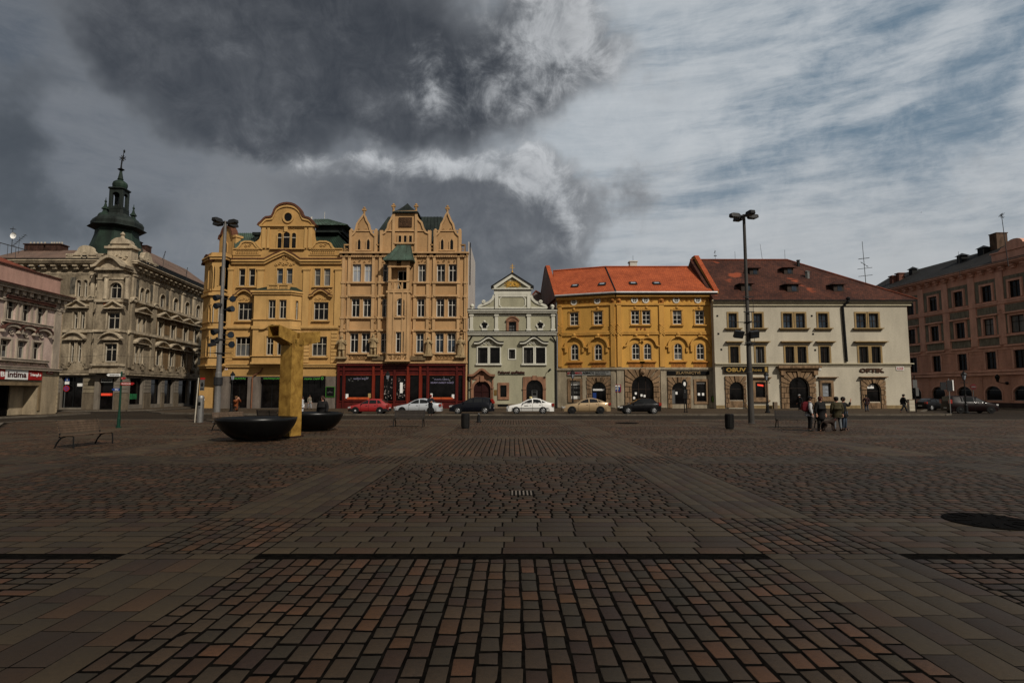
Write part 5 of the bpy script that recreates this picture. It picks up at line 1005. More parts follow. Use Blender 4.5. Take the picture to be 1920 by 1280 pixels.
for FF, box_, lab, s in ((FK, (433, 706.8, 462, 713), 'short black fascia with green OLIVIA lettering behind the tall lamp post', 'OLIVIA|'), (FK, (490, 706.8, 527, 713), 'black fascia with green OLIVIA lettering left of the golden column', 'OLIVIA|CAF'), (FK, (566, 706.8, 603, 713), 'black fascia with green OLIVIA CAFFÉ lettering right of the golden column', 'OLIVIA CAFFÉ')):
    o, r = sign(FF, *box_, BLACK, lab, d=.06); text(o, FF, s, sub(r, .12, .95, .25, .8), GRN2, .07, bold=.02)
o, r = sign(FK, 603.5, 704.5, 610.5, 713.5, BLACK, 'small black projecting sign with a green letter O at the shop edge', 'projecting_sign', 'sign', .5); text(o, FK, 'O', sub(r, .2, .8, .15, .85), GRN2, .51, bold=.03)
o, r = sign(FK, 612, 725.5, 627, 743, BLACK, 'black menu board with thin green frame beside the shop window', 'menu_board', 'board', .08, GRN); m = MB()
for i in range(3): m.fbox(FK, *sub(r, .15+.2*i, .4+.2*i, .4+.08*(i % 2), .46+.08*(i % 2)), .08, .09)
m.build('drawing', GREYM, o)
o, r = sign(F, 423.5, 689, 426.5, 692.2, RED, 'tiny red house number plate by the tall lamp post', 'house_number', 'sign', .08, WHITEP); text(o, F, '9', sub(r, .3, .7, .2, .8), WHITEP, .085)

# ================================================================ the sooty corner house with the copper tower
b = BH = thing('tower_house', 'sooty beige neo-renaissance corner house crowned by a green copper tower', 'house', (-46, 66, 0))
BE = mat('sooty_stone', (.28, .228, .158), .92, .5, .8, 5, .2, col2=(.085, .066, .045)); BEL = mat('pale_stone_trim', (.43, .355, .25), .9, .4, 1.4, 9, col2=(.15, .12, .085)); BEO = mat('ochre_stone', (.20, .125, .06), .92, .35, 1.2); BED = mat('patterned_dark_plaster', (.13, .115, .09), .9, .6, 5, 20); BEB = mat('stone_plinth', (.14, .11, .075), .92, .35, 1.5)
YB = 66.0
pB = atY(195, 540, YB); pB2 = atY(243, 540, YB)
FL1 = Fac((atY(-60, 700, YB).x, YB), (pB.x, YB)); FBY = Fac((pB.x, YB-1.1), (pB2.x, YB-1.1)); r0 = (pB2.x+.05, YB+.06); FR1 = Fac(r0, (r0[0]-.115*23, r0[1]+23))
zB, zC = FL1.z(150, 697), FL1.z(150, 499); zF1, zF2 = FL1.z(150, 618.5), FL1.z(150, 559)
kw = dict(case=.12, cd=.1, cm=BEL, sm=OFFWHITE, gm=G_DARK, cols=1, tr=.68, sw=.1, rev=.28)
def wset(F, items, hoods):
    for (x0, y0, x1, y1, rise, cols) in items: win(b, F, x0, y0, x1, y1, rise=rise, **{**kw, 'cols': cols})
    for (x0, x1, y, kind, h) in hoods: r = F.rect(x0, y-1, x1, y); hood(b, F, r[0], r[1], r[2], kind, BEL, h, .5)
wset(FL1, [(144, 525, 152, 556.5, 1, 1), (157.3, 525, 164.5, 556.5, 1, 1), (138, 585, 146.2, 616.5, 0, 1), (151.6, 585, 159.6, 616.5, 0, 1), (132, 641, 139.5, 678.5, 0, 1), (145.2, 641, 153, 678.5, 0, 1)], [(128, 168, 578, 'tri', .75), (120, 163, 636, 'seg', .8)])
wset(FBY, [(206, 529.5, 229, 559.5, 1, 2), (201.3, 586, 225, 617, 0, 2), (196, 644, 219.5, 678, 0, 2)], [(196, 236, 579.5, 'tri', .7), (190, 231, 636, 'seg', .75)])
wset(FR1, [(261.5, 539.5, 269.5, 571, 1, 1), (271.5, 542, 279.5, 573.5, 1, 1), (299.5, 552, 309.5, 579, 1, 2), (324.3, 559, 333.6, 585.6, 1, 2), (346.2, 566, 354.8, 591.5, 1, 2), (367, 572, 375, 596, 1, 2),
    (257, 594.5, 263.6, 625, 0, 1), (266, 596, 272, 626, 0, 1), (295.8, 603.5, 305.2, 632, 0, 2), (319.6, 608.5, 328.6, 635.5, 0, 2), (343, 613.5, 351.5, 640, 0, 2), (363.6, 618.5, 371.8, 643, 0, 2),
    (252, 649, 258.5, 681, 0, 1), (260.5, 650, 266.6, 682, 0, 1), (292, 655, 301.4, 685.5, 0, 2), (317, 659, 325.4, 687, 0, 2), (340, 662, 348, 688.5, 0, 2), (361, 665, 369, 690, 0, 2)],
    [(250, 281, 588.5, 'tri', .6), (292, 314, 597, 'tri', .6), (315, 338, 602, 'tri', .6), (337, 360, 607.5, 'tri', .6), (359, 381, 612.5, 'tri', .6), (249, 278, 644, 'seg', .65), (288, 312, 650, 'seg', .65), (313, 336, 654, 'seg', .65), (336, 357, 658, 'seg', .65), (358, 378, 661.5, 'seg', .65)])
for F in (FL1, FBY, FR1): wall(b, F, 0 if F is not FR1 else .02, F.L, zB, zC, BE, depth=8 if F is FL1 else 1.1 if F is FBY else .6, rev=.28)
# patterned panels round the top windows, ochre panels lower down
for F, xs in ((FL1, ((131, 141.5), (169, 177))), (FR1, ((252, 259.5), (281.5, 289), (292.5, 297.3), (312, 316.5), (318.5, 322.3), (336, 339.5), (341.5, 344.3), (357, 360.5), (362.7, 365.3)))):
    for x0, x1 in xs: r = F.u(x0, 545), F.u(x1, 545); m = MB(); m.fbox(F, r[0], r[1], zF2+.5, zC-1.3, -.01, .03); m.build('patterned_panel', BED, b)
for x0, x1 in ((283, 293), (308, 317), (331.5, 340.5), (354, 361.5)):
    for za, zb_ in ((zF1+.35, zF2-.9), (zB+.6, zF1-.9)): m = MB(); m.fbox(FR1, FR1.u(x0, 630), FR1.u(x1, 630), za, zb_, -.01, .03); m.build('ochre_panel', BEO, b)
for F, xs in ((FL1, ((168, 175), (178, 192))), (FR1, ((243.5, 248.5), (283.5, 290.5), (315.3, 318.3), (338.3, 341.3), (359.5, 362.3), (377, 380)))):
    for x0, x1 in xs:
        u0, u1 = F.u(x0, 600), F.u(x1, 600); p = MB(); p.fbox(F, u0, u1, zF2+.1, zC-.9, -.01, .2); p.fbox(F, u0-.1, u1+.1, zC-1.1, zC-.9, -.012, .3); pp = p.build('pilaster', BEL, b)
        if x0 in (168, 243.5, 283.5, 178):
            m = MB(); m.fbox(F, u0, u1, zB+.5, zF2-.5, -.01, .2); m.relief(F, u0, u1, zF1+.3, zF1+1.2, 1, .3, int(x0)); m.relief(F, u0, u1, zF2-1.5, zF2-.7, 1, .3, int(x0)); m.build('pilaster', BE, b); hood(b, F, u0-.2, u1+.2, zF2-.2, 'seg', BEL, .4, .4)
for F in (FL1, FR1):
    for z, h, d in ((zF1, .3, .3), (zF2, .3, .34), (zB+.2, .35, .4), (zC-.78, .12, .1)):
        m = MB(); m.fbox(F, 0, F.L, z-h, z, -.01, d); m.fbox(F, 0, F.L, z-h-.14, z-h-.002, -.012, d*.5); m.build('string_course', BEL if z != zB+.2 else BE, b)
    cornice(b, F, 0, F.L, zC+.62, BEL, ((.16, .95), (.2, .8), (.22, .4)), br=1.25); m = MB(); m.fbox(F, 0, F.L, zC+.64, zC+.74, -.6, 1.0); m.build('gutter', BLACKM, b)
    n = int(F.L/2.2); m = MB()
    for i in range(n): u = (i+.5)*F.L/n; m.relief(F, u-.7, u+.7, zB+.6, zB+1.2, 2, .3, i); m.fbox(F, u-.2, u+.2, zB+.35, zB+.75, -.01, .42)
    m.build('carved_bracket', BE, b)
m = MB(); F = FBY
for z, h, d in ((F.z(218, 618), .25, .2), (F.z(213, 561.5), .3, .25), (F.z(210, 697.5)+.35, .45, .3), (F.z(210, 681.5), .25, .25), (F.z(215, 521), .18, .1)): m.fbox(F, -.1, F.L+.1, z-h, z, -1.0, d)
for x0, x1 in ((197, 202.5), (237, 241.5)): u0, u1 = F.u(x0, 545), F.u(x1, 545); m.lathe([(.28, F.z(218, 561)), (.26, F.z(218, 540)), (.22, F.z(218, 520))], F.pt((u0+u1)/2, .1, 0), 10); m.fbox(F, u0-.1, u1+.1, F.z(218, 520), F.z(218, 516), -.1, .4)
m.build('bay_moulding', BEL, b)
m = MB(); za = F.z(218, 499); m.fstroke(F, [(-.5, za-.1)] + [(F.L*i/10, za+.05+1.0*math.sin(math.pi*i/10)) for i in range(11)] + [(F.L+.5, za-.1)], .3, -.9, .6); m.fbox(F, -.2, F.L+.2, za-.5, za-.2, -.9, .35); m.fpoly(F, [(0, za-.25)] + [(F.L*i/10, za+1.0*math.sin(math.pi*i/10)) for i in range(11)] + [(F.L, za-.25)], -.9, .05); m.build('bay_pediment', BEL, b)
m = MB(); u, z = F.P(203, 566); px_box(m, F, 194.5, 561.5, 211, 571.5, -.01, .06); m.build('bare_brick_patch', mat('bare_brick', (.20, .075, .035), .95, .4, 3), b)
# attic storey
FA = Fac(FBY.pt(.1, -.6, 0)[:2], FBY.pt(FBY.L+.0, -.6, 0)[:2]); m = MB(); zz, z2 = FBY.z(220, 491), FA.z(222, 466); ua, ub_ = FA.u(201, 480), FA.u(246, 480); m.fbox(FA, ua, ub_, zz-1.0, z2, -1.2, 0); m.fbox(FA, ua-.25, ub_+.25, z2, z2+.25, -1.3, .25); z3 = FA.z(225, 457); vc = (ua+ub_)/2; m.fbox(FA, vc-.95, vc+.95, z2+.25, z3, -1.0, -.05); m.fpoly(FA, [(vc-1.1, z3)] + [(vc-1.1*math.cos(math.pi*i/10), z3+.75*math.sin(math.pi*i/10)) for i in range(1, 10)] + [(vc+1.1, z3)], -1.0, .1); m.lathe([(.25, z3+.75), (.15, z3+1.0), (.28, z3+1.2), (.05, z3+1.5)], FA.pt(vc, -.4, 0), 8)
for s in (-1, 1): m.fpoly(FA, [(vc+s*.95, z2+.25), (vc+s*.95, z3-.1), (vc+s*1.35, z2+.5), (vc+s*1.6, z2+.25)], -.8, -.1)
m.relief(FA, ua+.3, ub_-.3, zz-.1, z2-.2, 4, .25, 6); m.relief(FA, vc-.6, vc+.6, zz-.1, z2-.1, 1, .4, 7); m.build('attic_gable', BEL, b)
za0, za1 = zC+.74, FL1.z(160, 474)
def attic(F, x0, x1, xc, kind):
    u0, u1 = F.u(x0, 485), F.u(x1, 485); m = MB(); m.fbox(F, u0, u1, za0, za0+.35, -.5, .1); m.fbox(F, u0, u1, za0+.35, za1-.3, -.4, 0); m.fbox(F, u0, u1, za1-.3, za1-.1, -.5, .12)
    uc = F.u(xc, 485); w = min(u1-u0, 4)*.22; m.fpoly(F, [(uc-w*1.5, za1-.1), (uc-w, za1+.3)] + [(uc-w*math.cos(math.pi*i/10), za1+.35+w*.62*math.sin(math.pi*i/10)) for i in range(11)] + [(uc+w, za1+.3), (uc+w*1.5, za1-.1)], -.5, .06)
    ring = [(uc+.32*math.cos(t), (za0+za1)/2+.1+.36*math.sin(t)) for t in [2*math.pi*i/12 for i in range(13)]]; m.fband(F, ring, [(uc+(p-uc)*1.4, q+(q-(za0+za1)/2-.1)*.4) for p, q in ring], -.01, .1)
    for s in (-1, 1): c_ = uc+s*w*1.9; m.fbox(F, c_-.3, c_+.3, za0+.4, za1-.32, .01, .1)
    a = m.build('attic_parapet', BEL, b); m = MB(); m.poly([F.pt(p, .02, q) for p, q in ring[:-1]]); o = m.build('pane', G_DARK, a)
attic(FL1, 124, 199, 159, 0); attic(FR1, 243, 296, 277, 0)
# roofs
zr1 = FL1.z(60, 487); m = MB(); xa, xb = FL1.pt(0,0,0).x, FL1.pt(FL1.u(138, 480),0,0).x; zt_ = atY(80, 469, YB+6).z; m.add([(xa, YB-.2, zC+.7), (xb, YB-.2, zC+.7), (xb, YB+.3, zr1), (xa, YB+.3, zr1), (xb, YB+6, zt_), (xa, YB+6, zt_), (xb, YB+14, zC), (xa, YB+14, zC)], [(0,1,2,3), (3,2,4,5), (5,4,6,7)]); rf = m.build('roof', TILE_GREY, b)
m = MB(); m.box(xa, xb, YB-.25, YB-.21, zC+.75, zr1); m.build('roof_edge', BLACK, rf)
BRK = mat('sooty_chimney_brick', (.06, .03, .022), .95, .5, 4)
for x0, x1 in ((51, 87.5), (90.5, 119.5)):
    a, c = atY(x0, 470, YB+6), atY(x1, 458.5, YB+6); m = MB(); m.box(a.x, c.x, YB+5.5, YB+6.8, a.z-1, c.z-.1); m.box(a.x-.1, c.x+.1, YB+5.4, YB+6.9, c.z-.12, c.z); ch = m.build('chimney', BRK, rf); m = MB()
    for i in range(5): m.lathe([(.1, c.z), (.1, c.z+.35)], (a.x+.3+i*(c.x-a.x-.6)/4, YB+6.1, 0), 6)
    m.build('chimney_pot', OFFWHITE, ch)
e0, e1 = FR1.pt(FR1.u(294, 500), .3, zC+.75), FR1.pt(FR1.L+.5, .3, zC+.75); h0, h1 = FR1.pt(FR1.u(294, 500), -.1, zC+1.6), FR1.pt(FR1.L+.5, -.1, zC+1.6); k0, k1 = FR1.pt(FR1.u(318, 500), -4.2, zC+4.6), FR1.pt(FR1.L+.5, -4.2, zC+4.6)
m = MB(); m.add([e0, e1, h1, h0], [(0,1,2,3)]); m.build('roof_edge', BLACK, rf); m = MB(); m.add([h0, h1, k1, k0, FR1.pt(FR1.L+.5, -9, zC), FR1.pt(FR1.u(294, 500), -9, zC)], [(0,1,2,3), (3,2,4,5), (1,4,2), (0,3,5)]); m.build('roof', TILE_GREY, b)
for uu in (FR1.u(318, 490), FR1.u(333, 510)):
    c = FR1.pt(uu, -4.2, zC+3.9); m = MB(); m.box(c.x-.4, c.x+.4, c.y-.5, c.y+.5, c.z-.5, c.z+1.2); m.box(c.x-.47, c.x+.47, c.y-.57, c.y+.57, c.z+1.2, c.z+1.32); m.build('chimney', BRK, rf)
# tower
tc = Vector((atY(219.5, 440, 72).x, 72.0, 0)); zy = lambda y: atY(219.5, y, 72).z; ang0 = R(6)
def sq(w, ch, z, rot=ang0, c=tc):
    pts = [(w, -w+ch), (w, w-ch), (w-ch, w), (-w+ch, w), (-w, w-ch), (-w, -w+ch), (-w+ch, -w), (w-ch, -w)]
    return [(c.x+x*math.cos(rot)-y*math.sin(rot), c.y+x*math.sin(rot)+y*math.cos(rot), z) for x, y in pts]
m = MB(); m.loft([sq(*a) for a in ((2.852, 1.596, zy(486)), (2.738, 1.596, zy(470)), (2.434, 1.444, zy(455)), (2.244, 1.369, zy(443)), (2.205, 1.369, zy(434)), (2.357, 1.444, zy(432.5)))]); tw = m.build('tower', COPPERG, b)
m = MB()
for t in range(8):
    A = [sq(2.105, 1.213, zy(471)), sq(1.869, 1.099, zy(455)), sq(1.724, 1.041, zy(443)), sq(1.695, 1.041, zy(434))]; n = 5
    for i in range(n+1): f = i/n; m.tube([Vector(a[t]).lerp(Vector(a[(t+1) % 8]), f) for a in A], .05, 4)
m.build('tower_rib', COPPERG, tw)
m = MB(); m.loft([sq(*a) for a in ((2.25, 1.35, zy(434)), (2.85, 1.6, zy(431.3)), (2.95, 1.65, zy(430)), (2.62, 1.5, zy(427)), (2.64, 1.5, zy(421)), (2.45, 1.4, zy(415.5)), (1.9, 1.1, zy(411)), (1.5, .8, zy(408)), (1.3, .6, zy(404)))]); m.build('tower_cornice', COPPERD, tw)
for sx, sy in ((-.85, -1.3), (1.15, 1.25), (-1.1, 1.2)):
        c = Vector((tc.x+sx*math.cos(ang0)-sy*math.sin(ang0), tc.y+sx*math.sin(ang0)+sy*math.cos(ang0), 0)); m = MB()
        m.loft([sq(a*.56, a*.17, zy(y), ang0, c) for a, y in ((1.15, 417), (1.1, 411), (.95, 408), (.6, 405.5), (.45, 404), (.36, 400), (.62, 398.7), (.6, 397.7), (.26, 393), (.1, 386))]); m.ball((c.x, c.y, zy(384.5)), .15, 8); m.tube([(c.x, c.y, zy(385)), (c.x, c.y, zy(377))], [.08, .02], 5); m.build('pinnacle', COPPERG, tw)
m = MB(); m.loft([sq(*a) for a in ((0.948, 0.234, zy(406)), (0.924, 0.234, zy(396)), (0.948, 0.234, zy(395)))])
zl0, zl1 = zy(395), zy(359.5)
for sx in (-1, 1):
    for sy in (-1, 1):
        w = .62; c = Vector((tc.x+w*(sx*math.cos(ang0)-sy*math.sin(ang0)), tc.y+w*(sx*math.sin(ang0)+sy*math.cos(ang0)), 0)); m.loft([sq(a*.55, .05, z, ang0, c) for a, z in ((.42, zl0), (.42, zl0+.3), (.36, zl0+.35), (.36, zl1))])
A_, B_ = .8, .68
for k in range(4):
    a = ang0+k*math.pi/2; Fq = Fac((tc.x+A_*math.sin(a)-B_*math.cos(a), tc.y-A_*math.cos(a)-B_*math.sin(a)), (tc.x+A_*math.sin(a)+B_*math.cos(a), tc.y-A_*math.cos(a)+B_*math.sin(a))); cu = Fq.L/2
    arc = [(cu-.46*math.cos(math.pi*i/8), zl1-.75+.46*math.sin(math.pi*i/8)) for i in range(9)]
    for i in range(8): m.fpoly(Fq, [arc[i], arc[i+1], (arc[i+1][0], zl1), (arc[i][0], zl1)], -.2, 0)
    m.fbox(Fq, .2, Fq.L-.2, zl0+.02, zl0+.4, -.15, -.03)
m.loft([sq(*a) for a in ((0.790, 0.175, zl1), (0.994, 0.234, zy(357)), (1.006, 0.234, zy(355.5)), (0.643, 0.234, zy(353)))]); lt = m.build('lantern', COPPERD, tw)
m = MB(); m.lathe([(.72, zy(355)), (.82, zy(351)), (.86, zy(347)), (.78, zy(343)), (.5, zy(340)), (.28, zy(338)), (.36, zy(336.5)), (.3, zy(335)), (.2, zy(327)), (.13, zy(320))], tc, 12); m.build('onion_dome', COPPERG, lt)
m = MB(); m.lathe([(.12, zy(321)), (.42, zy(318)), (.12, zy(315.5)), (.1, zy(313)), (.04, zy(300))], tc, 8); m.tube([(tc.x, tc.y, zy(313)), (tc.x+.25, tc.y, zy(282))], [.07, .03], 5); m.ball((tc.x+.27, tc.y, zy(284)), .17, 8, .7, .7, 1.4)
for k in range(4): a = k*math.pi/4+.4; d = Vector((math.cos(a), 0, math.sin(a)))*.42; p = Vector((tc.x+.12, tc.y, zy(297))); m.tube([p-d, p+d], .06, 4)
m.build('weather_vane', BLACKM, lt)
m = MB(); p = Vector((tc.x, tc.y, zl0+.5)); m.lathe([(.22, .0), (.19, .15), (.13, .35), (.05, .42)], p, 10); m.build('bell', BLACKM, lt)
# ground floor of the tower house
FLg = Fac((FL1.pt(FL1.u(100, 730), 0, 0).x, YB+.0), (pB.x, YB)); FBg = Fac((pB.x-.02, YB-.5), (pB2.x+.05, YB-.5)); BEG = mat('banded_grey_stucco', (.17, .145, .115), .9, .25, 1.2)
k2 = dict(case=.0, sm=BLACKM, gm=G_SHOP, name='shop_window', rev=.4, sw=.1, tr=.8)
win(b, FLg, 114, 706, 154, 764, cols=2, **k2); dB = win(b, FBg, 184.5, 709, 212, 767.5, cols=1, **{**k2, 'name': 'door'})
for x0, x1, y0, y1 in ((243.5, 267, 709, 758), (282.5, 300.5, 710.5, 757), (307.5, 324, 711.5, 756.5), (334, 351.5, 712.5, 756), (355, 367, 713, 762), (372, 381, 714, 762)): win(b, FR1, x0, y0, x1, y1, cols=1, **k2)
for F in (FLg, FBg, FR1): wall(b, F, 0, F.L, 0, zB-.35, BEG, name='ground_floor_wall', depth=6 if F is FLg else .6, rev=.4)
for F, xs in ((FLg, ((103.5, 112), (156, 191))), (FBg, ((215, 241),)), (FR1, ((269, 281), (301.5, 306.5), (325.5, 333)))):
    for x0, x1 in xs:
        m = MB(); u0, u1 = F.u(x0, 740), F.u(x1, 740); zt_ = F.z((x0+x1)/2, 709.5)
        for z in [1.9+i*.42 for i in range(9) if 1.9+i*.42 < zt_-.05]: m.fbox(F, u0, u1, z, min(z+.37, zt_), -.01, .07)
        q = m.build('banded_pier', BEG if x0 != 156 else mat('lit_pier_stone', (.22, .18, .12), .9, .3), b); m = MB(); m.fbox(F, u0-.03, u1+.03, 0, 1.85, -.01, .12); m.build('plinth', BEB, q)  # one pier has a paler stone colour, sunlight painted in
m = MB(); m.fbox(FBg, .02, FBg.L-.02, zB-.7, zB+.4, -.62, -.03); m.build('bay_soffit', BEG, b)
for F in (FLg, FR1): m = MB(); m.fbox(F, 0, F.L, zB-.35, zB-.12, -.3, .35); m.build('string_course', BEL, b)
o, r = sign(FBg, 189.5, 709.8, 211, 716.5, mat('grey_lightbox', (.2, .2, .19), .5, .2), 'grey fascia with dark lettering above the corner bay door', d=.02); text(o, FBg, 'Pekařství', sub(r, .1, .9, .2, .85), BLACK, .03)
o, r = sign(FBg, 189.5, 737, 207, 741.5, glow('lit_red_sign', (.6, .05, .02), .25), 'glowing red strip sign in the dark corner doorway', 'lit_sign', 'sign', -.3); text(o, FBg, 'OTEVŘENO', sub(r, .05, .95, .2, .8), BLACK, -.29)
o, r = sign(FLg, 145, 718.5, 153.5, 724, WHITEP, 'small white notice in the dark shop window right of the no stopping sign', 'window_notice', 'notice', -.3); text(o, FLg, 'slevy', sub(r, .15, .85, .25, .75), BLACK, -.29)
o, r = sign(FR1, 246, 738, 256.5, 748, mat('green_poster', (.02, .14, .05), .5, .4, 5), 'green poster in the dark shop window beside the corner bay', 'poster', 'poster', -.3)
b2 = thing('distant_house', 'red tiled house roof far down the side street', 'house', (atY(375, 560, 108).x, 108, 0)); a, c = atY(345, 550, 108), atY(400, 530, 112); m = MB(); m.box(a.x, c.x, 108, 118, 0, atY(375, 546, 108).z); m.build('wall', BE, b2); m = MB(); z0, z1 = atY(375, 546, 108).z, atY(375, 529.5, 113).z; m.add([(a.x, 107.6, z0), (c.x, 107.6, z0), (c.x, 113, z1), (a.x, 113, z1), (c.x, 118.4, z0), (a.x, 118.4, z0)], [(0,1,2,3), (3,2,4,5)]); m.build('roof', TILE_RED, b2)

# ================================================================ the pink shop house on the left
c1 = atY(109.5, 700, 53); Fp = Fac((c1.x+.0875*15, 53-15), (c1.x, 53.0)); b = AH = thing('pink_shop_house', 'pale pink stuccoed house with three windows per floor above a lingerie shop', 'house', (c1.x, 53, 0)); F = Fp
PK = mat('pale_pink_plaster', (.46, .345, .295), .92, .28, .8, 7, .1); PKL = mat('cream_stucco_trim', (.38, .315, .245), .9, .3, 1.5); PKG = mat('stained_cream_plaster', (.33, .26, .17), .92, .35, .9); RIDGE = mat('red_flashing', (.075, .03, .022), .7, .3)
zB, zC = F.z(60, 691), F.z(60, 549.5)
kw = dict(case=.16, cd=.1, cm=PKL, sm=OFFWHITE, gm=G_DARK, cols=2, tr=.68, sw=.1, rev=.3)
for x0, y0, x1, y1 in ((10, 563, 30, 599), (40, 569.5, 57.5, 603.5), (68, 575, 84, 608), (-2, 635, 18.5, 670), (30.5, 638.5, 49, 672.5), (59.5, 641.5, 76, 674.5), (-30, 555, -9, 593), (-45, 630, -24, 668)): win(b, F, x0, y0, x1, y1, **kw)
for (x0, y0), (x1, y1), d in (((2, 601), (94, 610), .3), ((-5, 671.5), (86, 676.5), .3), ((6, 556), (99, 570), .34), ((-20, 687), (110, 691.5), .3)):
    m = MB(); ua, ub_ = F.u(x0, y0), F.u(x1, y1); z = F.z((x0+x1)/2, (y0+y1)/2); m.fbox(F, ua, ub_, z-.18, z, -.01, d); m.fbox(F, ua, ub_, z+.002, z+.06, -.01, d+.06); m.build('string_course', PKL if d != .34 else RIDGE, b)
ub_ = F.u(92, 625)
for i, x in enumerate((19.5, 48, 76.5)):
    u = F.u(x, 620); z = F.z(48, 625.5); m = MB(); w = 1.0; m.fstroke(F, [(u-w, z-.1)] + [(u-w*math.cos(math.pi*k/10), z+.55*math.sin(math.pi*k/10)) for k in range(11)] + [(u+w, z-.1)], .22, -.01, .32); m.relief(F, u-.5, u+.5, z-.35, z+.3, 1, .2, i); m.build('hood', PKL, b); m = MB(); m.fstroke(F, [(u-w*1.05*math.cos(math.pi*k/10), z+.14+.57*math.sin(math.pi*k/10)) for k in range(11)], .08, -.01, .4); m.build('hood_flashing', RIDGE, b)
for y, n in ((614, 12), (681, 13)):
    m = MB(); za = F.z(48, y+4); ua = F.u(-10, y); uz = F.u(90, y); m.relief(F, ua, uz, za, za+.55, n, .12, y); m.build('carved_frieze', PKL, b)
m = MB(); u0, u1 = F.u(98.5, 640), F.u(110, 640); m.fbox(F, u0, u1, zB, zC, -.01, .1); m.relief(F, u0, u1, F.z(106, 572), F.z(106, 562), 1, .3, 4); m.relief(F, u0, u1, F.z(106, 590), F.z(106, 578), 1, .25, 5); m.build('pilaster', PKL, b)
m = MB(); u0, u1 = F.u(111.5, 660), F.L
for i in range(30):
    z = .1+i*.42
    if z+.38 < zC: m.fbox(F, u0, u1+.04, z, z+.37, -.25, .07)
m.build('quoin', PKG, b)
wall(b, F, 0, F.L, zB, zC, PK, depth=9, rev=.3)
m = MB(); n = int(F.L/.82)
for i in range(n): u = (i+.5)*F.L/n; m.fbox(F, u-.16, u+.16, zC-.95, zC-.15, -.01, .22); m.fbox(F, u-.2, u+.2, zC-.42, zC-.1, -.012, .48); m.relief(F, u+.18, u+.62, zC-.85, zC-.3, 1, .14, i)
m.fbox(F, 0, F.L+.1, zC-1.1, zC-.96, -.01, .16); m.fbox(F, 0, F.L+.35, zC-.098, zC+.1, -.3, .62); m.fbox(F, 0, F.L+.42, zC+.102, zC+.2, -.3, .75); m.build('cornice', PKL, b)
m = MB(); m.fbox(F, 0, F.L+.5, zC+.2, zC+.29, -.4, .85); m.build('gutter', RIDGE, b)
m = MB(); zt_ = F.z(100, 519); m.fbox(F, 0, F.L, zC+.29, zt_, -1.0, -.35); m.build('attic_wall', mat('salmon_plaster', (.40, .24, .19), .9, .2), b); m = MB(); m.fbox(F, 0, F.L+.1, zt_, zt_+.12, -1.1, -.25); m.build('attic_coping', RIDGE, b)
m = MB(); m.add([F.pt(0, -.9, zt_+.1), F.pt(F.L, -.9, zt_+.1), F.pt(F.L-5, -4.5, zt_+2.0), F.pt(0, -4.5, zt_+2.0), F.pt(F.L, -9, zt_), F.pt(0, -9, zt_)], [(0,1,2,3), (3,2,4,5), (1,4,2)]); m.build('roof', TILE_RED, b)
rS = F.rect(-40, 722, 70, 772); F.holes.append((rS[0], rS[1], 0, rS[3], 0)); wall(b, F, 0, F.L, 0, zB-.001, PKG, name='ground_floor_wall', depth=9, rev=1.3)
m = MB(); m.fbox(F, rS[0], F.u(44, 745), 0.05, rS[3], -1.25, -1.2); m.build('shop_window', G_SHOP, b); m = MB(); m.fbox(F, F.u(44, 745), rS[1], 0, rS[3], -1.3, -1.1); m.fpoly(F, [(rS[1], 0), (rS[1], rS[3]), (rS[1]-.1, rS[3]), (rS[1]-.1, 0)], -1.3, -.0); m.build('recess_wall', PKG, b)
m = MB(); u = F.u(4, 745); m.fbox(F, u, u+.12, 0, rS[3], -1.19, -1.05); m.fbox(F, rS[0], F.u(26, 745), .25, .4, -1.19, -1.05); m.build('window_post', OFFWHITE, b); m = MB(); m.lathe([(.1, .5), (.28, .55), (.2, 1.2), (.24, 1.6), (.08, 1.75), (.05, 1.85)], F.pt(F.u(13, 745), -1.12, 0), 8); m.build('display_figure', OFFWHITE, b)
m = MB(); m.fband(F, outl(*rS), outl(*rS, 0, .28), -.01, .08); m.build('shop_surround', mat('brown_surround', (.19, .135, .075), .9, .3), b)
zs0, zs1 = F.z(38, 711.5), F.z(38, 694)
def pan(x0, x1, mt, o, nm): m = MB(); m.fbox(F, F.u(x0, 703), F.u(x1, 703), zs0, zs1, .01, .16); m.build(nm, mt, o); return (F.u(x0, 703), F.u(x1, 703), zs0, zs1)
o = thing('shop_sign', 'white and dark red fascia reading intima and Triumph on the pink house', 'sign', F.pt(F.u(40, 703), 0, zs0)); rr = pan(-14, 5.6, RED, o, 'red_panel'); text(o, F, 'B', sub(rr, .55, .95, .25, .78), WHITEP, .17, bold=.03); rr = pan(5.8, 49, WHITEP, o, 'white_panel'); text(o, F, 'intima', sub(rr, .1, .92, .22, .82), mat('dark_red_letters', (.05, .012, .012), .5, .1), .17, bold=.02); rr = pan(49.2, 75.5, RED, o, 'red_panel'); text(o, F, 'Triumph', sub(rr, .1, .78, .3, .74), WHITEP, .17, bold=.0); m = MB(); q = sub(rr, .85, .93, .38, .66); m.fpoly(F, [(q[0], q[2]), (q[1], (q[2]+q[3])/2), (q[0], q[3])], .16, .175); m.build('arrow', WHITEP, o)
o = thing('street_sign', 'small dark red street name plate on the pink house corner', 'sign', F.pt(F.u(92, 698), 0, F.z(92, 698))); m = MB(); rr = (F.u(87, 698), F.u(98.5, 698), F.z(92.5, 700.8), F.z(92.5, 696.2)); m.fbox(F, *rr, .01, .05); m.build('panel', RED, o); text(o, F, 'nám. Republiky', sub(rr, .08, .92, .25, .75), WHITEP, .055)

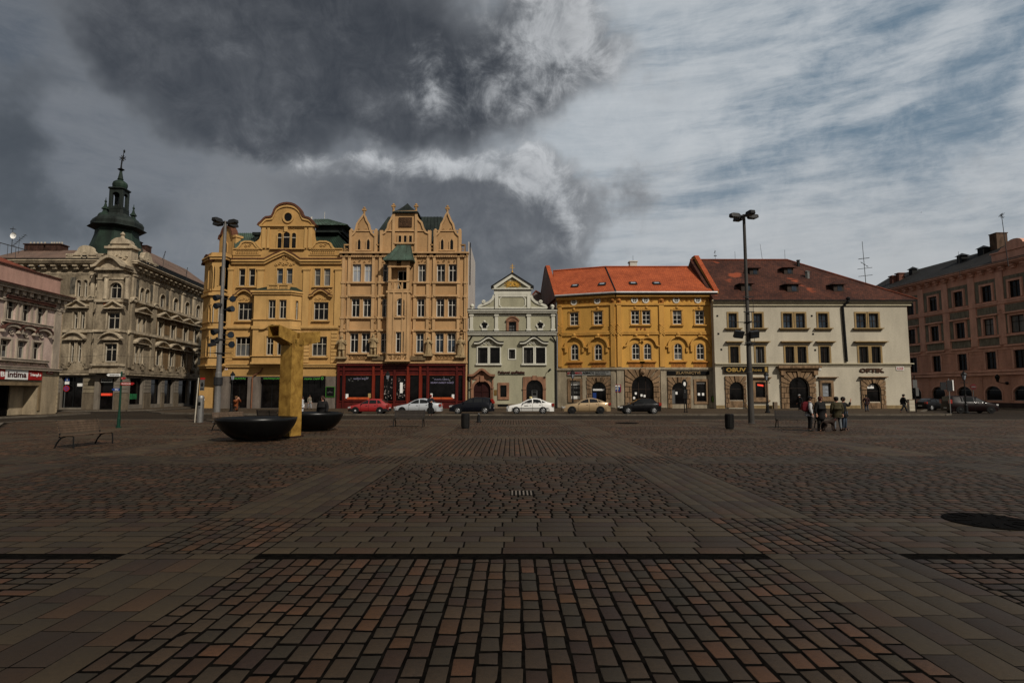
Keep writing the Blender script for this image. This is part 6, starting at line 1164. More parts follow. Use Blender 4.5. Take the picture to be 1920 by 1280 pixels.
# ================================================================ the dusky pink house on the right
qn = atY(1920, 700, 70); dv = Vector((-.085, 1, 0)).normalized(); far = Vector((qn.x, 70, 0)) + dv*27; near = Vector((qn.x, 70, 0)) - dv*5
F = FHr = Fac((far.x, far.y), (near.x, near.y)); b = HH = thing('dusky_pink_house', 'large dusky pink four storey house with a dark roof receding on the right', 'house', (far.x, far.y, 0))
HP = mat('dusky_pink_plaster', (.56, .29, .205), .92, .25, .6, 7, .1); HPL = mat('dusky_pink_moulding', (.60, .325, .235), .9, .22); HG = mat('grey_green_panel', (.19, .17, .125), .9, .35, 3, 16)
kw = dict(case=.24, cd=.1, cm=HPL, sm=DKWOOD, gm=G_DARK, cols=2, tr=.64, sw=.1, rev=.26)
zb = lambda x, y: F.z(x, y)
T = ((1698, 566, 1711, 591.5), (1739, 557, 1755.3, 584), (1785, 547, 1803, 575.5), (1835.6, 536, 1855.5, 566), (1892, 524.7, 1913.6, 556)); Md = ((1700.6, 617.5, 1715.6, 644.5), (1743.8, 612, 1759, 640), (1790.6, 605, 1808.6, 634.5), (1841, 598, 1861, 629)); Lw = ((1706.6, 671, 1720, 698.5), (1748.8, 667, 1765.3, 697), (1795, 663, 1814, 694), (1848.5, 658.5, 1869.5, 692)); Gd = ((1717, 725.5, 1729, 760), (1749.6, 724.6, 1773, 762), (1797, 724, 1823.6, 762), (1848.5, 723, 1880.5, 762))
rowz = []
def avg(l): rs = [F.rect(*q) for q in l]; return sum(r[2] for r in rs)/len(rs), sum(r[3] for r in rs)/len(rs)
for l in (T, Md, Lw): rowz.append(avg(l))
xs = [((F.u(a[0], 560)+F.u(a[2], 560))/2, (F.u(a[2], 560)-F.u(a[0], 560))) for a in T]
us = [F.rect(*q) for q in Lw]; cs = [(r[0]+r[1])/2 for r in us]; step = (cs[-1]-cs[0])/3; cs = [cs[0]+i*step for i in range(4)]; last = F.rect(1892, 524.7, 1913.6, 556); cs.append((last[0]+last[1])/2+.0); cs = [cs[0]-step] + cs + [cs[-1]+step]
ww = sum(F.rect(*q)[1]-F.rect(*q)[0] for q in Md)/4
for k, (z0, z1) in enumerate(rowz):
    for j, c in enumerate(cs):
        wd = ww*(1.25 if j >= 5 and k == 1 else 1); opening(b, F, (c-wd/2, c+wd/2, z0, z1), **{**kw, 'gm': G_CURT if (k == 1 and j in (4, 5)) else G_DARK})
gz = avg(Gd); gw = F.rect(*Gd[3]); gw = (gw[1]-gw[0])/2
for j, c in enumerate(cs): opening(b, F, (c-gw, c+gw, .9, gz[1]), rise=.8, **{**kw, 'cols': 1, 'case': .18, 'tr': .72, 'sm': GREYM, 'gm': G_SHOP, 'name': 'shop_window'})
zE = F.z(1860, 498); zg = F.z(1860, 700.5); zg2 = F.z(1860, 692.5)+.0
wall(b, F, 0, F.L, 0, zE-.1, HP, depth=11, rev=.26)
for k in (0, 1):
    z0, z1 = rowz[k]
    for c in cs:
        m = MB(); w = ww/2+.24
        for s in (-1, 1): m.fbox(F, c+s*(w+.42)-.3, c+s*(w+.42)+.3, z0, z1+.3, -.01, .03)
        if k == 0: m.fbox(F, c-w-.72, c+w+.72, z1+.3, z1+.75, -.01, .029)
        m.fbox(F, c-w-.5, c+w+.5, z0-(1.35 if k else 1.9), z0-.35 if k else z0-.75, -.01, .06); m.build('grey_panel', HG, b)
        m = MB(); m.fbox(F, c-w-.6, c+w+.6, z0-.34, z0-.16, -.01, .26); m.build('sill', HPL, b)
        if k == 1: m = MB(); m.fbox(F, c-w-.55, c+w+.55, z1+.32, z1+.52, -.01, .34); m.build('lintel', HPL, b); m = MB(); m.fbox(F, c-w-.7, c+w+.7, z0-1.62, z0-1.4, -.01, .3); m.build('ledge', HPL, b)
for i in range(len(cs)-1):
    m = MB(); c = (cs[i]+cs[i+1])/2; m.fbox(F, c-.5, c+.5, rowz[1][0]-1.3, zE-1.0, -.01, .12); m.build('pilaster', HPL, b)
    if i in (4,):
        m = MB(); m.relief(F, c-.5, c+.5, rowz[0][0]-1.9, rowz[0][0]-1.1, 1, .3, 2); m.relief(F, c-.4, c+.4, rowz[0][0]-2.7, rowz[0][0]-2.0, 1, .25, 3); m.build('carved_drop', HPL, b)
for z, h, d in ((rowz[0][0]-.36, .22, .2), (rowz[1][0]-1.75, .2, .14), (rowz[2][0]-.1, .26, .24), (zg+.1, .3, .34)): m = MB(); m.fbox(F, 0, F.L, z-h, z, -.01, d); m.build('string_course', HPL, b)
m = MB()
for j in range(len(cs)-1):
    m = MB()
    for i in range(9): z = .9+i*.52; m.fbox(F, cs[j]+gw+.3, cs[j+1]-gw-.3, z, z+.46, -.01, .05)
    for i in range(7): z = zg+.6+i*.5; m.fbox(F, cs[j]+ww/2+.32, cs[j+1]-ww/2-.32, z, z+.44, -.01, .04)
    m.build('wall_banding', HP, b)
m = MB(); m.fbox(F, 0, F.L, 0, .62, -.01, .12); m.build('base_course', mat('dark_base', (.05, .035, .03), .9, .3), b)
cornice(b, F, 0, F.L, zE, HPL, ((.2, .85), (.16, .6), (.1, .3)), br=1.45)
m = MB(); m.fbox(F, 0, F.L, zE+.01, zE+.14, -.2, .95); m.build('gutter', mat('pale_gutter', (.3, .2, .16), .6, .2), b)
zr = atY(1700, 521, 90).z; m = MB(); zr = zE+3.6; m.add([F.pt(-.5, .6, zE+.14), F.pt(F.L, .6, zE+.14), F.pt(F.L, -5.5, zr), F.pt(-.5, -5.5, zr), F.pt(F.L, -11, zE), F.pt(-.5, -11, zE)], [(0,1,2,3), (3,2,4,5), (0,3,5)]); rf = m.build('roof', TILE_DARK, b)
def onroof(x, y): return on_slope(x, y, F.pt(-.5, .6, zE+.14), F.pt(F.L, .6, zE+.14), F.pt(F.L, -5.5, zr))
p = onroof(1873, 463); m = MB(); m.box(p.x-.75, p.x+.75, p.y-.6, p.y+.6, p.z-.8, atY(1873, 439, p.y).z); m.box(p.x-.82, p.x+.82, p.y-.67, p.y+.67, atY(1873, 439.5, p.y).z, atY(1873, 438, p.y).z); m.build('chimney', mat('brown_chimney', (.12, .075, .05), .9, .4, 3), rf)
for x, y, w in ((1804.5, 489, .45), (1712, 513, .4), (1845, 475, .5)):
    p = onroof(x, y); m = MB(); m.box(p.x-w, p.x+w, p.y-w, p.y+w, p.z-.5, p.z+.7); m.add([(p.x-w-.2, p.y-w-.2, p.z+.7), (p.x+w+.2, p.y-w-.2, p.z+.7), (p.x+w+.2, p.y+w+.2, p.z+.7), (p.x-w-.2, p.y+w+.2, p.z+.7), (p.x, p.y, p.z+1.15)], [(0,1,4), (1,2,4), (2,3,4), (3,0,4)]); m.build('roof_vent', BLACKM, rf)
for x, y in ((1676, 529), (1688, 524)):
    p = onroof(x, y); m = MB(); m.box(p.x-.45, p.x+.45, p.y-.4, p.y+.4, p.z-.8, p.z+.9); m.box(p.x-.6, p.x+.6, p.y-.5, p.y+.5, p.z+.9, p.z+1.05); m.build('chimney', BLACKM if x < 1670 else mat('brick_stack', (.16, .07, .05), .9, .3), rf)
A0, A1 = (Vector(F.pt(F.u(1860, 480), 0, 0)), 0); ua = F.u(1860, 480); m = MB(); m.fbox(F, ua, F.L, zE+.14, zE+1.35, -.6, .1); m.fbox(F, ua-.1, F.L, zE+1.35, zE+1.5, -.7, .25); c = F.u(1903, 465); m.fpoly(F, [(c-2.2, zE+1.5), (c-1.7, zE+1.9), (c-1.2, zE+2.0)] + [(c-1.1*math.cos(math.pi*i/8), zE+2.1+.6*math.sin(math.pi*i/8)) for i in range(9)] + [(c+1.2, zE+2.0), (c+1.7, zE+1.9), (c+2.2, zE+1.5)], -.6, .12); m.fbox(F, ua+.6, ua+2.0, zE+.35, zE+1.15, .09, .16); m.build('attic_parapet', HPL, b)
# ================================================================ ground: road, square, pavements
def brick_ground(name, ca, cb, cm, bw, bh, ms, rot=0.0, nv=.5, bmp=.4):
    m, nt, p = new_mat(name); L = nt.links.new; p.inputs['Roughness'].default_value = .85; p.inputs['Specular IOR Level'].default_value = .12
    g = N(nt, 'ShaderNodeNewGeometry'); mp = N(nt, 'ShaderNodeMapping'); mp.inputs['Rotation'].default_value = (0, 0, rot); L(g.outputs['Position'], mp.inputs[0])
    wn = N(nt, 'ShaderNodeTexNoise'); wn.inputs['Scale'].default_value = .8; L(g.outputs['Position'], wn.inputs['Vector'])
    ad = N(nt, 'ShaderNodeVectorMath', operation='MULTIPLY_ADD'); L(wn.outputs['Color'], ad.inputs[0]); ad.inputs[1].default_value = (.12, .12, 0); L(mp.outputs[0], ad.inputs[2])
    br = N(nt, 'ShaderNodeTexBrick'); br.inputs['Scale'].default_value = 1; br.inputs['Brick Width'].default_value = bw; br.inputs['Row Height'].default_value = bh; br.inputs['Mortar Size'].default_value = ms
    br.inputs['Color1'].default_value = (*ca, 1); br.inputs['Color2'].default_value = (*cb, 1); br.inputs['Mortar'].default_value = (*cm, 1); L(ad.outputs[0], br.inputs['Vector'])
    n1 = N(nt, 'ShaderNodeTexNoise'); n1.inputs['Scale'].default_value = .35; n1.inputs['Detail'].default_value = 8; n1.inputs['Roughness'].default_value = .7; L(g.outputs['Position'], n1.inputs['Vector'])
    r = N(nt, 'ShaderNodeMapRange'); r.inputs['From Min'].default_value = .3; r.inputs['From Max'].default_value = .7; r.inputs['To Min'].default_value = 1-nv; r.inputs['To Max'].default_value = 1+nv*.6; L(n1.outputs['Fac'], r.inputs['Value'])
    hs = N(nt, 'ShaderNodeHueSaturation'); L(br.outputs['Color'], hs.inputs['Color']); L(r.outputs[0], hs.inputs['Value']); L(hs.outputs[0], p.inputs['Base Color'])
    b = N(nt, 'ShaderNodeBump'); b.inputs['Strength'].default_value = bmp; b.inputs['Distance'].default_value = .02; b.invert = True; L(br.outputs['Fac'], b.inputs['Height']); L(b.outputs[0], p.inputs['Normal'])
    return m
ROAD = brick_ground('road_setts', (.030, .021, .013), (.023, .016, .010), (.008, .006, .004), .22, .16, .018)
PAVE = brick_ground('pavement_slabs', (.056, .039, .024), (.047, .033, .021), (.02, .014, .009), .5, .5, .012, bmp=.1)
JOINT = mat('dark_joint_gravel', (.0055, .0045, .0035), .95, .7, 8, 90, .5, spec=.02, streak=False)
KERB = mat('kerb_granite', (.11, .092, .07), .85, .3, 2)
def sheet(pts, z): m = MB(); m.add([(x, y, z) for x, y in pts], [tuple(range(len(pts)))]); return m
def slab(pts, z0, z1):
    n = len(pts); m = MB(); m.add([(x, y, z0) for x, y in pts] + [(x, y, z1) for x, y in pts], [tuple(range(n, 2*n))] + [(i, (i+1) % n, (i+1) % n+n, i+n) for i in range(n)]); return m
structure('road', sheet([(-700, -300), (700, -300), (700, 1200), (-700, 1200)], -.12), ROAD)
sqp = [(-22, -40), (60, -40), (60, 41.2), (-30.5, 41.2), (-33.5, 39.5), (-33, 37), (-26.5, 29.5), (-24, 20)]
sq_near = [(-22, -40), (60, -40), (60, 41.0), (-30.5, 41.0), (-33.2, 39.5), (-32.6, 37), (-26.5, 29.5), (-24, 20)]
structure('square', slab(sq_near, -.14, -.0018), JOINT)
m = MB()
def kerb_run(pts, w=.28, z0=-.14, z1=.014, step=1.0):
    for a, c in zip(pts, pts[1:]):
        a, c = Vector((*a, 0)), Vector((*c, 0)); d = (c-a); n = max(1, int(d.length/step)); d /= n; nn = Vector((-d.y, d.x, 0)).normalized()*w/2
        for i in range(n):
            p, q = a+d*i, a+d*(i+.985); m.obox((p+q)/2+Vector((0, 0, (z0+z1)/2)), (q-p)/2, nn, Vector((0, 0, (z1-z0)/2)))
kerb_run([(60, 41.15), (-30.5, 41.15), (-33.3, 39.6), (-32.7, 37), (-26.6, 29.5), (-24.1, 20), (-22.1, -10)]); structure('kerb', m, KERB)
farp = [(-37.5, 59.5), (-33.5, 55.5), (-24, 52.4), (-6, 51.5), (38.4, 51.4), (39.8, 52.6), (41, 58), (49.2, 68.5), (49.2, 100), (-37.5, 100)]
structure('pavement', slab(farp, -.14, .0), PAVE)
m = MB(); kerb_run([(-37.4, 59.4), (-33.5, 55.4), (-24, 52.3), (-6, 51.4), (38.4, 51.3), (39.9, 52.6), (41.1, 58), (49.3, 68.5)]); structure('kerb', m, KERB)
lp = [(-120, 38), (-44, 38), (-38.6, 45), (-39.5, 53.3), (-40, 57), (-55, 57), (-60, 52), (-120, 52)]
structure('pavement', slab([(-120, 30), (-46.5, 30), (-41.5, 40), (-39.6, 49), (-40.3, 55), (-44, 57.5), (-120, 57.5)], -.14, .0), PAVE); m = MB(); kerb_run([(-46.5, 30), (-41.5, 40), (-39.6, 49), (-40.3, 55), (-44, 57.5)]); structure('kerb', m, KERB)
structure('pavement', slab([(-120, 62.2), (-46, 62.2), (-42.2, 63.2), (-40.8, 66), (-43.6, 92), (-120, 92)], -.14, .0), PAVE); m = MB(); kerb_run([(-60, 62.2), (-46, 62.2), (-42.2, 63.2), (-40.8, 66), (-43.6, 92)]); structure('kerb', m, KERB)
hN = FHr.N; q0 = far + hN*3.2; q1 = near + hN*3.2; structure('pavement', slab([(q1.x, q1.y), (near.x+40, near.y-6), (far.x+40, far.y), (far.x, far.y+20), (q0.x, q0.y)], -.14, .0), PAVE); m = MB(); kerb_run([(q1.x, q1.y), (q0.x, q0.y)]); structure('kerb', m, KERB)
m = MB()
for off in (0, 1.43):
    pts = [(-70, 27+off), (-45, 31.5+off), (-39-off*.3, 37+off), (-36.2-off*.2, 46), (-36.6-off, 58), (-39.5-off, 90)]
    sm_ = []
    for i in range(len(pts)-1):
        for t in (0, .25, .5, .75): sm_.append((pts[i][0]+(pts[i+1][0]-pts[i][0])*t, pts[i][1]+(pts[i+1][1]-pts[i][1])*t))
    for a, c in zip(sm_, sm_[1:]):
        a, c = Vector((*a, 0)), Vector((*c, 0)); d = (c-a)/2; nn = Vector((-d.y, d.x, 0)).normalized()*.05; m.obox((a+c)/2+Vector((0, 0, -.121)), d, nn, Vector((0, 0, .006)))
structure('tram_rails', m, mat('rail_steel', (.08, .07, .06), .4, .3, 3, metal=.7))
# individually cut paving stones of the near square
def stones(regs, seed):
    rng = np.random.default_rng(seed); V = []; 
    for (x0, x1, y0, y1, a, c, g, axis, ht) in regs:
        if axis == 'y': L0, L1, W0, W1 = y0, y1, x0, x1
        else: L0, L1, W0, W1 = x0, x1, y0, y1
        nr = max(1, round((W1-W0)/a)); rw = (W1-W0)/nr
        for r in range(nr):
            w0 = W0+r*rw; pos = L0; first = True
            while pos < L1-.02:
                ln = c*rng.uniform(.78, 1.25)*(rng.uniform(.35, 1) if first else 1); first = False
                if L1-pos-ln < c*.35: ln = L1-pos
                ym, xm = ((pos+ln/2, w0+rw/2) if axis == 'y' else (w0+rw/2, pos+ln/2))
                if abs(xm) < .93*ym+1.6 and ym > 2.4 and xm > np.interp(ym, [0, 20, 29.5, 37, 39.5, 41], [-22, -23.8, -26.2, -32.3, -32.9, -30.3]):
                    s = ((w0, w0+rw, pos, pos+ln) if axis == 'y' else (pos, pos+ln, w0, w0+rw)); V.append((*s, g, ht, 1 if axis == 'y' else 0))
                pos += ln
    A = np.array(V); n = len(A); x0, x1, y0, y1, g, ht = A[:, :6].T; j = lambda s: rng.normal(0, 1, n)*s
    gx_, gy_ = np.where(A[:, 6] > 0, g*.62, np.maximum(g*.62, np.minimum(g, .02)*.9)), np.where(A[:, 6] > 0, g*.75, g*.8); cx = [x0+gx_, x1-gx_, x1-gx_, x0+gx_]; cy = [y0+gy_, y0+gy_, y1-gy_, y1-gy_]; jit = np.minimum(.005, g*.2)
    cx = [q+np.clip(j(jit), -jit*1.5, jit*1.5) for q in cx]; cy = [q+np.clip(j(jit), -jit*1.5, jit*1.5) for q in cy]
    mx, my = (x0+x1)/2, (y0+y1)/2; tz = np.clip(j(ht), -.0006, .003); tx, ty = np.clip(j(ht*.5), -.001, .001), np.clip(j(ht*.5), -.001, .001); ins = np.where(g > .015, .003, .0015)
    P = np.zeros((n, 20, 3)); 
    for k in range(4):
        sx, sy = np.sign(cx[k]-mx), np.sign(cy[k]-my); k2 = [1, 1, -1, -1][k]
        tilt = tx*sx+ty*sy
        P[:, k] = np.stack([cx[k], cy[k], np.full(n, -.034)], 1)
        # cut corners: two points per corner
        e = ins*1.2
        order = [(0, e), (e, 0)] if k in (0, 2) else [(e, 0), (0, e)]
        for q, (dx, dy) in enumerate(order):
            P[:, 4+2*k+q] = np.stack([cx[k]-sx*dx, cy[k]-sy*dy, tz+tilt-ins*.8], 1)
            P[:, 12+2*k+q] = np.stack([cx[k]-sx*(dx+ins), cy[k]-sy*(dy+ins), tz+tilt], 1)
    fs = [tuple(range(12, 20))] + [(4+i, 4+(i+1) % 8, 12+(i+1) % 8, 12+i) for i in range(8)]
    for k in range(4): fs += [(k, (k+1) % 4, 4+((2*k+2) % 8), 5+2*k), (k, 5+2*k, 4+2*k)]
    me = bpy.data.meshes.new('paving_stones'); nv = 20; loops, starts, cnt = [], [], 0
    base = np.concatenate([np.array(f) for f in fs]); lens = np.array([len(f) for f in fs]); tot = len(base)
    L = (base[None, :]+(np.arange(n)*nv)[:, None]).ravel(); st = (np.concatenate([[0], np.cumsum(lens)[:-1]])[None, :]+(np.arange(n)*tot)[:, None]).ravel()
    me.vertices.add(n*nv); me.vertices.foreach_set('co', P.astype(np.float32).ravel()); me.loops.add(n*tot); me.loops.foreach_set('vertex_index', L.astype(np.int32)); me.polygons.add(n*len(fs)); me.polygons.foreach_set('loop_start', st.astype(np.int32)); me.polygons.foreach_set('loop_total', np.tile(lens, n).astype(np.int32))
    me.update(calc_edges=True); me.validate(); return me, n
def stone_mat(name, ramp, var=.35):
    m, nt, p = new_mat(name); L = nt.links.new; p.inputs['Roughness'].default_value = .68; p.inputs['Specular IOR Level'].default_value = .24
    g = N(nt, 'ShaderNodeNewGeometry'); cr = N(nt, 'ShaderNodeValToRGB'); els = cr.color_ramp.elements; cr.color_ramp.interpolation = 'LINEAR'
    while len(els) < len(ramp): els.new(.5)
    for e, (pos, c) in zip(els, ramp): e.position = pos; e.color = (*c, 1)
    L(g.outputs['Random Per Island'], cr.inputs[0])
    n1 = N(nt, 'ShaderNodeTexNoise'); n1.inputs['Scale'].default_value = 22; n1.inputs['Detail'].default_value = 8; n1.inputs['Roughness'].default_value = .75; L(g.outputs['Position'], n1.inputs['Vector'])
    n2 = N(nt, 'ShaderNodeTexNoise'); n2.inputs['Scale'].default_value = .5; n2.inputs['Detail'].default_value = 5; L(g.outputs['Position'], n2.inputs['Vector'])
    r1 = N(nt, 'ShaderNodeMapRange'); r1.inputs['From Min'].default_value = .25; r1.inputs['From Max'].default_value = .75; r1.inputs['To Min'].default_value = 1-var; r1.inputs['To Max'].default_value = 1+var; L(n1.outputs['Fac'], r1.inputs['Value'])
    r2 = N(nt, 'ShaderNodeMapRange'); r2.inputs['From Min'].default_value = .3; r2.inputs['From Max'].default_value = .7; r2.inputs['To Min'].default_value = .8; r2.inputs['To Max'].default_value = 1.2; L(n2.outputs['Fac'], r2.inputs['Value'])
    n4 = N(nt, 'ShaderNodeTexNoise'); n4.inputs['Scale'].default_value = 140; n4.inputs['Detail'].default_value = 3; L(g.outputs['Position'], n4.inputs['Vector'])
    r4 = N(nt, 'ShaderNodeMapRange'); r4.inputs['From Min'].default_value = .3; r4.inputs['From Max'].default_value = .7; r4.inputs['To Min'].default_value = .62; r4.inputs['To Max'].default_value = 1.38; L(n4.outputs['Fac'], r4.inputs['Value'])
    m0 = N(nt, 'ShaderNodeMath', operation='MULTIPLY'); L(r1.outputs[0], m0.inputs[0]); L(r4.outputs[0], m0.inputs[1])
    mu = N(nt, 'ShaderNodeMath', operation='MULTIPLY'); L(m0.outputs[0], mu.inputs[0]); L(r2.outputs[0], mu.inputs[1])
    hs = N(nt, 'ShaderNodeHueSaturation'); L(cr.outputs[0], hs.inputs['Color']); L(mu.outputs[0], hs.inputs['Value']); L(hs.outputs[0], p.inputs['Base Color'])
    b = N(nt, 'ShaderNodeBump'); b.inputs['Strength'].default_value = .55; b.inputs['Distance'].default_value = .012; L(n1.outputs['Fac'], b.inputs['Height']); L(b.outputs[0], p.inputs['Normal'])
    return m
K = 1.0
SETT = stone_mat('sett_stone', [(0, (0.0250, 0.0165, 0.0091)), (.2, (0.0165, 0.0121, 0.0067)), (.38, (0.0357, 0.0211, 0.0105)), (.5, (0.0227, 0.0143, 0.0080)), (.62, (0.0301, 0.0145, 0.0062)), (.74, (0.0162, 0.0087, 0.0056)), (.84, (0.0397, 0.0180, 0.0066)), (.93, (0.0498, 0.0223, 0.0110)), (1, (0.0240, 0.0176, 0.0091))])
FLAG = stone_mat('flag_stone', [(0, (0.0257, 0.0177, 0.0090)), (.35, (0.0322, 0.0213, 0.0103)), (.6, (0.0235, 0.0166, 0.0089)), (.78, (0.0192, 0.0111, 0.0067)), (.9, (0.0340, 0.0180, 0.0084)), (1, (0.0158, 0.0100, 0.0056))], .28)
SETT2 = stone_mat('lightened_sett_stone', [(0, (0.0373, 0.0246, 0.0136)), (.2, (0.0245, 0.0178, 0.0102)), (.38, (0.0534, 0.0314, 0.0158)), (.5, (0.0340, 0.0213, 0.0120)), (.62, (0.0450, 0.0216, 0.0094)), (.74, (0.0241, 0.0129, 0.0084)), (.84, (0.0592, 0.0267, 0.0100)), (.93, (0.0744, 0.0332, 0.0167)), (1, (0.0359, 0.0261, 0.0136))])  # near sett colours scaled up: brighter light on the far ground painted in
FLAG2 = stone_mat('lightened_flag_stone', [(0, (0.0384, 0.0264, 0.0136)), (.35, (0.0481, 0.0314, 0.0156)), (.6, (0.0351, 0.0246, 0.0134)), (.78, (0.0285, 0.0164, 0.0102)), (.9, (0.0509, 0.0267, 0.0126)), (1, (0.0237, 0.0148, 0.0083))], .28)  # lightened copy of the near flags, for the same painted brightness
ys = [2.2, 7.12, 9.12, 16.0, 17.85, 24.6, 27.6]; XS = 3.05; XO = 4.68; XP = 11.7; XQ = 13.3; XE = 40
sett, flag, sett2, flag2 = [], [], [], []
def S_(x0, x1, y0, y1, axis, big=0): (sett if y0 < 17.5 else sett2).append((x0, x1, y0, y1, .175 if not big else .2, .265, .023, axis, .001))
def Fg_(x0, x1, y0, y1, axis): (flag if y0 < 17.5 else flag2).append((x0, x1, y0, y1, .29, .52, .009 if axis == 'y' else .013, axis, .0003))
fields = [(2.2, 6.94, 'y'), (9.14, 16.0, 'x'), (17.85, 24.6, 'y'), (26.4, 33.2, 'x'), (35, 40.98, 'y')]
MX = [(-XS, XS), (XO, XP), (-XP, -XO), (XQ, 20), (-20, -XQ), (21.6, 28.5), (-28.5, -21.6), (30.1, 40), (-40, -30.1)]; MS = [(XS, XO), (-XO, -XS), (XP, XQ), (-XQ, -XP), (20, 21.6), (-21.6, -20), (28.5, 30.1), (-30.1, -28.5)]
for i, (a, c, ax) in enumerate(fields):
    for s0, s1 in MX: S_(s0, s1, a, c, ax if abs(s0+s1) < 1 else ('x' if i != 1 else 'x'))
    for s0, s1 in MS: Fg_(s0, s1, a if i else 2.2, c if i else 6.94, 'y')
for a, c in ((7.16, 9.14), (16.0, 17.85), (24.6, 26.4), (33.2, 35)):
    for s0, s1 in MX: Fg_(s0, s1, a, c, 'x')
    for s0, s1 in MS: S_(s0, s1, a, c, 'y')
for s0, s1 in ((XS, XO), (-XO, -XS), (XP, XQ), (-XQ, -XP)): Fg_(s0, s1, 6.94, 7.16, 'x')
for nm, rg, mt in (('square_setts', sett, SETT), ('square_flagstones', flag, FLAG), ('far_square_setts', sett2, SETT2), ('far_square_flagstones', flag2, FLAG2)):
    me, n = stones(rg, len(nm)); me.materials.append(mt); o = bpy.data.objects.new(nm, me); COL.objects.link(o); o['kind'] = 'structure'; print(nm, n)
IRON = mat('cast_iron', (.0035, .003, .0026), .8, .4, 6, 40, .3, spec=.02)
for k, (x0, x1, lab) in enumerate(((-XS, XS, 'long dark slot drain across the middle of the near setts'), (-XP, -XO, 'dark slot drain in the paving at the left edge'), (XO, XP, 'dark slot drain in the paving at the right edge'))):
    o = thing('slot_drain', lab, 'drain', (x0, 7.05, -.02), group='slot drains across the square')
    m = MB(); m.box(x0, x1, 6.955, 7.145, -.03, -.003); m.build('channel', BLACK, o); m = MB(); m.box(x0, x1, 6.95, 6.97, -.03, .002); m.box(x0, x1, 7.13, 7.15, -.03, .002)
    m.build('rail', IRON, o); m = MB(); n = int((x1-x0)/.1)
    for i in range(n): m.box(x0+(i+.3)*.1, x0+(i+.5)*.1, 6.97, 7.13, -.02, -.006)
    q = m.build('grate', IRON, o)
o = thing('manhole_cover', 'large dark round cover set in the paving near the right edge', 'manhole cover', (7.24, 8.9, 0)); m = MB(); m.lathe([(.59, -.02), (.59, .012), (.55, .02), (.02, .02)], (7.24, 8.9, 0), 32); m.build('cover', IRON, o); m = MB()
for a in range(12): t = a*math.pi/6; m.obox((7.24+.4*math.cos(t), 8.9+.4*math.sin(t), .024), (.12*math.cos(t), .12*math.sin(t), 0), (-.02*math.sin(t), .02*math.cos(t), 0), (0, 0, .005))
m.build('tread_ribs', IRON, o)
o = thing('drain_grate', 'small square iron grate with pale bars in the middle setts', 'grate', (.2, 11.35, 0)); m = MB(); m.box(-.03, .43, 11.05, 11.6, -.02, .008); m.build('frame', IRON, o); m = MB()
for i in range(6): m.box(-.01+i*.073, .02+i*.073, 11.08, 11.57, .008, .014)
m.build('bars', mat('worn_iron', (.13, .11, .09), .6, .3), o)
p = at(1176, 793); o = thing('manhole_cover', 'distant dark round cover near the far kerb', 'manhole cover', p); m = MB(); m.lathe([(.75, 0), (.75, .015), (.02, .016)], p, 20); m.build('cover', IRON, o)

# ================================================================ fountain
GX, GY = (547-960)/FPX*25.3, 25.3
o = thing('fountain', 'tall square golden column with two raised hollow arms', 'fountain', (GX, GY, 0))
m_, nt, p = new_mat('brushed_gold'); L = nt.links.new; p.inputs['Metallic'].default_value = .55; p.inputs['Roughness'].default_value = .5
g = N(nt, 'ShaderNodeNewGeometry'); mp = N(nt, 'ShaderNodeMapping'); mp.inputs['Scale'].default_value = (1.4, 1.4, 1.1); L(g.outputs['Position'], mp.inputs[0]); n1 = N(nt, 'ShaderNodeTexNoise'); n1.inputs['Scale'].default_value = 2.3; n1.inputs['Detail'].default_value = 9; n1.inputs['Roughness'].default_value = .68; n1.inputs['Distortion'].default_value = .5; L(mp.outputs[0], n1.inputs['Vector'])
cr = N(nt, 'ShaderNodeValToRGB'); cr.color_ramp.elements[0].position = .3; cr.color_ramp.elements[0].color = (.17, .08, .009, 1); cr.color_ramp.elements[1].position = .7; cr.color_ramp.elements[1].color = (.50, .29, .06, 1); L(n1.outputs['Fac'], cr.inputs[0]); L(cr.outputs[0], p.inputs['Base Color']); GOLDM = m_
r2 = N(nt, 'ShaderNodeMapRange'); r2.inputs['To Min'].default_value = .35; r2.inputs['To Max'].default_value = .62; L(n1.outputs['Fac'], r2.inputs['Value']); L(r2.outputs[0], p.inputs['Roughness'])
phi = R(25); n1v = Vector((-math.sin(phi), -math.cos(phi), 0)); n2v = Vector((math.cos(phi), -math.sin(phi), 0)); hw = .335; cc = Vector((GX, GY, 0)); up = Vector((0, 0, 1))
m = MB(); m.loft([[cc+n1v*a*hw*k+n2v*c*hw*k+up*z for a, c in ((1, -1), (1, 1), (-1, 1), (-1, -1))] for z, k in ((.0, 1.0), (4.05, 1.0), (4.25, 1.0), (4.3, .98))]); m.build('column', GOLDM, o)
def arm(dv, side, L_, z0, z1, tilt, nm):
    # hollow square tube: four walls, rising outwards
    a0 = cc + dv*(hw*.2); a1 = cc + dv*L_; th = .045; t0 = .3
    def ring(c, w, zl, zh): return [c+side*w+up*zl, c-side*w+up*zl, c-side*w+up*zh, c+side*w+up*zh]
    O0, O1 = ring(a0, hw, z0, z0+.62), ring(a1, hw, z0+tilt, z1+tilt*.0+.0); I0, I1 = ring(a0+dv*.3, hw-th, z0+th, z0+.62-th), ring(a1+dv*.002, hw-th, z0+tilt+th, z1-th)
    m = MB(); m.loft([O0, O1], cap=False)
    n = len(m.v); m.add(O1+I1, [(i, (i+1) % 4, (i+1) % 4+4, i+4) for i in range(4)]); m.loft([I1, I0], cap=False); m.add(I0, [(0, 1, 2, 3)]); m.add(O0, [(3, 2, 1, 0)])
    return m.build(nm, GOLDM, o)
arm(n1v, n2v, 1.06, 3.95, 4.80, .34, 'arm'); arm(-n1v, -n2v, 1.32, 3.95, 4.75, .3, 'arm')
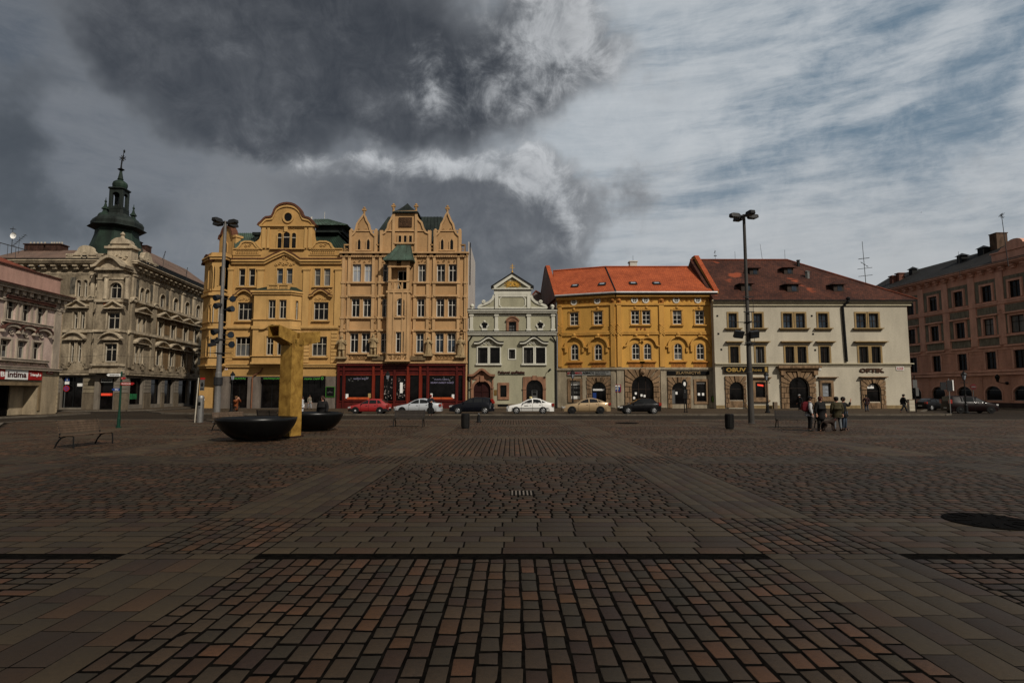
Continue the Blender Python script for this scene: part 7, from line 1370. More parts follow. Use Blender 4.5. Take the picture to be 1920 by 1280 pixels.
m = MB(); m.box(GX-.75, GX+.45, GY-.5, GY+.5, 0, .06); m.build('base_plate', mat('rust_plate', (.03, .012, .008), .8, .4), o)
BOWL = mat('black_granite', (.004, .004, .004), .35, .3, 6, spec=.22)
def bowl(cx, cy, W, D, H, label, foot_dx):
    o = thing('fountain_basin', label, 'basin', (cx, cy, 0), group='black fountain basins'); m = MB(); n = 40
    prof = [(.3, .0), (.52, .01), (.6, .06), (.71, .2), (.82, .4), (.91, .62), (.97, .83), (1.0, 1.0), (.975, 1.0), (.93, .93), (.80, .87), (.4, .84), (.02, .84)]
    m.loft([[(cx+foot_dx*(1-z)*.6+r*W/2*math.cos(2*math.pi*k/n), cy+r*D/2*math.sin(2*math.pi*k/n), .06+z*(H-.06)) for k in range(n)] for r, z in prof]); q = m.build('bowl', BOWL, o, smooth=True)
    m = MB(); m.lathe([(1, 0), (1, .12)], (cx+foot_dx*.6, cy, 0), 24, W*.19, D*.24); m.build('foot', BOWL, o)
    m = MB(); m.lathe([(1, .06+.90*(H-.06)), (.02, .06+.9001*(H-.06))], (cx, cy, 0), 32, W/2*.9, D/2*.9, cap=False); m.build('water', glass_mat('still_water', (.01, .011, .012)), o)
    return o
bowl((484.5-960)/FPX*23.6, 23.6, 3.18, 3.0, .93, 'black bowl basin in front of the golden column', .15)
bowl((585-960)/FPX*29.6, 29.6, 3.3, 3.0, .93, 'black bowl basin behind the golden column', .2)

# ================================================================ lamp masts
POLE = mat('galvanised_pole', (.17, .16, .15), .5, .25, 2, metal=.35); POLED = mat('dark_painted_pole', (.055, .05, .045), .5, .25, 2); LAMPM = mat('dark_lamp_housing', (.02, .02, .021), .5, .2)
def mast(px, Y, H, label, pm, r0, r1, rot, ring_zs):
    x = (px-960)/FPX*Y; o = thing('lamp_mast', label, 'street lamp', (x, Y, 0), group='tall four headed lamp masts on the square'); m = MB()
    m.lathe([(r0*1.25, 0), (r0*1.25, .03), (r0, .06), (r0*.98, 3.2), (r0*.82, 3.25), (r0*.7, 7.0), (r0*.6, 7.05), (r1, H)], (x, Y, 0), 14); m.build('pole', pm, o)
    m = MB()
    for z in ring_zs: m.lathe([(r0*1.1, z), (r0*1.1, z+.07)], (x, Y, 0), 12); m.box(x-.78, x+.78, Y-.03, Y+.03, z+.02, z+.06); m.box(x-.03, x+.03, Y-.6, Y+.6, z+.02, z+.06)
    m.build('climbing_bracket', LAMPM, o)
    for k in range(4):
        a = rot+k*math.pi/2; d = Vector((math.cos(a), math.sin(a), 0)); s = Vector((-d.y, d.x, 0)); c = Vector((x, Y, H-.1)); m = MB(); m.tube([c, c+d*.35], .06, 6); h = m.build('lamp_arm', LAMPM, o)
        m = MB(); e = c+d*.3; q = [(0, .13, -.1, .06), (.14, .19, -.13, .12), (.55, .19, -.13, .13), (.66, .17, -.08, .1)]; m.loft([[e+d*t+s*w+up*zl, e+d*t-s*w+up*zl, e+d*t-s*w*.8+up*zh, e+d*t+s*w*.8+up*zh] for t, w, zl, zh in q]); lh = m.build('lamp_head', LAMPM, o)
    return o, x
m1, x1 = mast(410.5, 37.4, 13.3, 'tall grey lamp mast with clustered round floodlights', POLE, .2, .1, R(-20), (5.35, 4.45)); m2, x2 = mast(1405, 35.95, 13.3, 'tall dark lamp mast near the rubbish bin on the right', POLED, .185, .09, R(12), (6.3, 4.9))
def flood(o, base, head, aim, r=.2, nm='floodlight', mt=LAMPM):
    head, base, aim = Vector(head), Vector(base), Vector(aim).normalized(); m = MB(); m.tube([base, Vector((head.x, base.y, base.z)), head], .035, 5); a = m.build('floodlight_arm', LAMPM, o)
    m = MB(); m.tube([head-aim*.28, head-aim*.12, head+aim*.06, head+aim*.2], [r*.5, r*.9, r, r*1.08], 12); f = m.build(nm, mt, o); m = MB(); m.tube([head+aim*.195, head+aim*.205], r*.88, 12); m.build('lens', G_BLUE, f)
for (px, py, dx) in ((409, 558, -.45), (410, 573, -.5), (438, 560, .5), (433, 580, .45), (405, 622, -.5), (434.5, 627, .45), (405.5, 640, -.5), (436, 645, .5)):
    q = atY(px, py, 37.2); sd = -1 if dx < 0 else 1; flood(m1, (x1, 37.4, q.z), (q.x, 37.1, q.z), (sd*.35, -.85, -.35) if py != 580 else (.9, -.3, .1), .19)
for px, py, sd in ((1384, 627, -1), (1413, 627, 1)): q = atY(px, py, 35.8); m = MB(); m.obox((q.x, 35.7, q.z), (.27, 0, .03*sd), (0, .12, .05), (-.03*sd, -.1, .2)); f = m.build('floodlight', LAMPM, m2); m = MB(); m.obox((q.x, 35.575, q.z+.0), (.17, 0, .02*sd), (0, .01, .005), (-.02*sd, -.05, .12)); m.build('lens', G_BLUE, f); m = MB(); m.tube([(x2, 35.95, q.z), (q.x, 35.75, q.z)], .04, 5); m.build('floodlight_arm', LAMPM, m2)
m = MB()
for dx in (-.27, .3): m.tube([(x2+dx, 35.75, 7.9), (x2+dx, 35.75, 4.95)], .015, 4)
for z in (7.9, 6.95, 5.0): m.box(x2-.32, x2+.34, 35.7, 35.76, z, z+.05)
m.build('cable_conduit', LAMPM, m2)
q = atY(402, 646, 37); m = MB(); m.obox((q.x-.1, 36.9, q.z), (.22, 0, .05), (0, .12, 0), (-.03, 0, .1)); m.build('junction_box', LAMPM, m1)
m = MB(); m.lathe([(.26, 2.4), (.27, 2.42), (.27, 2.9), (.26, 2.92)], (x1, 37.4, 0), 10); m.build('collar', LAMPM, m1)
# old style lanterns
def lantern(px, Y, H, label, py_base=None):
    x = (px-960)/FPX*Y; o = thing('street_lantern', label, 'street lamp', (x, Y, 0), group='old style green black street lanterns'); m = MB()
    m.lathe([(.24, 0), (.24, .12), (.15, .2), (.13, .7), (.16, .74), (.085, .85), (.07, 1.6), (.09, 1.64), (.055, 1.7), (.045, H-.95), (.08, H-.9), (.05, H-.85)], (x, Y, 0), 10); m.build('post', BLACKM, o)
    m = MB()
    for s in (-1, 1): m.tube([(x, Y, H-1.1), (x+s*.3, Y, H-1.1)], .025, 5); m.ball((x+s*.3, Y, H-1.1), .045, 6)
    m.build('ladder_bar', BLACKM, o); m = MB(); m.lathe([(.1, H-.85), (.2, H-.4), (.21, H-.38)], (x, Y, 0), 6); g_ = m.build('glass', G_NET, o); m = MB()
    for k in range(6): a = k*math.pi/3; m.tube([(x+.105*math.cos(a), Y+.105*math.sin(a), H-.86), (x+.215*math.cos(a), Y+.215*math.sin(a), H-.38)], .016, 4)
    m.lathe([(.26, H-.4), (.27, H-.36), (.16, H-.2), (.1, H-.16), (.1, H-.1), (.03, H-.06), (.03, H)], (x, Y, 0), 6); m.build('lantern_cap', BLACKM, o); return o
for px, Y, H, lab in ((1436, 54.5, 3.95, 'old black street lantern by the shoe shop window'), (1073.5, 57.5, 4.2, 'old black street lantern behind the gold car'), (727, 58, 4.1, 'old black street lantern behind the red car'), (437, 56, 4.0, 'old black street lantern behind the orange coat'), (1806, 53.5, 3.95, 'old black street lantern at the right side street')): lantern(px, Y, H, lab)
F = FHr; u, z = F.P(1890, 718); o = thing('wall_lantern', 'black lantern on a bracket fixed to the dusky pink house', 'wall lamp', F.pt(u, 0, z)); a = F.pt(u, .0, z); e = F.pt(u-.1, 1.3, z+.15); m = MB(); m.tube([a, F.pt(u, .5, z-.05), e], .05, 6); m.ball(a+F.N*.15, .2, 8); m.build('bracket', BLACKM, o); m = MB(); m.lathe([(.12, -.0), (.26, .55), (.3, .6), (.18, .8), (.05, .95)], e, 6); m.build('lantern', BLACKM, o)

# ================================================================ benches, bins, bollards, posts
SLAT = mat('weathered_bench_slat', (.10, .066, .043), .7, .35, 6); SLATD = mat('dark_bench_slat', (.028, .022, .018), .6, .3, 6)
def bench(loc, rz, label, Lb=1.75, sm_=SLAT):
    o = thing('park_bench', label, 'bench', loc, rz, 'slatted park benches on the square', local=True); h = Lb/2
    m = MB()
    for i in range(5): y = -.26+i*.105; m.box(-h, h, y-.042, y+.042, .43-.004*i, .458-.004*i)
    m.build('seat', sm_, o); m = MB()
    for i in range(5): z = .55+i*.085; y = .21+.03*i; m.obox((0, y, z), (h, 0, 0), (0, .012, -.003), (0, .01, .035))
    m.build('backrest', sm_, o)
    for s in (-1, 1):
        x = s*(h-.06); m = MB()
        m.tube([(x, -.34, 0), (x, -.33, .12), (x, -.31, .4), (x, -.2, .42)], [.028, .024, .024, .022], 6); m.tube([(x, .36, 0), (x, .27, .2), (x, .14, .36), (x, -.05, .415), (x, -.28, .42)], [.03, .028, .03, .024, .022], 6); m.tube([(x, .2, .36), (x, .2, .5), (x, .36, .95)], [.026, .026, .02], 6); m.build('leg', BLACKM, o)
    m = MB(); m.box(-.02, .02, -.3, .22, .4, .425); m.obox((0, .28, .72), (.018, 0, 0), (0, .012, -.003), (0, .07, .2)); m.build('centre_brace', BLACKM, o); return o
bench((-15.6, 21.2, 0), R(90-3), 'slatted bench standing alone at the left edge of the square', 1.95)
bench((-14.5, 29.9, 0), R(62), 'slatted bench half hidden by the front black basin', 1.8)
c = at(764.5, 800.5); bench((c.x, c.y+.35, 0), 0, 'dark bench in the middle facing the viewer', 1.75, SLATD)
c = at(1490, 803); bench((c.x+.35, c.y+.5, 0), R(-14), 'dark bench beside the group of standing people', 2.1, SLATD)
bench(((512-960)/FPX*34, 34, 0), R(180), 'dark bench seen between the golden column and front basin', 1.5, SLATD)
def bin_(px, py, label):
    c = at(px, py); o = thing('litter_bin', label, 'rubbish bin', c, group='dark cylindrical litter bins'); m = MB(); m.lathe([(.2, 0), (.2, .05), (.215, .06), (.215, .78), (.2, .8), (.17, .8), (.16, .74), (.02, .73)], c, 18); m.build('body', BLACKM, o); m = MB()
    for k in range(18): a = k*math.pi/9; m.obox((c.x+.22*math.cos(a), c.y+.22*math.sin(a), .42), (.012*math.cos(a), .012*math.sin(a), 0), (-.02*math.sin(a), .02*math.cos(a), 0), (0, 0, .33))
    m.build('slats', mat('bin_slat', (.014, .013, .012), .55, .3, 5), o); return o
bin_(872.5, 803, 'dark litter bin right of the middle bench'); bin_(1368, 804, 'dark litter bin left of the dark lamp mast')
c = at(897.5, 791.5); o = thing('bollard', 'short black tapered bollard by the dark estate car', 'bollard', c); m = MB(); m.lathe([(.15, 0), (.15, .06), (.12, .1), (.09, .4), (.1, .42), (.06, .46), (.05, .5)], c, 12); m.build('post', BLACKM, o); m = MB(); m.ball(c+up*.53, .07, 10); m.build('knob', GREYM, o)
c = at(741, 763.5); o = thing('stone_bollard', 'small brown stone bollard between the red and silver cars', 'bollard', c); m = MB(); m.lathe([(.22, 0), (.2, .35), (.26, .4), (.28, .6), (.18, .8), (.03, .85)], c, 10); m.build('post', mat('brown_stone', (.13, .07, .04), .9, .4), o)
for px, py, lab in ((990, 764, 'low planter tub left of the pink arched cash machine doorway'), (1453.5, 766, 'low stone block by the cream house portal')):
    c = at(px, py); o = thing('planter' if px < 1000 else 'stone_block', lab, 'planter' if px < 1000 else 'stone block', c); m = MB(); m.lathe([(.24, 0), (.26, .5), (.28, .52), (.26, .6)] if px < 1000 else [(.3, 0), (.3, .75), (.26, .8)], c, 4 if px > 1000 else 10, a0=math.pi/4); m.build('tub' if px < 1000 else 'block', mat('weathered_concrete', (.15, .11, .075), .9, .35), o)
def arrow(m, x, y, z, w, h, d, t=.025):
    pts = [(0, -h), (w-h*1.2, -h), (w, 0), (w-h*1.2, h), (0, h)]; pts = [(p*d, q) for p, q in pts]; n = 5
    vs = [(x+p, y-t, z+q) for p, q in pts] + [(x+p, y+t, z+q) for p, q in pts]; m.add(vs, [tuple(range(n)), tuple(range(2*n-1, n-1, -1))] + [(i, (i+1) % n, (i+1) % n+n, i+n) for i in range(n)])
c = at(222, 801.5); o = thing('signpost', 'green signpost carrying white, red and blue direction arrows', 'signpost', c); m = MB(); m.lathe([(.14, 0), (.14, .05), (.085, .07), (.085, .5), (.075, .55), (.055, .9), (.05, 3.05), (.03, 3.1)], c, 10); m.build('post', GREENM, o); Fv = Fac((c.x, c.y-.08), (c.x+1, c.y-.08))
for pxe, py, d, mt, s, h, tm in ((202.5, 702.8, -1, WHITEP, 'informační centrum', .07, BLACK), (236, 709, 1, RED, 'Muzea', .06, WHITEP), (252, 719.2, 1, RED, 'Historické památky', .07, WHITEP), (212, 730, -1, BLUEP, 'WC', .075, WHITEP)):
    q = atY(pxe, py, c.y); w = abs(q.x-c.x); z = q.z; m = MB(); arrow(m, c.x+.03*d, c.y-.05, z, w, h, d); a = m.build('direction_sign', mt, o); f = (c.x+.08, c.x+w-.15, z-h*.5, z+h*.5) if d > 0 else (c.x-w+.15, c.x-.08, z-h*.5, z+h*.5)
    text(a, Fv, s, (f[0]-c.x, f[1]-c.x, f[2], f[3]), tm, .0, bold=.02, ext=.004)
c = at(375, 791.5); o = thing('parking_meter', 'round topped steel parking ticket machine by the street', 'parking meter', c); m = MB(); m.lathe([(.2, 0), (.2, 1.55), (.19, 1.64), (.15, 1.71), (.08, 1.75), (.01, 1.76)], c, 18); m.build('body', STEEL, o, smooth=False); m = MB(); m.obox(c+Vector((0, -.195, 1.2)), (.08, 0, 0), (0, .012, 0), (0, 0, .12)); m.build('screen', BLACK, o); m = MB(); m.obox(c+Vector((0, -.195, .95)), (.07, 0, 0), (0, .012, 0), (0, 0, .06)); m.build('keypad', GREYM, o)
c = at(365, 792); o = thing('traffic_sign', 'leaning pale pole with a white arrow panel under a red cap', 'road sign', c); m = MB(); t_ = atY(372.5, 708, c.y); m.tube([c, t_], .035, 8); m.build('post', OFFWHITE, o); q0, q1 = atY(375, 732, c.y), atY(384, 711.5, c.y); m = MB(); m.box(q0.x, q1.x, c.y-.04, c.y-.01, q0.z, q1.z); pn = m.build('panel', GREYM, o); m = MB(); cx = (q0.x+q1.x)/2; z = q0.z+.2; m.add([(cx-.11, c.y-.045, z+.22), (cx, c.y-.045, z), (cx+.11, c.y-.045, z+.22)], [(0, 1, 2)]); m.box(cx-.04, cx+.04, c.y-.05, c.y-.041, z+.2, z+.33); m.box(cx-.1, cx+.1, c.y-.05, c.y-.041, z-.12, z-.06); m.build('arrow', BLACK, pn); m = MB(); m.box(q0.x+.02, q1.x+.02, c.y-.05, c.y, q1.z, q1.z+.13); m.build('red_cap', RED, o)
c = at(119.5, 767); o = thing('traffic_sign', 'no stopping sign with blue arrow plate on a thin pole', 'road sign', c); m = MB(); m.tube([c, c+up*4.0], .04, 6); m.build('post', GREYM, o); q = atY(125.5, 728, c.y); m = MB(); m.tube([(q.x, c.y-.08, q.z), (q.x, c.y-.05, q.z)], .36, 18); d = m.build('disc', RED, o); m = MB(); m.tube([(q.x, c.y-.09, q.z), (q.x, c.y-.081, q.z)], .26, 18); m.build('disc_face', BLUEP, d); m = MB(); m.obox((q.x, c.y-.095, q.z), (.18, 0, .18), (0, .004, 0), (.03, 0, -.03)); m.obox((q.x, c.y-.096, q.z), (.18, 0, -.18), (0, .004, 0), (.03, 0, .03)); m.build('cross', RED, d)
q = atY(127, 711, c.y); m = MB(); m.box(q.x-.25, q.x+.25, c.y-.08, c.y-.05, q.z-.2, q.z+.22); bp = m.build('blue_plate', BLUEP, o); m = MB(); m.box(q.x-.03, q.x+.03, c.y-.09, c.y-.081, q.z-.15, q.z+.1); m.add([(q.x-.09, c.y-.085, q.z+.06), (q.x+.09, c.y-.085, q.z+.06), (q.x, c.y-.085, q.z+.18)], [(0, 1, 2)]); m.build('arrow', WHITEP, bp); m = MB(); m.box(q.x-.25, q.x+.25, c.y-.08, c.y-.05, q.z-.56, q.z-.24); m.build('text_plate', WHITEP, o)
c = at(1782.5, 775); o = thing('traffic_sign', 'pair of dark and pale panels on a thin pole at the side street', 'road sign', c); m = MB(); m.tube([c, c+up*3.2], .04, 6); m.build('post', STEEL, o)
for x0, x1, y0, y1, mt in ((1775, 1784, 713, 733, LAMPM), (1784, 1786, 712.5, 732, WHITEP), (1762.5, 1772.5, 716, 730.5, LAMPM)): a, e = atY(x0, y1, c.y), atY(x1, y0, c.y); m = MB(); m.box(a.x, e.x, c.y-.1, c.y-.05, a.z, e.z); m.build('panel', mt, o)
a, e = atY(1763, 729, c.y), atY(1783, 729, c.y); m = MB(); m.tube([(a.x, c.y-.04, a.z), (e.x, c.y-.04, a.z)], .03, 5); m.build('cross_arm', BLACKM, o)
Y = 62; q = atY(1824, 725, Y); o = thing('traffic_sign', 'round red no entry sign in front of the dusky pink house', 'road sign', (q.x, Y, 0)); m = MB(); m.tube([(q.x, Y, 0), (q.x, Y, q.z+.3)], .04, 6); m.build('post', GREYM, o); m = MB(); m.tube([(q.x, Y-.08, q.z), (q.x, Y-.05, q.z)], .33, 18); d = m.build('disc', mat('shaded_red_enamel', (.09, .012, .012), .6, .3), o); m = MB(); m.box(q.x-.22, q.x+.22, Y-.095, Y-.081, q.z-.05, q.z+.05); m.build('bar', GREYM, d)  # red and bar darkened so the shade on the sign is in the colour
c = at(1718, 772.5); o = thing('traffic_sign', 'stack of grey sign backs on a pole at the cream house corner', 'road sign', c); m = MB(); m.tube([c, c+up*3.6], .045, 6); m.build('post', BLACKM, o)
for x0, x1, y0, y1 in ((1711, 1718, 712, 727), (1716.5, 1721, 727, 742)): a, e = atY(x0, y1, c.y), atY(x1, y0, c.y); m = MB(); m.box(a.x, e.x, c.y-.09, c.y-.05, a.z, e.z); m.build('panel', GREYM, o)
c = at(1708.5, 770); o = thing('utility_cabinet', 'pale low cabinet at the foot of the cream house corner', 'cabinet', c); m = MB(); m.box(c.x-.28, c.x+.28, c.y-.2, c.y+.2, 0, 1.15); m.build('body', CREAM, o); m = MB(); m.box(c.x-.3, c.x+.3, c.y-.22, c.y+.22, 1.15, 1.2); m.box(c.x-.25, c.x+.25, c.y-.215, c.y-.2, .35, .37); m.box(c.x-.25, c.x+.25, c.y-.215, c.y-.2, .75, .77); m.build('lid', SAND, o)
c = at(1285.7, 773); o = thing('information_stand', 'dark information stand on two legs in front of the jeweller', 'info stand', c); m = MB()
for dx in (-.1, .12): m.tube([c+Vector((dx, 0, 0)), c+Vector((dx, 0, 1.4))], .045, 6); m.lathe([(.1, 0), (.1, .06)], c+Vector((dx, 0, 0)), 8)
m.build('leg', BLACKM, o); m = MB(); m.box(c.x-.2, c.x+.2, c.y-.08, c.y+.08, 1.35, 2.25); m.build('cabinet', BLACKM, o); m = MB(); m.loft([[(c.x-.06+.26*math.cos(2*math.pi*k/14)*1, c.y+dy, 2.75+.45*math.sin(2*math.pi*k/14)) for k in range(14)] for dy in (-.06, .06)]); hd = m.build('oval_head', BLACKM, o); m = MB(); m.loft([[(c.x-.06+.12*math.cos(2*math.pi*k/12), c.y-.075, 2.75+.2*math.sin(2*math.pi*k/12)) for k in range(12)], [(c.x-.06+.12*math.cos(2*math.pi*k/12), c.y-.061, 2.75+.2*math.sin(2*math.pi*k/12)) for k in range(12)]]); m.build('emblem', WHITEP, hd); m = MB(); m.box(c.x-.1, c.x+.0, c.y-.1, c.y-.081, 1.9, 2.0); m.box(c.x-.1, c.x+.0, c.y-.1, c.y-.081, 2.08, 2.16); m.build('notice', GREYM, o)
# ================================================================ aerials, wires, bird
AER = mat('aerial_metal', (.035, .036, .038), .5, .2)
def aerial(p, h, label, arms=(), lean=(0, 0), r=.03, cat='antenna', name='roof_antenna', base=.8):
    p = Vector(p); o = thing(name, label, cat, p, group=None); t = p+Vector((lean[0], lean[1], h)); m = MB(); m.tube([p-up*base, t], [r, r*.6], 5); m.build('mast', AER, o)
    for z, l, w, n, dr in arms:
        q = p.lerp(t, z); d = Vector((math.cos(dr), 0, math.sin(dr))); m = MB(); m.tube([q-d*l*.5, q+d*l*.5], .03, 4)
        for i in range(n): e = q+d*l*(-.5+(i+.5)/n); m.tube([e+Vector((0, -w, 0)), e+Vector((0, w, 0))], .02, 4); m.tube([e-up*w*.3, e+up*w*.3], .02, 4)
        m.build('aerial_arm', AER, o)
    return o
Yr = YG+8
aerial(atY(1342, 487, Yr), 1.35, 'short bushy aerial on the brown roof ridge by the fire gable', ((.8, .3, .3, 2, 1.2), (.4, .4, .3, 2, 0)), (-.1, 0)); aerial(atY(1378.5, 487, Yr), 1.2, 'thin short rod on the brown roof ridge left of the dark mast'); aerial(atY(1430.5, 487, Yr), 2.2, 'leaning thin rod on the brown roof ridge', (), (-.3, 0)); aerial(atY(1472, 487, Yr), 1.4, 'short rod at the right end of the brown roof ridge')
aerial(atY(1624.5, 533, YG+6), 5.8, 'tall mast with several television aerials behind the brown hip roof', ((.6, 1.5, .25, 5, .12), (.46, 1.2, .2, 3, -.6), (.37, 2.0, .12, 8, .12), (.2, 1.9, .12, 7, .12)), (-.25, 0), .05, base=2.0)
aerial(atY(1887, 452, 66), 3.3, 'bent aerial mast with curled head on the dark right hand roof', ((.95, .5, .35, 3, 1.0), (.9, .6, .3, 2, 2.3)), (-.35, 0), .05, base=3)
aerial(atY(1798, 489, 72), 1.2, 'thin rod on the dark roof beside the small roof vent', base=2)
aerial(atY(22, 468, 70), 2.9, 'aerial pole with a white dish above the pink shop house', ((.9, .7, .2, 3, -.1),), (-.05, 0), .05, base=2)
q = atY(25.5, 442, 69.8); o = thing('satellite_dish', 'white round satellite dish on the left roof', 'satellite dish', q); m = MB(); m.lathe([(.05, .12), (.25, .06), (.4, -.06)], q, 14, axis='y', cap=False); m.build('dish', WHITEP, o)
aerial(atY(34, 466, 70), 1.5, 'slanting yagi aerial on the far left roof', ((.7, 2.2, .3, 7, .75),), (.1, 0), base=2); aerial(atY(303, 498, 72), 1.9, 'leaning yagi aerial on the roof behind the copper tower', ((.7, 1.2, .12, 6, 1.25),), (.35, 0), base=2); aerial(atY(348.5, 524, 80), 1.7, 'thin aerial near the end of the beige roof', ((.7, 1.1, .12, 5, 1.4),), (.12, 0), base=2); aerial(atY(1187, 491, YF+8), .9, 'tiny rod on the white chimney of the orange roof', base=.4)
for i, (a, c, r_, lab) in enumerate((((atY(-10, 652, 50)), atY(200, 664, 62), .012, 'thin overhead wire in front of the pink shop house'), (atY(200, 664, 62), atY(415, 655, 58), .012, 'thin overhead wire in front of the copper tower house'))):
    o = thing('overhead_wire', lab, 'wire', a); m = MB(); m.tube([a.lerp(c, t/8)-up*(.5*(1-(t/4-1)**2)) for t in range(9)], r_, 4); m.build('cable', BLACKM, o)
m = MB(); a, e = atY(0, 455, 62), atY(50, 469, 62); o = thing('roof_railing', 'slanting thin rail above the far left roof', 'railing', a); m.tube([a-(e-a)*.3, e], .05, 5)
for t in (0, .3, .6): q = a.lerp(e, t); m.tube([q, q-up*1.2], .035, 4)
m.build('rail', AER, o)
q = atY(1727.5, 398.5, 60); o = thing('bird', 'tiny dark bird gliding in the right hand sky', 'bird', q, local=True); o.scale = (.4, .4, .4); m = MB(); m.ball((0, 0, 0), .055, 8, 2.0, .8, .8); m.ball((.12, 0, .02), .035, 6, 1.3, 1, 1); m.add([(-.1, 0, 0), (-.24, .05, 0), (-.24, -.05, 0)], [(0, 1, 2)])
for s in (-1, 1): m.add([(.05, s*.03, .02), (-.05, s*.03, .02), (-.09, s*.32, .06), (.0, s*.3, .07), (-.12, s*.55, .0), (-.06, s*.5, .02)], [(0, 1, 2, 3), (3, 2, 4, 5)])
m.build('body', BLACK, o)
# ================================================================ cars
TYRE = mat('tyre_rubber', (.008, .008, .008), .8, .2); RIM = mat('alloy_rim', (.42, .42, .42), .4, .1, metal=.3); CGLASS = glass_mat('car_glass', (.012, .013, .014), .05, .3); TRIM = mat('black_trim', (.01, .01, .01), .5, .2); HEADL = mat('headlight_glass', (.5, .5, .48), .15, .15, spec=.8); TAILL = mat('taillight_red', (.25, .02, .012), .2, .2, spec=.6); PLATE = mat('number_plate', (.5, .49, .45), .5, .1)
def lerp_prof(pr, x):
    for (a, za), (c, zc_) in zip(pr, pr[1:]):
        if a <= x <= c: return za+(zc_-za)*(x-a)/(c-a) if c > a else za
    return pr[0][1] if x < pr[0][0] else pr[-1][1]
def car(loc, rz, label, paint, top, belt, wb, Lc, W=1.72, rims=True, stripe=False, side=((.0, .0),), bumper=None, wr=.31, name='parked_car', group='cars parked along the far kerb', extra=None, tail_hi=False, hub=False):
    """front towards -x. top: roof outline, belt: waist line, wb: axle positions, side: window outlines"""
    o = thing(name, label, 'car', loc, rz, group, local=True); o.scale = (.95, .97, .97); h = W/2
    xs = sorted({x for x, _ in top} | {top[0][0]+(top[-1][0]-top[0][0])*i/36 for i in range(37)}); rings = []; half = Lc/2; cxm = (top[0][0]+top[-1][0])/2
    for x in xs:
        zt = lerp_prof(top, x); zbt = min(lerp_prof(belt, x), zt-.01); t = abs(x-cxm)/half; w = h*(1-.16*max(0, t-.55)**2/.2); zb = .2+.12*max(0, t-.8)/.2; k = min(1, max(0, (zt-zbt-.02)/.4)); zm = zb+(zbt-zb)*.55
        hp = [(w*.88, zb), (w*.985, zb+.1), (w, zm), (w*.975, zbt-.03), (w*(.95-.0*k), zbt), (w*(.93-.2*k), zbt+(zt-zbt)*.82), (w*(.8-.16*k), zbt+(zt-zbt)*.97), (0, zt+.015)]
        rings.append([(x, y, z) for y, z in hp] + [(x, -y, z) for y, z in hp[-2::-1]])
    m = MB(); m.loft(rings); body = m.build('body', paint, o, smooth=True)
    body.data.polygons.foreach_set('use_smooth', [len(p.vertices) == 4 for p in body.data.polygons])
    def ys(x, z):
        zt = lerp_prof(top, x); zbt = min(lerp_prof(belt, x), zt-.01); t = abs(x-cxm)/half; w = h*(1-.16*max(0, t-.55)**2/.2); k = min(1, max(0, (zt-zbt-.02)/.4)); f = (z-zbt)/max(.05, (zt-zbt)*.82)
        return w*(.95-(.02+.2*k)*min(1.1, max(0, f)))
    for poly in side:
        for s in (-1, 1):
            m = MB(); n = len(poly); vs = [(x, s*(ys(x, z)+.012), z) for x, z in poly]; m.add(vs, [tuple(range(n)) if s < 0 else tuple(range(n-1, -1, -1))]); m.build('side_window', CGLASS, o)
    rw = [p for p in top]
    def glass(xa, xb, nm):
        za, zb_ = lerp_prof(top, xa), lerp_prof(top, xb); nrm = Vector((-(zb_-za), 0, xb-xa)).normalized(); nrm = nrm if nrm.z > 0 else -nrm
        a, c = Vector((xa, 0, za+.015))+nrm*.012, Vector((xb, 0, zb_+.015))+nrm*.012; m = MB(); m.add([a+Vector((0, -h*.74, -.03)), a+Vector((0, h*.74, -.03)), c+Vector((0, h*.6, -.02)), c+Vector((0, -h*.6, -.02)), a, c], [(0, 4, 5, 3), (4, 1, 2, 5)]); m.build(nm, CGLASS, o)
    glass(*extra['ws'], 'windscreen'); glass(*extra['rw'], 'rear_window')
    for x in wb:
        for s in (-1, 1):
            m = MB(); m.lathe([(wr*.62, -.09), (wr*.95, -.1), (wr, -.06), (wr, .06), (wr*.95, .1), (wr*.62, .09)], (x, s*(h-.075), wr), 18, axis='y'); w_ = m.build('wheel', TYRE, o); m = MB(); y = s*(h+.03)
            if rims:
                m.lathe([(wr*.62, 0), (wr*.56, .01*s)], (x, y, wr), 16, axis='y', cap=False); m.lathe([(wr*.16, 0), (wr*.14, .015*s)], (x, y, wr), 8, axis='y')
                for k in range(6): a = k*math.pi/3+.3; m.obox((x+wr*.36*math.cos(a), y, wr+wr*.36*math.sin(a)), (wr*.24*math.cos(a), 0, wr*.24*math.sin(a)), (-wr*.055*math.sin(a), 0, wr*.055*math.cos(a)), (0, .012, 0))
            else: m.lathe([(wr*(.3 if hub else .5), 0), (wr*.24, .02*s)], (x, y, wr), 14, axis='y')
            m.build('rim', RIM if (rims or hub) else TRIM, w_); m = MB(); ra = wr*1.17; pts = [(x+ra*math.cos(a), wr+ra*math.sin(a)) for a in [-.35+(math.pi+.7)*i/16 for i in range(17)]]; m.add([(px, s*(h+.004), pz) for px, pz in pts], [tuple(range(17))]); m.build('wheel_arch', TRIM, o)
    x0, x1 = top[0][0], top[-1][0]; zf = extra.get('hz', .62); m = MB()
    for s in (-1, 1):
        m = MB(); xx = x0+.1; m.obox((x0+.13, s*h*.7, zf), (.13, s*.05, .02), (.02, -.16*s, 0), (0, 0, .065)); m.build('headlight', HEADL, o); m = MB(); zt_ = extra.get('tz', .75); th = extra.get('th', .11); m.obox((x1-.1-extra.get('tx', 0), s*h*.78, zt_), (.12, s*.03, 0), (.01, .17*s, 0), (-extra.get('lean', 0), 0, th)); m.build('taillight', TAILL, o)
        m = MB(); xm = extra['mir']; m.ball((xm, s*(h*.97+.07), lerp_prof(belt, xm)+.06), .085, 8, .8, 1, .7); m.build('wing_mirror', extra.get('mirm', paint), o)
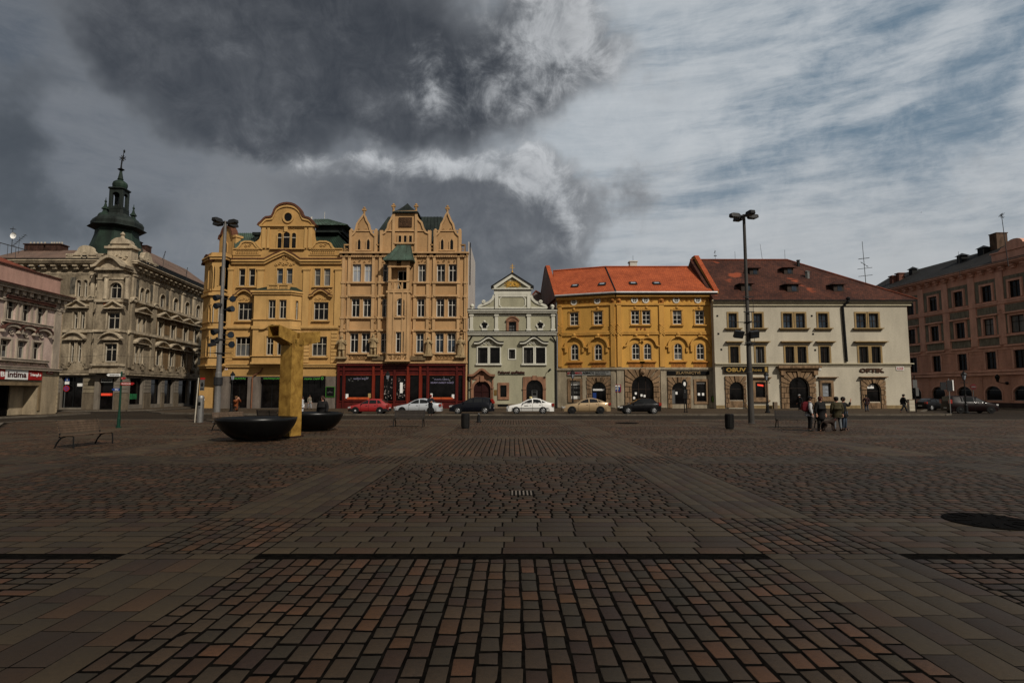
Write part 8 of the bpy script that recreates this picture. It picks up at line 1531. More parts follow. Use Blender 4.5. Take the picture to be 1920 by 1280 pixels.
    m = MB(); m.box(x0-.015, x0+.03, -h*.5, h*.5, .34, .46); m.build('grille', TRIM, o); m = MB(); m.box(x0-.03, x0-.01, -.25, .25, .33, .43); m.build('number_plate', PLATE, o); m = MB(); m.box(x1+.0, x1+.02, -.25, .25, .5, .6); m.build('number_plate', PLATE, o)
    bm = bumper or paint
    for xa, xb in ((x0-.03, x0+.42), (x1-.42, x1+.03)):
        m = MB(); xm_ = (xa+xb)/2; fr = xa < 0; q = [(0, .72*h), (.35, .93*h), (1, .985*h)]; pts = [((xa+(xb-xa)*t if fr else xb-(xb-xa)*t), y) for t, y in q]; ring = pts + [(p, -y) for p, y in pts[::-1]]
        m.loft([[(p, y*1.012, z) for p, y in ring] for z in (.25, .3, .46, .5)]); m.build('bumper', bm, o)
    m = MB()
    for s in (-1, 1):
        for xd in extra['doors']: m.box(xd-.008, xd+.008, s*(h+.001)-.004, s*(h+.001)+.004, .3, lerp_prof(belt, xd)-.04)
        for xd in extra['doors'][1:]: m.box(xd-.28, xd-.12, s*h*.985-.02, s*h*.985+.02, lerp_prof(belt, xd)-.16, lerp_prof(belt, xd)-.125)
        if stripe: m.box(x0+.5, x1-.5, s*(h+.006)-.01, s*(h+.006)+.01, .5, .56)
    m.build('door_seams', TRIM, o)
    return o
YK = 52.6
def carx(px): return (px-960)/FPX*(YK-.8)
# old red hatchback
top = [(-1.92, .48), (-1.88, .66), (-1.75, .74), (-1.0, .90), (-.88, .93), (-.12, 1.35), (.2, 1.39), (.95, 1.385), (1.2, 1.34), (1.62, .98), (1.8, .93), (1.88, .8), (1.9, .5)]; belt = [(-1.95, .6), (-1.0, .88), (1.3, .93), (1.95, .88)]
car((carx(691.5), YK, 0), 0, 'old red hatchback parked in front of the red shop', car_paint('faded_red_paint', (.22, .012, .012), .4), top, belt, (-1.2, 1.12), 3.85, 1.6, rims=False, hub=True, side=([(-.78, .93), (.0, .95), (.0, 1.27), (-.18, 1.27)], [(.08, .95), (.78, .97), (.72, 1.28), (.08, 1.29)], [(.86, .97), (1.25, 1.0), (1.0, 1.25), (.8, 1.28)]), bumper=TRIM, extra=dict(ws=(-.86, -.14), rw=(1.22, 1.6), mir=-.62, doors=(-.72, .04, .86), hz=.6, tz=.75, mirm=TRIM))
top = [(-2.2, .46), (-2.15, .62), (-1.9, .74), (-1.05, .90), (-.95, .93), (-.3, 1.28), (.1, 1.41), (.6, 1.43), (1.0, 1.36), (1.5, 1.06), (1.62, 1.02), (2.15, .98), (2.22, .8), (2.25, .5)]; belt = [(-2.3, .6), (-1.0, .88), (1.3, .97), (2.3, .93)]
SIDE4 = ([(-.72, .96), (.16, .98), (.16, 1.32), (-.1, 1.29), (-.35, 1.18)], [(.24, .98), (.98, 1.0), (.88, 1.27), (.6, 1.33), (.24, 1.34)], [(1.04, 1.01), (1.3, 1.04), (1.0, 1.23)])
car((carx(783), YK, 0), 0, 'silver saloon parked behind the man in the red cap', car_paint('silver_paint', (.42, .44, .46), .3, .35), top, belt, (-1.42, 1.28), 4.45, 1.72, rims=False, side=SIDE4, extra=dict(ws=(-.93, .05), rw=(1.02, 1.48), mir=-.68, doors=(-.78, .2, 1.1), tz=.82))
# dark estate
top = [(-2.1, .46), (-2.06, .66), (-1.8, .80), (-1.1, .98), (-1.0, 1.0), (-.25, 1.42), (.2, 1.52), (1.3, 1.53), (1.75, 1.44), (2.0, 1.1), (2.08, .95), (2.1, .5)]; belt = [(-2.2, .65), (-1.0, .96), (2.2, 1.05)]
car((carx(884.5), YK, 0), 0, 'dark blue estate car with a tall red tail lamp', car_paint('dark_blue_paint', (.004, .0045, .007), .3), top, belt, (-1.3, 1.28), 4.2, 1.75, side=([(-.8, 1.03), (.1, 1.05), (.1, 1.42), (-.2, 1.36)], [(.2, 1.05), (1.0, 1.08), (1.0, 1.43), (.2, 1.43)], [(1.08, 1.08), (1.6, 1.12), (1.5, 1.4), (1.08, 1.43)]), wr=.32, extra=dict(ws=(-.98, -.2), rw=(1.76, 1.98), mir=-.75, doors=(-.85, .15, 1.04), tz=1.18, th=.2, lean=.1, tx=.02, hz=.72))
top = [(-2.2, .46), (-2.16, .62), (-1.9, .76), (-1.05, .92), (-.95, .95), (-.25, 1.30), (.15, 1.43), (.6, 1.45), (1.05, 1.36), (1.75, 1.07), (1.9, 1.04), (2.18, 1.0), (2.24, .8), (2.26, .5)]; belt = [(-2.3, .62), (-1.0, .9), (1.4, .97), (2.3, .95)]
tx = car((carx(993.5), YK, 0), 0, 'white taxi with a checkered strip and roof lamp', car_paint('white_car_paint', (.58, .57, .54), .3), top, belt, (-1.3, 1.22), 4.5, 1.73, stripe=True, side=([(-.74, .97), (.2, .99), (.2, 1.34), (-.05, 1.3), (-.3, 1.2)], [(.3, .99), (1.1, 1.01), (1.0, 1.27), (.7, 1.35), (.3, 1.36)], [(1.16, 1.02), (1.5, 1.06), (1.1, 1.24)]), extra=dict(ws=(-.93, .1), rw=(1.08, 1.7), mir=-.66, doors=(-.8, .25, 1.15), tz=.85, th=.13, mirm=TRIM))
m = MB()
for s in (-1, 1):
    for i in range(9):
        for j in range(2):
            if (i+j) % 2: continue
            x = -.62+i*.2; m.box(x, x+.19, s*.835-.008, s*.835+.008, .955+j*.05, 1.0+j*.05)
m.build('checker_strip', WHITEP, tx); m = MB(); m.lathe([(.16, 1.46), (.15, 1.56), (.08, 1.6)], (.1, 0, 0), 8, 1, 1.2); m.build('taxi_lamp', mat('yellow_lamp', (.5, .42, .2), .4, .1), tx); m = MB()
for s in (-1, 1): m.box(-.55, -.15, s*.868-.004, s*.868+.004, .74, .8)
m.build('door_lettering', TRIM, tx)
top = [(-2.25, .46), (-2.2, .64), (-1.95, .80), (-1.05, .98), (-.95, 1.0), (-.2, 1.36), (.25, 1.47), (.65, 1.47), (1.1, 1.38), (1.75, 1.12), (1.9, 1.09), (2.18, 1.06), (2.26, .82), (2.28, .5)]; belt = [(-2.3, .66), (-1.0, .95), (1.4, 1.05), (2.3, 1.0)]
car((carx(1099), YK, 0), 0, 'gold saloon with black wheels parked by the travel agency', car_paint('gold_paint', (.30, .21, .115), .32, .3), top, belt, (-1.38, 1.3), 4.55, 1.78, rims=False, side=([(-.72, 1.03), (.2, 1.05), (.2, 1.38), (-.02, 1.35), (-.3, 1.25)], [(.3, 1.05), (1.1, 1.08), (1.0, 1.31), (.7, 1.38), (.3, 1.39)], [(1.16, 1.1), (1.5, 1.13), (1.1, 1.28)]), wr=.34, extra=dict(ws=(-.93, .15), rw=(1.12, 1.7), mir=-.66, doors=(-.8, .25, 1.15), tz=.92))
top = [(-1.95, .44), (-1.9, .6), (-1.7, .72), (-1.05, .88), (-.95, .91), (-.15, 1.33), (.2, 1.42), (.9, 1.42), (1.25, 1.34), (1.68, 1.02), (1.86, .95), (1.92, .8), (1.94, .48)]; belt = [(-2.0, .6), (-1.0, .88), (2.0, .96)]
car((carx(1200), YK, 0), 0, 'black hatchback with star shaped rims by the big rusticated portal', car_paint('black_car_paint', (.0035, .0035, .004), .3), top, belt, (-1.2, 1.26), 3.9, 1.68, side=([(-.72, .95), (.32, .97), (.32, 1.32), (-.05, 1.27)], [(.42, .97), (1.35, 1.02), (1.1, 1.28), (.42, 1.33)]), extra=dict(ws=(-.93, -.1), rw=(1.28, 1.64), mir=-.65, doors=(-.75, .37, .5), tz=.9, th=.14))
# at the right side street
top = [(-2.25, .5), (-2.2, .75), (-2.0, .92), (-1.35, 1.12), (-1.2, 1.16), (-.35, 1.66), (.1, 1.76), (1.9, 1.76), (2.15, 1.7), (2.28, 1.2), (2.3, .5)]; belt = [(-2.3, .8), (-1.2, 1.1), (2.3, 1.15)]
car((45.2, 57.0, -.12), R(172), 'dark red people carrier parked at the right side street', car_paint('dark_red_paint', (.006, .0018, .0018), .4), top, belt, (-1.45, 1.4), 4.6, 1.85, rims=False, side=([(-.95, 1.17), (-.05, 1.18), (-.05, 1.64), (-.3, 1.58)], [(.05, 1.18), (1.0, 1.19), (1.0, 1.65), (.05, 1.65)], [(1.1, 1.19), (2.1, 1.2), (2.0, 1.62), (1.1, 1.65)]), wr=.34, group='cars at the right side street', extra=dict(ws=(-1.18, -.3), rw=(2.16, 2.27), mir=-.95, doors=(-1.0, 0.0, 1.05), tz=1.2, th=.2, hz=.88))
top = [(-2.0, .44), (-1.95, .62), (-1.7, .74), (-1.05, .9), (-.95, .93), (-.2, 1.36), (.2, 1.43), (.9, 1.42), (1.4, 1.2), (1.7, 1.02), (1.9, .97), (1.96, .8), (1.98, .48)]
car((48.6, 66.6, -.12), R(195), 'black car half hidden behind the cream house corner', bpy.data.materials['black_car_paint'], top, [(-2.0, .62), (-1.0, .9), (2.0, .97)], (-1.25, 1.25), 4.0, 1.7, side=([(-.72, .96), (.32, .98), (.32, 1.32), (-.05, 1.28)], [(.42, .98), (1.3, 1.02), (1.0, 1.3), (.42, 1.33)]), group='cars at the right side street', extra=dict(ws=(-.93, -.15), rw=(1.0, 1.6), mir=-.65, doors=(-.75, .37, .5), tz=.9))

# ================================================================ people and the dog
SKIN = mat('skin', (.42, .22, .15), .6, .12, 6); HAIRD = mat('dark_hair', (.012, .009, .007), .7, .2); HAIRG = mat('grey_hair', (.16, .14, .12), .7, .2); SHOE = mat('dark_shoe', (.01, .009, .008), .6, .2); CLOTH = {}
def cloth(c, nm): 
    if nm not in CLOTH: CLOTH[nm] = mat(nm, c, .85, .3, 8, 30, .2)
    return CLOTH[nm]
def skin(name, pts, edges, rad, mt, parent, root=0, lv=1):
    me = bpy.data.meshes.new(name); me.from_pydata(pts, edges, []); me.materials.append(mt); o = bpy.data.objects.new(name, me); COL.objects.link(o); o.parent = parent
    s = o.modifiers.new('skin', 'SKIN'); s.use_smooth_shade = True; s.branch_smoothing = .4
    for v, r in zip(me.skin_vertices[0].data, rad): v.radius = r if isinstance(r, tuple) else (r, r)
    me.skin_vertices[0].data[root].use_root = True
    u = o.modifiers.new('smooth', 'SUBSURF'); u.levels = lv; u.render_levels = lv; return o
def person(loc, rz, label, h, jacket, trousers, hair=HAIRD, pose=None, coat=0.0, bulk=1.0, cap=None, hood_up=None, sleeve=None, shoes=SHOE, lean=0.0, skirt=False, group=None):
    o = thing('person', label, 'person', loc, rz, group, local=True); P = dict(
        pel=(0, 0, .525), spi=(0, lean*.3, .63), che=(0, lean*.7, .745), nec=(0, lean, .835), hb=(0, lean-.012, .872), hd=(0, lean-.02, .928), cr=(0, lean-.012, .972), no=(0, lean-.078, .912),
        sL=(.112, lean*.85, .795), sR=(-.112, lean*.85, .795), eL=(.145, lean*.6+.02, .63), eR=(-.145, lean*.6+.02, .63), wL=(.15, lean*.4-.03, .49), wR=(-.15, lean*.4-.03, .49),
        hL=(.052, 0, .5), hR=(-.052, 0, .5), kL=(.06, -.012, .28), kR=(-.06, -.012, .28), aL=(.06, .015, .048), aR=(-.06, .015, .048), tL=(.07, -.085, .02), tR=(-.07, -.085, .02))
    P.update(pose or {}); V = lambda k: Vector(P[k])*h
    rad = dict(pel=.072, spi=.07, che=.08, nec=.032, hb=.04, hd=.055, cr=.032, no=.009, s=.04, e=.027, w=.018, h=.052, k=.036, a=.024, t=.02)
    ks = ['pel', 'spi', 'che', 'nec', 'hb', 'hd', 'cr', 'no', 'sL', 'eL', 'wL', 'sR', 'eR', 'wR', 'hL', 'kL', 'aL', 'tL', 'hR', 'kR', 'aR', 'tR']; ix = {k: i for i, k in enumerate(ks)}
    ed = [('pel', 'spi'), ('spi', 'che'), ('che', 'nec'), ('nec', 'hb'), ('hb', 'hd'), ('hd', 'cr'), ('hd', 'no'), ('che', 'sL'), ('sL', 'eL'), ('eL', 'wL'), ('che', 'sR'), ('sR', 'eR'), ('eR', 'wR'), ('pel', 'hL'), ('hL', 'kL'), ('kL', 'aL'), ('aL', 'tL'), ('pel', 'hR'), ('hR', 'kR'), ('kR', 'aR'), ('aR', 'tR')]
    pts = [tuple(V(k)) for k in ks]; rr = [rad.get(k, rad.get(k[0]))*h for k in ks]; E = [(ix[a], ix[c]) for a, c in ed]
    for s in 'LR':                                # hands: palm, four curled fingers, thumb
        w = V('w'+s); d = (w-V('e'+s)).normalized(); sd = d.cross(Vector((0, 1, 0))); sd = sd.normalized() if sd.length > .1 else Vector((1, 0, 0)); fw = sd.cross(d)
        pi_ = len(pts); pts.append(tuple(w+d*.035*h)); rr.append((.02*h, .013*h)); E.append((ix['w'+s], pi_))
        for f in range(5):
            if f < 4: b0 = w+d*(.062-.004*abs(f-1.3))*h+sd*(f-1.5)*.0105*h; b1 = b0+d*(.028-.004*abs(f-1.2))*h+fw*.006*h; b2 = b1+d*.014*h+fw*.014*h
            else: b0 = w+d*.03*h+sd*.024*h; b1 = b0+d*.02*h+sd*.012*h+fw*.006*h; b2 = b1+d*.018*h+fw*.008*h
            n = len(pts); pts += [tuple(b0), tuple(b1), tuple(b2)]; rr += [.0062*h, .0055*h, .0045*h]; E += [(pi_, n), (n, n+1), (n+1, n+2)]
    skin('body', pts, E, rr, SKIN, o, 0)
    def part(nm, keys, edges, grow, mt, extra=None, lv=1):
        pp = [tuple(V(k) if isinstance(k, str) else Vector(k)*h) for k in keys]; return skin(nm, pp, edges, [g*h for g in grow], mt, o, 0, lv)
    bk = bulk
    zc_ = .5-coat; ck = ['pel', 'spi', 'che', 'nec', 'sL', 'eL', 'wL', 'sR', 'eR', 'wR', (0, .004, zc_)]
    part('jacket', ck, [(0, 1), (1, 2), (2, 3), (2, 4), (4, 5), (5, 6), (2, 7), (7, 8), (8, 9), (0, 10)], [.098*bk, .092*bk, .1*bk, .05, .056*bk, .042*bk, .03*bk, .056*bk, .042*bk, .03*bk, (.1+coat*.15)*bk], jacket)
    if sleeve:
        for s in 'LR': part('sleeve', ['s'+s, 'e'+s, 'w'+s], [(0, 1), (1, 2)], [.06*bk, .047*bk, .034*bk], sleeve)
    part('trousers', ['pel', 'hL', 'kL', 'aL', 'hR', 'kR', 'aR'], [(0, 1), (1, 2), (2, 3), (0, 4), (4, 5), (5, 6)], [.086, .066, .048, .038, .066, .048, .038], trousers)
    for s in 'LR': part('shoe', ['a'+s, 't'+s, tuple(Vector(P['a'+s])+Vector((0, .022, -.02)))], [(0, 1), (0, 2)], [.03, .024, .026], shoes)
    hd = V('hd'); hh = h*.07
    if cap:
        m = MB(); m.lathe([(hh*.98, -.05*hh), (hh*1.02, .35*hh), (hh*.8, .78*hh), (hh*.3, .98*hh), (.01, 1.0*hh)], hd+Vector((0, 0, hh*.05)), 12, .92, 1.05); m.loft([[hd+Vector((x*hh, y*hh, z*hh)) for x, y, z in q] for q in (((-.7, -.75, .12), (.7, -.75, .12), (.7, -.75, .2), (-.7, -.75, .2)), ((-.5, -1.6, .02), (.5, -1.6, .02), (.5, -1.6, .08), (-.5, -1.6, .08)))]); m.build('cap', cap, o, smooth=True)
        m = MB(); m.lathe([(hh*.85, -.7*hh), (hh*.95, -.1*hh), (hh*.9, .2*hh)], hd+Vector((0, hh*.18, 0)), 12, .9, .9); m.build('hair', hair, o, smooth=True)
    elif hood_up: m = MB(); m.lathe([(hh*.9, -1.1*hh), (hh*1.2, -.5*hh), (hh*1.15, .4*hh), (hh*.7, .95*hh), (.01, 1.1*hh)], hd+Vector((0, hh*.4, 0)), 12, .95, .95); m.build('hood', hood_up, o, smooth=True)
    else: m = MB(); m.lathe([(hh*.8, -.75*hh), (hh*.95, -.2*hh), (hh*.97, .3*hh), (hh*.72, .78*hh), (hh*.3, .98*hh), (.01, 1.02*hh)], hd+Vector((0, hh*.22, hh*.04)), 12, .95, 1.0); m.build('hair', hair, o, smooth=True)
    for s in (-1, 1):
        m = MB(); m.ball(hd+Vector((s*hh*.3, -hh*.72, hh*.02)), hh*.12, 6); m.build('eye', HAIRD, o); m = MB(); m.ball(hd+Vector((s*hh*.82, hh*.05, -hh*.1)), hh*.2, 6, .4, .8, 1.2); m.build('ear', SKIN, o)
    m = MB(); m.ball(hd+Vector((0, -hh*.66, -hh*.5)), hh*.2, 6, 1.3, .5, .3); m.build('mouth', mat('lips', (.2, .07, .06), .6, .1) if 'lips' not in bpy.data.materials else bpy.data.materials['lips'], o)
    return o
BLK = cloth((.011, .010, .010), 'black_cloth'); NAVY = cloth((.012, .014, .02), 'navy_cloth'); JEAN = cloth((.045, .06, .085), 'blue_denim'); PALEJ = cloth((.12, .13, .14), 'pale_denim'); OLIVE = cloth((.045, .037, .017), 'olive_cloth'); ORNG = cloth((.17, .045, .012), 'rust_orange_cloth'); REDC = cloth((.11, .01, .014), 'red_nylon'); WHTC = cloth((.5, .5, .5), 'white_cloth'); BEIGE = cloth((.17, .145, .105), 'beige_cloth'); MAROON = cloth((.03, .012, .012), 'maroon_cloth'); GREYC = cloth((.25, .25, .26), 'grey_cloth'); BROWNT = cloth((.03, .018, .013), 'brown_cloth')
def gx(px, Y): return ((px-960)/FPX*Y, Y, 0)
person(gx(445.5, 42), R(68), 'woman in a rust orange coat holding a camera up to her face', 1.68, ORNG, BROWNT, hair=cloth((.12, .06, .025), 'auburn_hair'), coat=.12, pose=dict(eL=(.13, -.13, .74), wL=(.045, -.14, .865), eR=(-.13, -.13, .74), wR=(-.045, -.14, .865)))
person(gx(607, 31.2), R(-8), 'man in a black padded jacket behind the rear basin', 1.76, BLK, NAVY, coat=.04, bulk=1.32, hood_up=None, hair=cloth((.04, .02, .015), 'brown_hair'))
person(gx(582.5, 66), R(60), 'person in a beige jacket and pale trousers walking past the shop', 1.66, BEIGE, GREYC, hair=HAIRD, pose=dict(kL=(.055, -.07, .29), aL=(.055, -.11, .05), tL=(.055, -.19, .03), kR=(-.055, .02, .28), aR=(-.055, .13, .07), tR=(-.055, .06, .02)), coat=.02)
person(gx(568.2, 47), R(80), 'person in white mostly hidden behind the golden column', 1.66, WHTC, WHTC, coat=.06)
person(gx(808, 48.6), R(20), 'man in dark clothes and a red cap beside the silver saloon', 1.75, NAVY, BLK, cap=cloth((.2, .02, .015), 'red_cap_cloth'), pose=dict(eL=(.16, -.05, .65), wL=(.06, -.16, .66), eR=(-.16, -.05, .65), wR=(-.05, -.17, .64)))
g4 = at(1515, 808).y
p6 = person(gx(1514, g4), R(78), 'man with a large red backpack and white sleeves', 1.76, GREYC, BLK, cap=BLK, sleeve=WHTC, bulk=1.05, pose=dict(eL=(.15, -.03, .64), wL=(.12, -.14, .55)), group=None)
pk = thing('backpack', 'large dark red backpack worn by the man with white sleeves', 'backpack', gx(1514, g4), R(78), local=True); m = MB(); m.loft([[(x*w, .15+y*d, z) for x, y in ((-1, -.4), (-.8, 1), (.8, 1), (1, -.4))] for z, w, d in ((.98, .15, .1), (1.05, .19, .18), (1.25, .2, .2), (1.4, .18, .17), (1.48, .13, .1))]); bp = m.build('bag', REDC, pk, smooth=False); m = MB(); m.box(-.13, .13, .3, .38, 1.08, 1.24); m.build('pocket', REDC, bp); m = MB()
for s in (-1, 1): m.tube([(s*.1, .12, 1.44), (s*.13, -.02, 1.47), (s*.13, -.17, 1.3), (s*.15, -.05, 1.05), (s*.12, .12, 1.02)], .022, 5)
m.build('strap', BLK, pk)
person(gx(1533.5, g4+.1), R(12), 'stout man in a long dark coat with ruddy face', 1.75, BLK, BLK, coat=.2, bulk=1.25, hair=cloth((.06, .02, .015), 'reddish_hair'), lean=-.02)
person(gx(1565, g4+.05), R(172), 'man in an olive jacket and dark cap seen from behind', 1.73, OLIVE, PALEJ, cap=BLK, coat=.05, bulk=1.25, pose=dict(kL=(.07, -.01, .28), aL=(.085, .015, .048), tL=(.095, -.085, .02), kR=(-.07, -.01, .28), aR=(-.085, .015, .048), tR=(-.095, -.085, .02)))
person(gx(1577, g4+.6), R(40), 'man in black raising one open hand beside the olive jacket', 1.72, BLK, JEAN, bulk=1.15, coat=.04, pose=dict(eL=(.2, -.09, .72), wL=(.215, -.13, .85), kL=(.08, -.02, .28), aL=(.13, .01, .048), tL=(.14, -.08, .02)))
person(gx(1496.5, 60), R(-60), 'person in a pale cap standing in the cream house portal', 1.72, BLK, BLK, cap=cloth((.35, .34, .33), 'pale_cap_cloth'), pose=dict(kL=(.06, -.08, .3), aL=(.06, -.02, .06)))
person(gx(1621, 58.5), R(165), 'man in a maroon jacket and jeans looking at the optician window', 1.66, MAROON, JEAN, bulk=1.15, pose=dict(kR=(-.06, -.04, .28), aR=(-.07, -.03, .048), eL=(.17, -.02, .64), wL=(.14, -.1, .56)))
person(gx(1690, 55), R(80), 'man in dark clothes and cap striding along the right pavement', 1.77, BLK, NAVY, cap=BLK, bulk=1.1, pose=dict(kL=(.055, -.1, .29), aL=(.055, -.19, .055), tL=(.055, -.27, .045), kR=(-.055, .06, .28), aR=(-.055, .2, .085), tR=(-.055, .15, .02), eL=(.15, .07, .65), wL=(.14, .08, .51), eR=(-.15, -.04, .65), wR=(-.14, -.14, .53)))
# dog
d0 = gx(1550, g4-.1); o = thing('dog', 'dark brown dog standing between the group of people', 'dog', d0, R(4), local=True)
DOGM = mat('dark_brown_fur', (.022, .012, .008), .8, .4, 8, 40)
dp = dict(pel=(-.26, 0, .50), spi=(-.08, 0, .49), che=(.17, 0, .47), nek=(.29, 0, .6), hd=(.36, 0, .68), mz=(.47, 0, .64), no=(.53, 0, .625), ta=(-.36, 0, .48), tb=(-.43, 0, .38), tc=(-.45, .0, .26))
for s, y in (('L', .075), ('R', -.075)):
    dp.update({'f1'+s: (.19, y, .38), 'f2'+s: (.18, y, .21), 'f3'+s: (.2, y, .05), 'f4'+s: (.24, y, .02), 'h1'+s: (-.24, y, .40), 'h2'+s: (-.19, y, .27), 'h3'+s: (-.31, y, .17), 'h4'+s: (-.29, y, .04), 'h5'+s: (-.25, y, .02)})
    dp['e'+s] = (.335, y*.75, .75); dp['x'+s] = (.34, y*1.1, .66)
dk = list(dp); di = {k: i for i, k in enumerate(dk)}; dr = dict(pel=.095, spi=.09, che=.125, nek=.07, hd=.062, mz=.036, no=.022, ta=.03, tb=.022, tc=.012); de = [('pel', 'spi'), ('spi', 'che'), ('che', 'nek'), ('nek', 'hd'), ('hd', 'mz'), ('mz', 'no'), ('pel', 'ta'), ('ta', 'tb'), ('tb', 'tc')]
for s in 'LR': de += [('che', 'f1'+s), ('f1'+s, 'f2'+s), ('f2'+s, 'f3'+s), ('f3'+s, 'f4'+s), ('pel', 'h1'+s), ('h1'+s, 'h2'+s), ('h2'+s, 'h3'+s), ('h3'+s, 'h4'+s), ('h4'+s, 'h5'+s), ('hd', 'e'+s), ('e'+s, 'x'+s)]; dr.update({'f1'+s: .055, 'f2'+s: .033, 'f3'+s: .024, 'f4'+s: .022, 'h1'+s: .075, 'h2'+s: .05, 'h3'+s: .03, 'h4'+s: .023, 'h5'+s: .022, 'e'+s: .022, 'x'+s: .012})
skin('body', [dp[k] for k in dk], [(di[a], di[c]) for a, c in de], [dr[k] for k in dk], DOGM, o, 0)
m = MB(); m.lathe([(.075, .55), (.082, .58), (.075, .6)], (.27, 0, 0), 10); m.build('collar', REDC, o)
finish_text()
# ================================================================ sky and sun
SUN_EL, SUN_AZ = R(41), R(37)               # azimuth: to the right of straight behind the viewer
w = bpy.data.worlds.new('World'); SC.world = w; w.use_nodes = True; nt = w.node_tree; nt.nodes.clear(); L = nt.links.new
class S:                                     # little expression helper for shader maths
    def __init__(s, k): s.k = k
    def _m(s, op, o=None, rev=False):
        n = nt.nodes.new('ShaderNodeMath'); n.operation = op; a = [s, o] if not rev else [o, s]
        for i, q in enumerate(a):
            if q is None: continue
            if isinstance(q, S): L(q.k, n.inputs[i])
            else: n.inputs[i].default_value = q
        return S(n.outputs[0])
    def __add__(s, o): return s._m('ADD', o)
    __radd__ = __add__
    def __mul__(s, o): return s._m('MULTIPLY', o)
    __rmul__ = __mul__
    def __sub__(s, o): return s._m('SUBTRACT', o)
    def __rsub__(s, o): return s._m('SUBTRACT', o, True)
def smooth(x, a, b):
    n = nt.nodes.new('ShaderNodeMapRange'); n.interpolation_type = 'SMOOTHSTEP'; n.inputs['From Min'].default_value = a; n.inputs['From Max'].default_value = b; L(x.k, n.inputs['Value']); return S(n.outputs[0])
def mixc(f, a, c):
    n = nt.nodes.new('ShaderNodeMix'); n.data_type = 'RGBA'; n.clamp_factor = True
    for i, q in ((0, f), (6, a), (7, c)):
        if isinstance(q, S): L(q.k, n.inputs[i])
        elif isinstance(q, tuple): n.inputs[i].default_value = (*q, 1)
        else: n.inputs[i].default_value = q
    return S(n.outputs[2])
tc = nt.nodes.new('ShaderNodeTexCoord'); sx = nt.nodes.new('ShaderNodeSeparateXYZ'); L(tc.outputs['Generated'], sx.inputs[0])
X, Y, Z = (S(sx.outputs[i]) for i in range(3))
def noise(sc, det=6, rough=.6, vec=None, scale=(1, 1, 1), loc=(0, 0, 0), rot=(0, 0, 0), dist=0.):
    mp = nt.nodes.new('ShaderNodeMapping'); mp.inputs['Scale'].default_value = scale; mp.inputs['Location'].default_value = loc; mp.inputs['Rotation'].default_value = rot; L(vec or tc.outputs['Generated'], mp.inputs[0])
    n = nt.nodes.new('ShaderNodeTexNoise'); n.inputs['Scale'].default_value = sc; n.inputs['Detail'].default_value = det; n.inputs['Roughness'].default_value = rough; n.inputs['Distortion'].default_value = dist; L(mp.outputs[0], n.inputs['Vector']); return n
wn = noise(3.2, 5, .6); wsep = nt.nodes.new('ShaderNodeSeparateColor'); L(wn.outputs['Color'], wsep.inputs[0])
az = X._m('ARCTAN2', Y) + (S(wsep.outputs[0])-.5)*.30; el = Z._m('ARCSINE') + (S(wsep.outputs[1])-.5)*.24
def dirof(px, py): d = ray(px, py).normalized(); return math.atan2(d.x, d.y), math.asin(d.z)
def blob(px, py, sx_, sy_, amp=1.0, rot=0.0):
    a0, e0 = dirof(px, py); sa, se = sx_/FPX*math.cos(a0)**1.5, sy_/FPX*math.cos(a0); da, de = az-a0, el-e0
    if rot: c, s = math.cos(rot), math.sin(rot); da, de = da*c+de*s, de*c-da*s
    da, de = da*(1/sa), de*(1/se); q = da*da+de*de; return (q*-1.0)._m('EXPONENT')*amp
def total(l): 
    t = blob(*l[0])
    for q in l[1:]: t = t+blob(*q)
    return t
fb = S(noise(4.2, 10, .62, loc=(3, 1, 2)).outputs['Fac']); fb2 = S(noise(9.5, 9, .62, loc=(1, 7, 4)).outputs['Fac']); fb3 = S(noise(2.0, 6, .55, loc=(5, 2, 9)).outputs['Fac']); fb4 = S(noise(17, 9, .68, loc=(4, 4, 1), dist=.6).outputs['Fac']); bil = 1.0-((fb2-.5)*2.0)._m('ABSOLUTE')*1.0
# high thin cloud with blue between, drawn out along the wind
flow = S(noise(4.6, 10, .66, scale=(.5, 1, 2.8), rot=(0, R(-32), 0), loc=(2, 0, 1), dist=.5).outputs['Fac']); flow2 = S(noise(13, 9, .66, scale=(.35, 1, 3.2), rot=(0, R(-30), 0), loc=(0, 3, 5), dist=.3).outputs['Fac'])
blue = total([(1530, 285, 300, 45, .46, R(14)), (1760, 235, 190, 40, .35, R(22)), (1880, 130, 150, 70, .42, R(20)), (1640, 60, 200, 45, .3, R(18)), (1420, 215, 160, 30, .25, R(15)), (1400, 90, 160, 40, .16), (30, 30, 90, 170, .5)])
veil = smooth(flow*1.3+flow2*.55-blue*.85-.43, .06, .62)
bright = smooth(az+(fb-.5)*.45, -.2, .15)
white = mixc(bright, (.148, .159, .174), (.37, .405, .435)); haze = mixc(bright, (.082, .096, .115), (.115, .175, .235))
high = mixc(veil, haze, white); high = mixc(smooth(fb4*.5+flow2*.6+fb2*.3, .5, .95)*.55, high, mixc(bright, (.17, .18, .195), (.56, .58, .595)))
low = smooth(el*-1.0, -.42, -.05); high = mixc(low*.75*smooth(az, -.1, .25), high, (.40, .405, .405))
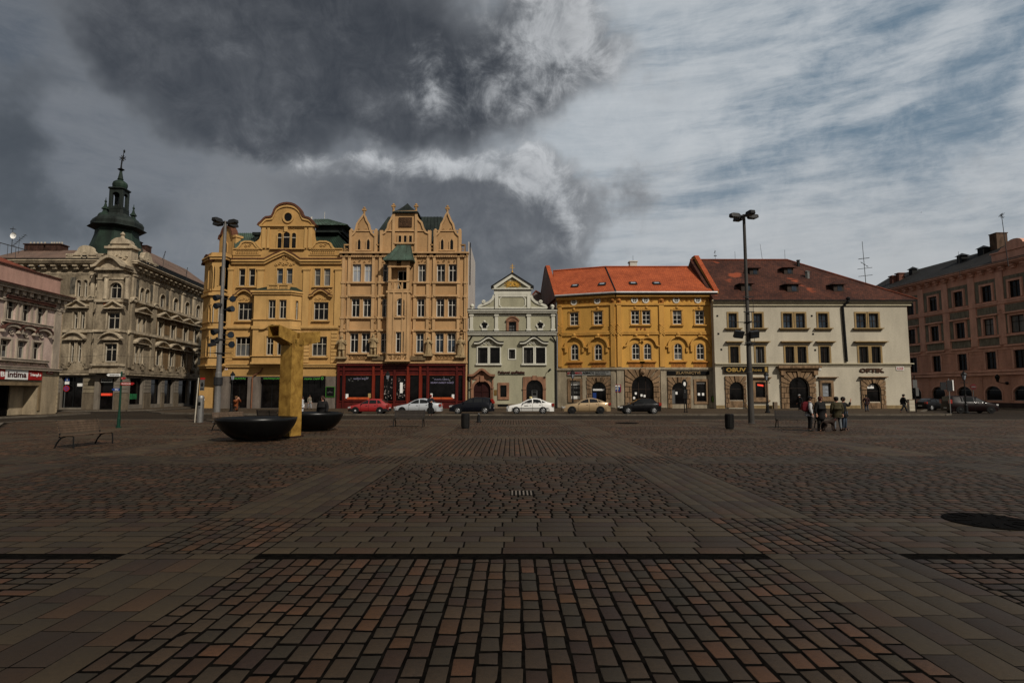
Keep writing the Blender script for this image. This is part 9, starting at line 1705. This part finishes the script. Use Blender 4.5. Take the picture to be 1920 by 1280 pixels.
# the dark heavy clouds
f1 = total([(600, 70, 360, 110, 1.0), (850, 165, 200, 85, .8), (330, 60, 190, 100, .6), (450, 235, 150, 65, .75), (700, 215, 170, 55, .45), (1050, 60, 100, 120, .7), (200, 110, 60, 50, .45)])
f2 = total([(880, 390, 220, 85, .9), (640, 350, 230, 60, .55), (1010, 420, 95, 90, .75), (960, 520, 120, 80, .7), (740, 500, 330, 100, .6)])
f3 = total([(60, 260, 160, 100, .8), (30, 400, 180, 70, .5), (320, 430, 150, 60, .4), (210, 240, 90, 60, -.35), (120, 150, 120, 40, .3)])
d1 = f1+(fb-.5)*.8+(fb2-.5)*.5+(fb4-.5)*.3; d2 = f2+(fb-.5)*.75+(fb2-.5)*.5+(fb4-.5)*.35; d3 = f3+(fb-.5)*.9+(fb2-.5)*.5+(fb4-.5)*.25
rim1 = total([(1090, 70, 80, 120, 1.0), (1000, 50, 80, 70, .6), (850, 125, 80, 55, .5), (980, 180, 80, 50, .45)]); rim2 = total([(930, 315, 150, 38, .95), (1040, 365, 65, 55, .95), (1090, 440, 45, 70, .8), (740, 310, 200, 32, .6), (1000, 470, 50, 30, .3)])
lit1 = smooth(rim1+(fb2-.5)*1.5+(fb4-.5)*1.3, .1, 1.0); lit2 = smooth(rim2+(fb2-.5)*1.5+(fb4-.5)*1.4, .2, 1.1)
def cloudcol(d, lit, edge, dark, lo, hi): return mixc(smooth(d+(fb3-.5)*.2, lo, hi)*(1.0-lit*.75), mixc(lit, edge, mixc(smooth(fb4*.6+fb2*.4, .38, .6), (.30, .315, .33), (.52, .535, .55))), dark)
tone = smooth(fb2*.5+fb*.3+fb4*.45-bil*.12, .3, .8); c1 = cloudcol(d1, lit1, (.15, .16, .172), mixc(tone, (.027, .030, .035), (.105, .11, .118)), .1, .85); c2 = cloudcol(d2, lit2, (.19, .198, .208), mixc(tone, (.072, .077, .086), (.165, .172, .182)), .2, 1.05); c3 = mixc(smooth(d3, .15, .8), (.12, .13, .142), mixc(tone, (.045, .051, .058), (.085, .093, .102)))
sky = mixc(smooth(d3, .2, .65), high, c3); sky = mixc(smooth(d1, .08, .5), sky, c1); sky = mixc(smooth(d2, .14, .5), sky, c2)
# the part of the sky round the sun, behind the viewer, is brighter thin cloud
back = smooth(Y*-1.0, -.05, .75); sky = mixc(back, sky, mixc(smooth(fb, .3, .7), (.22, .21, .195), (.34, .315, .28)))
zen = smooth(Z, .6, .95)*(1.0-back); sky = mixc(zen*.8, sky, (.24, .255, .27))
bgc = nt.nodes.new('ShaderNodeBackground'); L(sky.k, bgc.inputs[0]); bgc.inputs[1].default_value = 1.0
st = nt.nodes.new('ShaderNodeTexSky'); st.sky_type = 'NISHITA'; st.sun_disc = False; st.sun_elevation = SUN_EL; st.sun_rotation = math.pi - SUN_AZ; st.dust_density = 2
bgs = nt.nodes.new('ShaderNodeBackground'); L(st.outputs[0], bgs.inputs[0]); bgs.inputs[1].default_value = .05
mx = nt.nodes.new('ShaderNodeMixShader'); mx.inputs[0].default_value = .9; L(bgs.outputs[0], mx.inputs[1]); L(bgc.outputs[0], mx.inputs[2]); out = nt.nodes.new('ShaderNodeOutputWorld'); L(mx.outputs[0], out.inputs[0])
sl = bpy.data.lights.new('sun', 'SUN'); so = bpy.data.objects.new('sun', sl); COL.objects.link(so); sl.energy = 3.3; sl.angle = R(1.0); sl.color = (1.0, .93, .82)
sd = Vector((math.sin(SUN_AZ)*math.cos(SUN_EL), -math.cos(SUN_AZ)*math.cos(SUN_EL), math.sin(SUN_EL))); so.rotation_euler = sd.to_track_quat('Z', 'Y').to_euler(); so.location = (20, -30, 60)
vs = SC.view_settings; vs.view_transform = 'Standard'; vs.look = 'None'; vs.exposure = .22; vs.gamma = 1; vs.use_curve_mapping = False
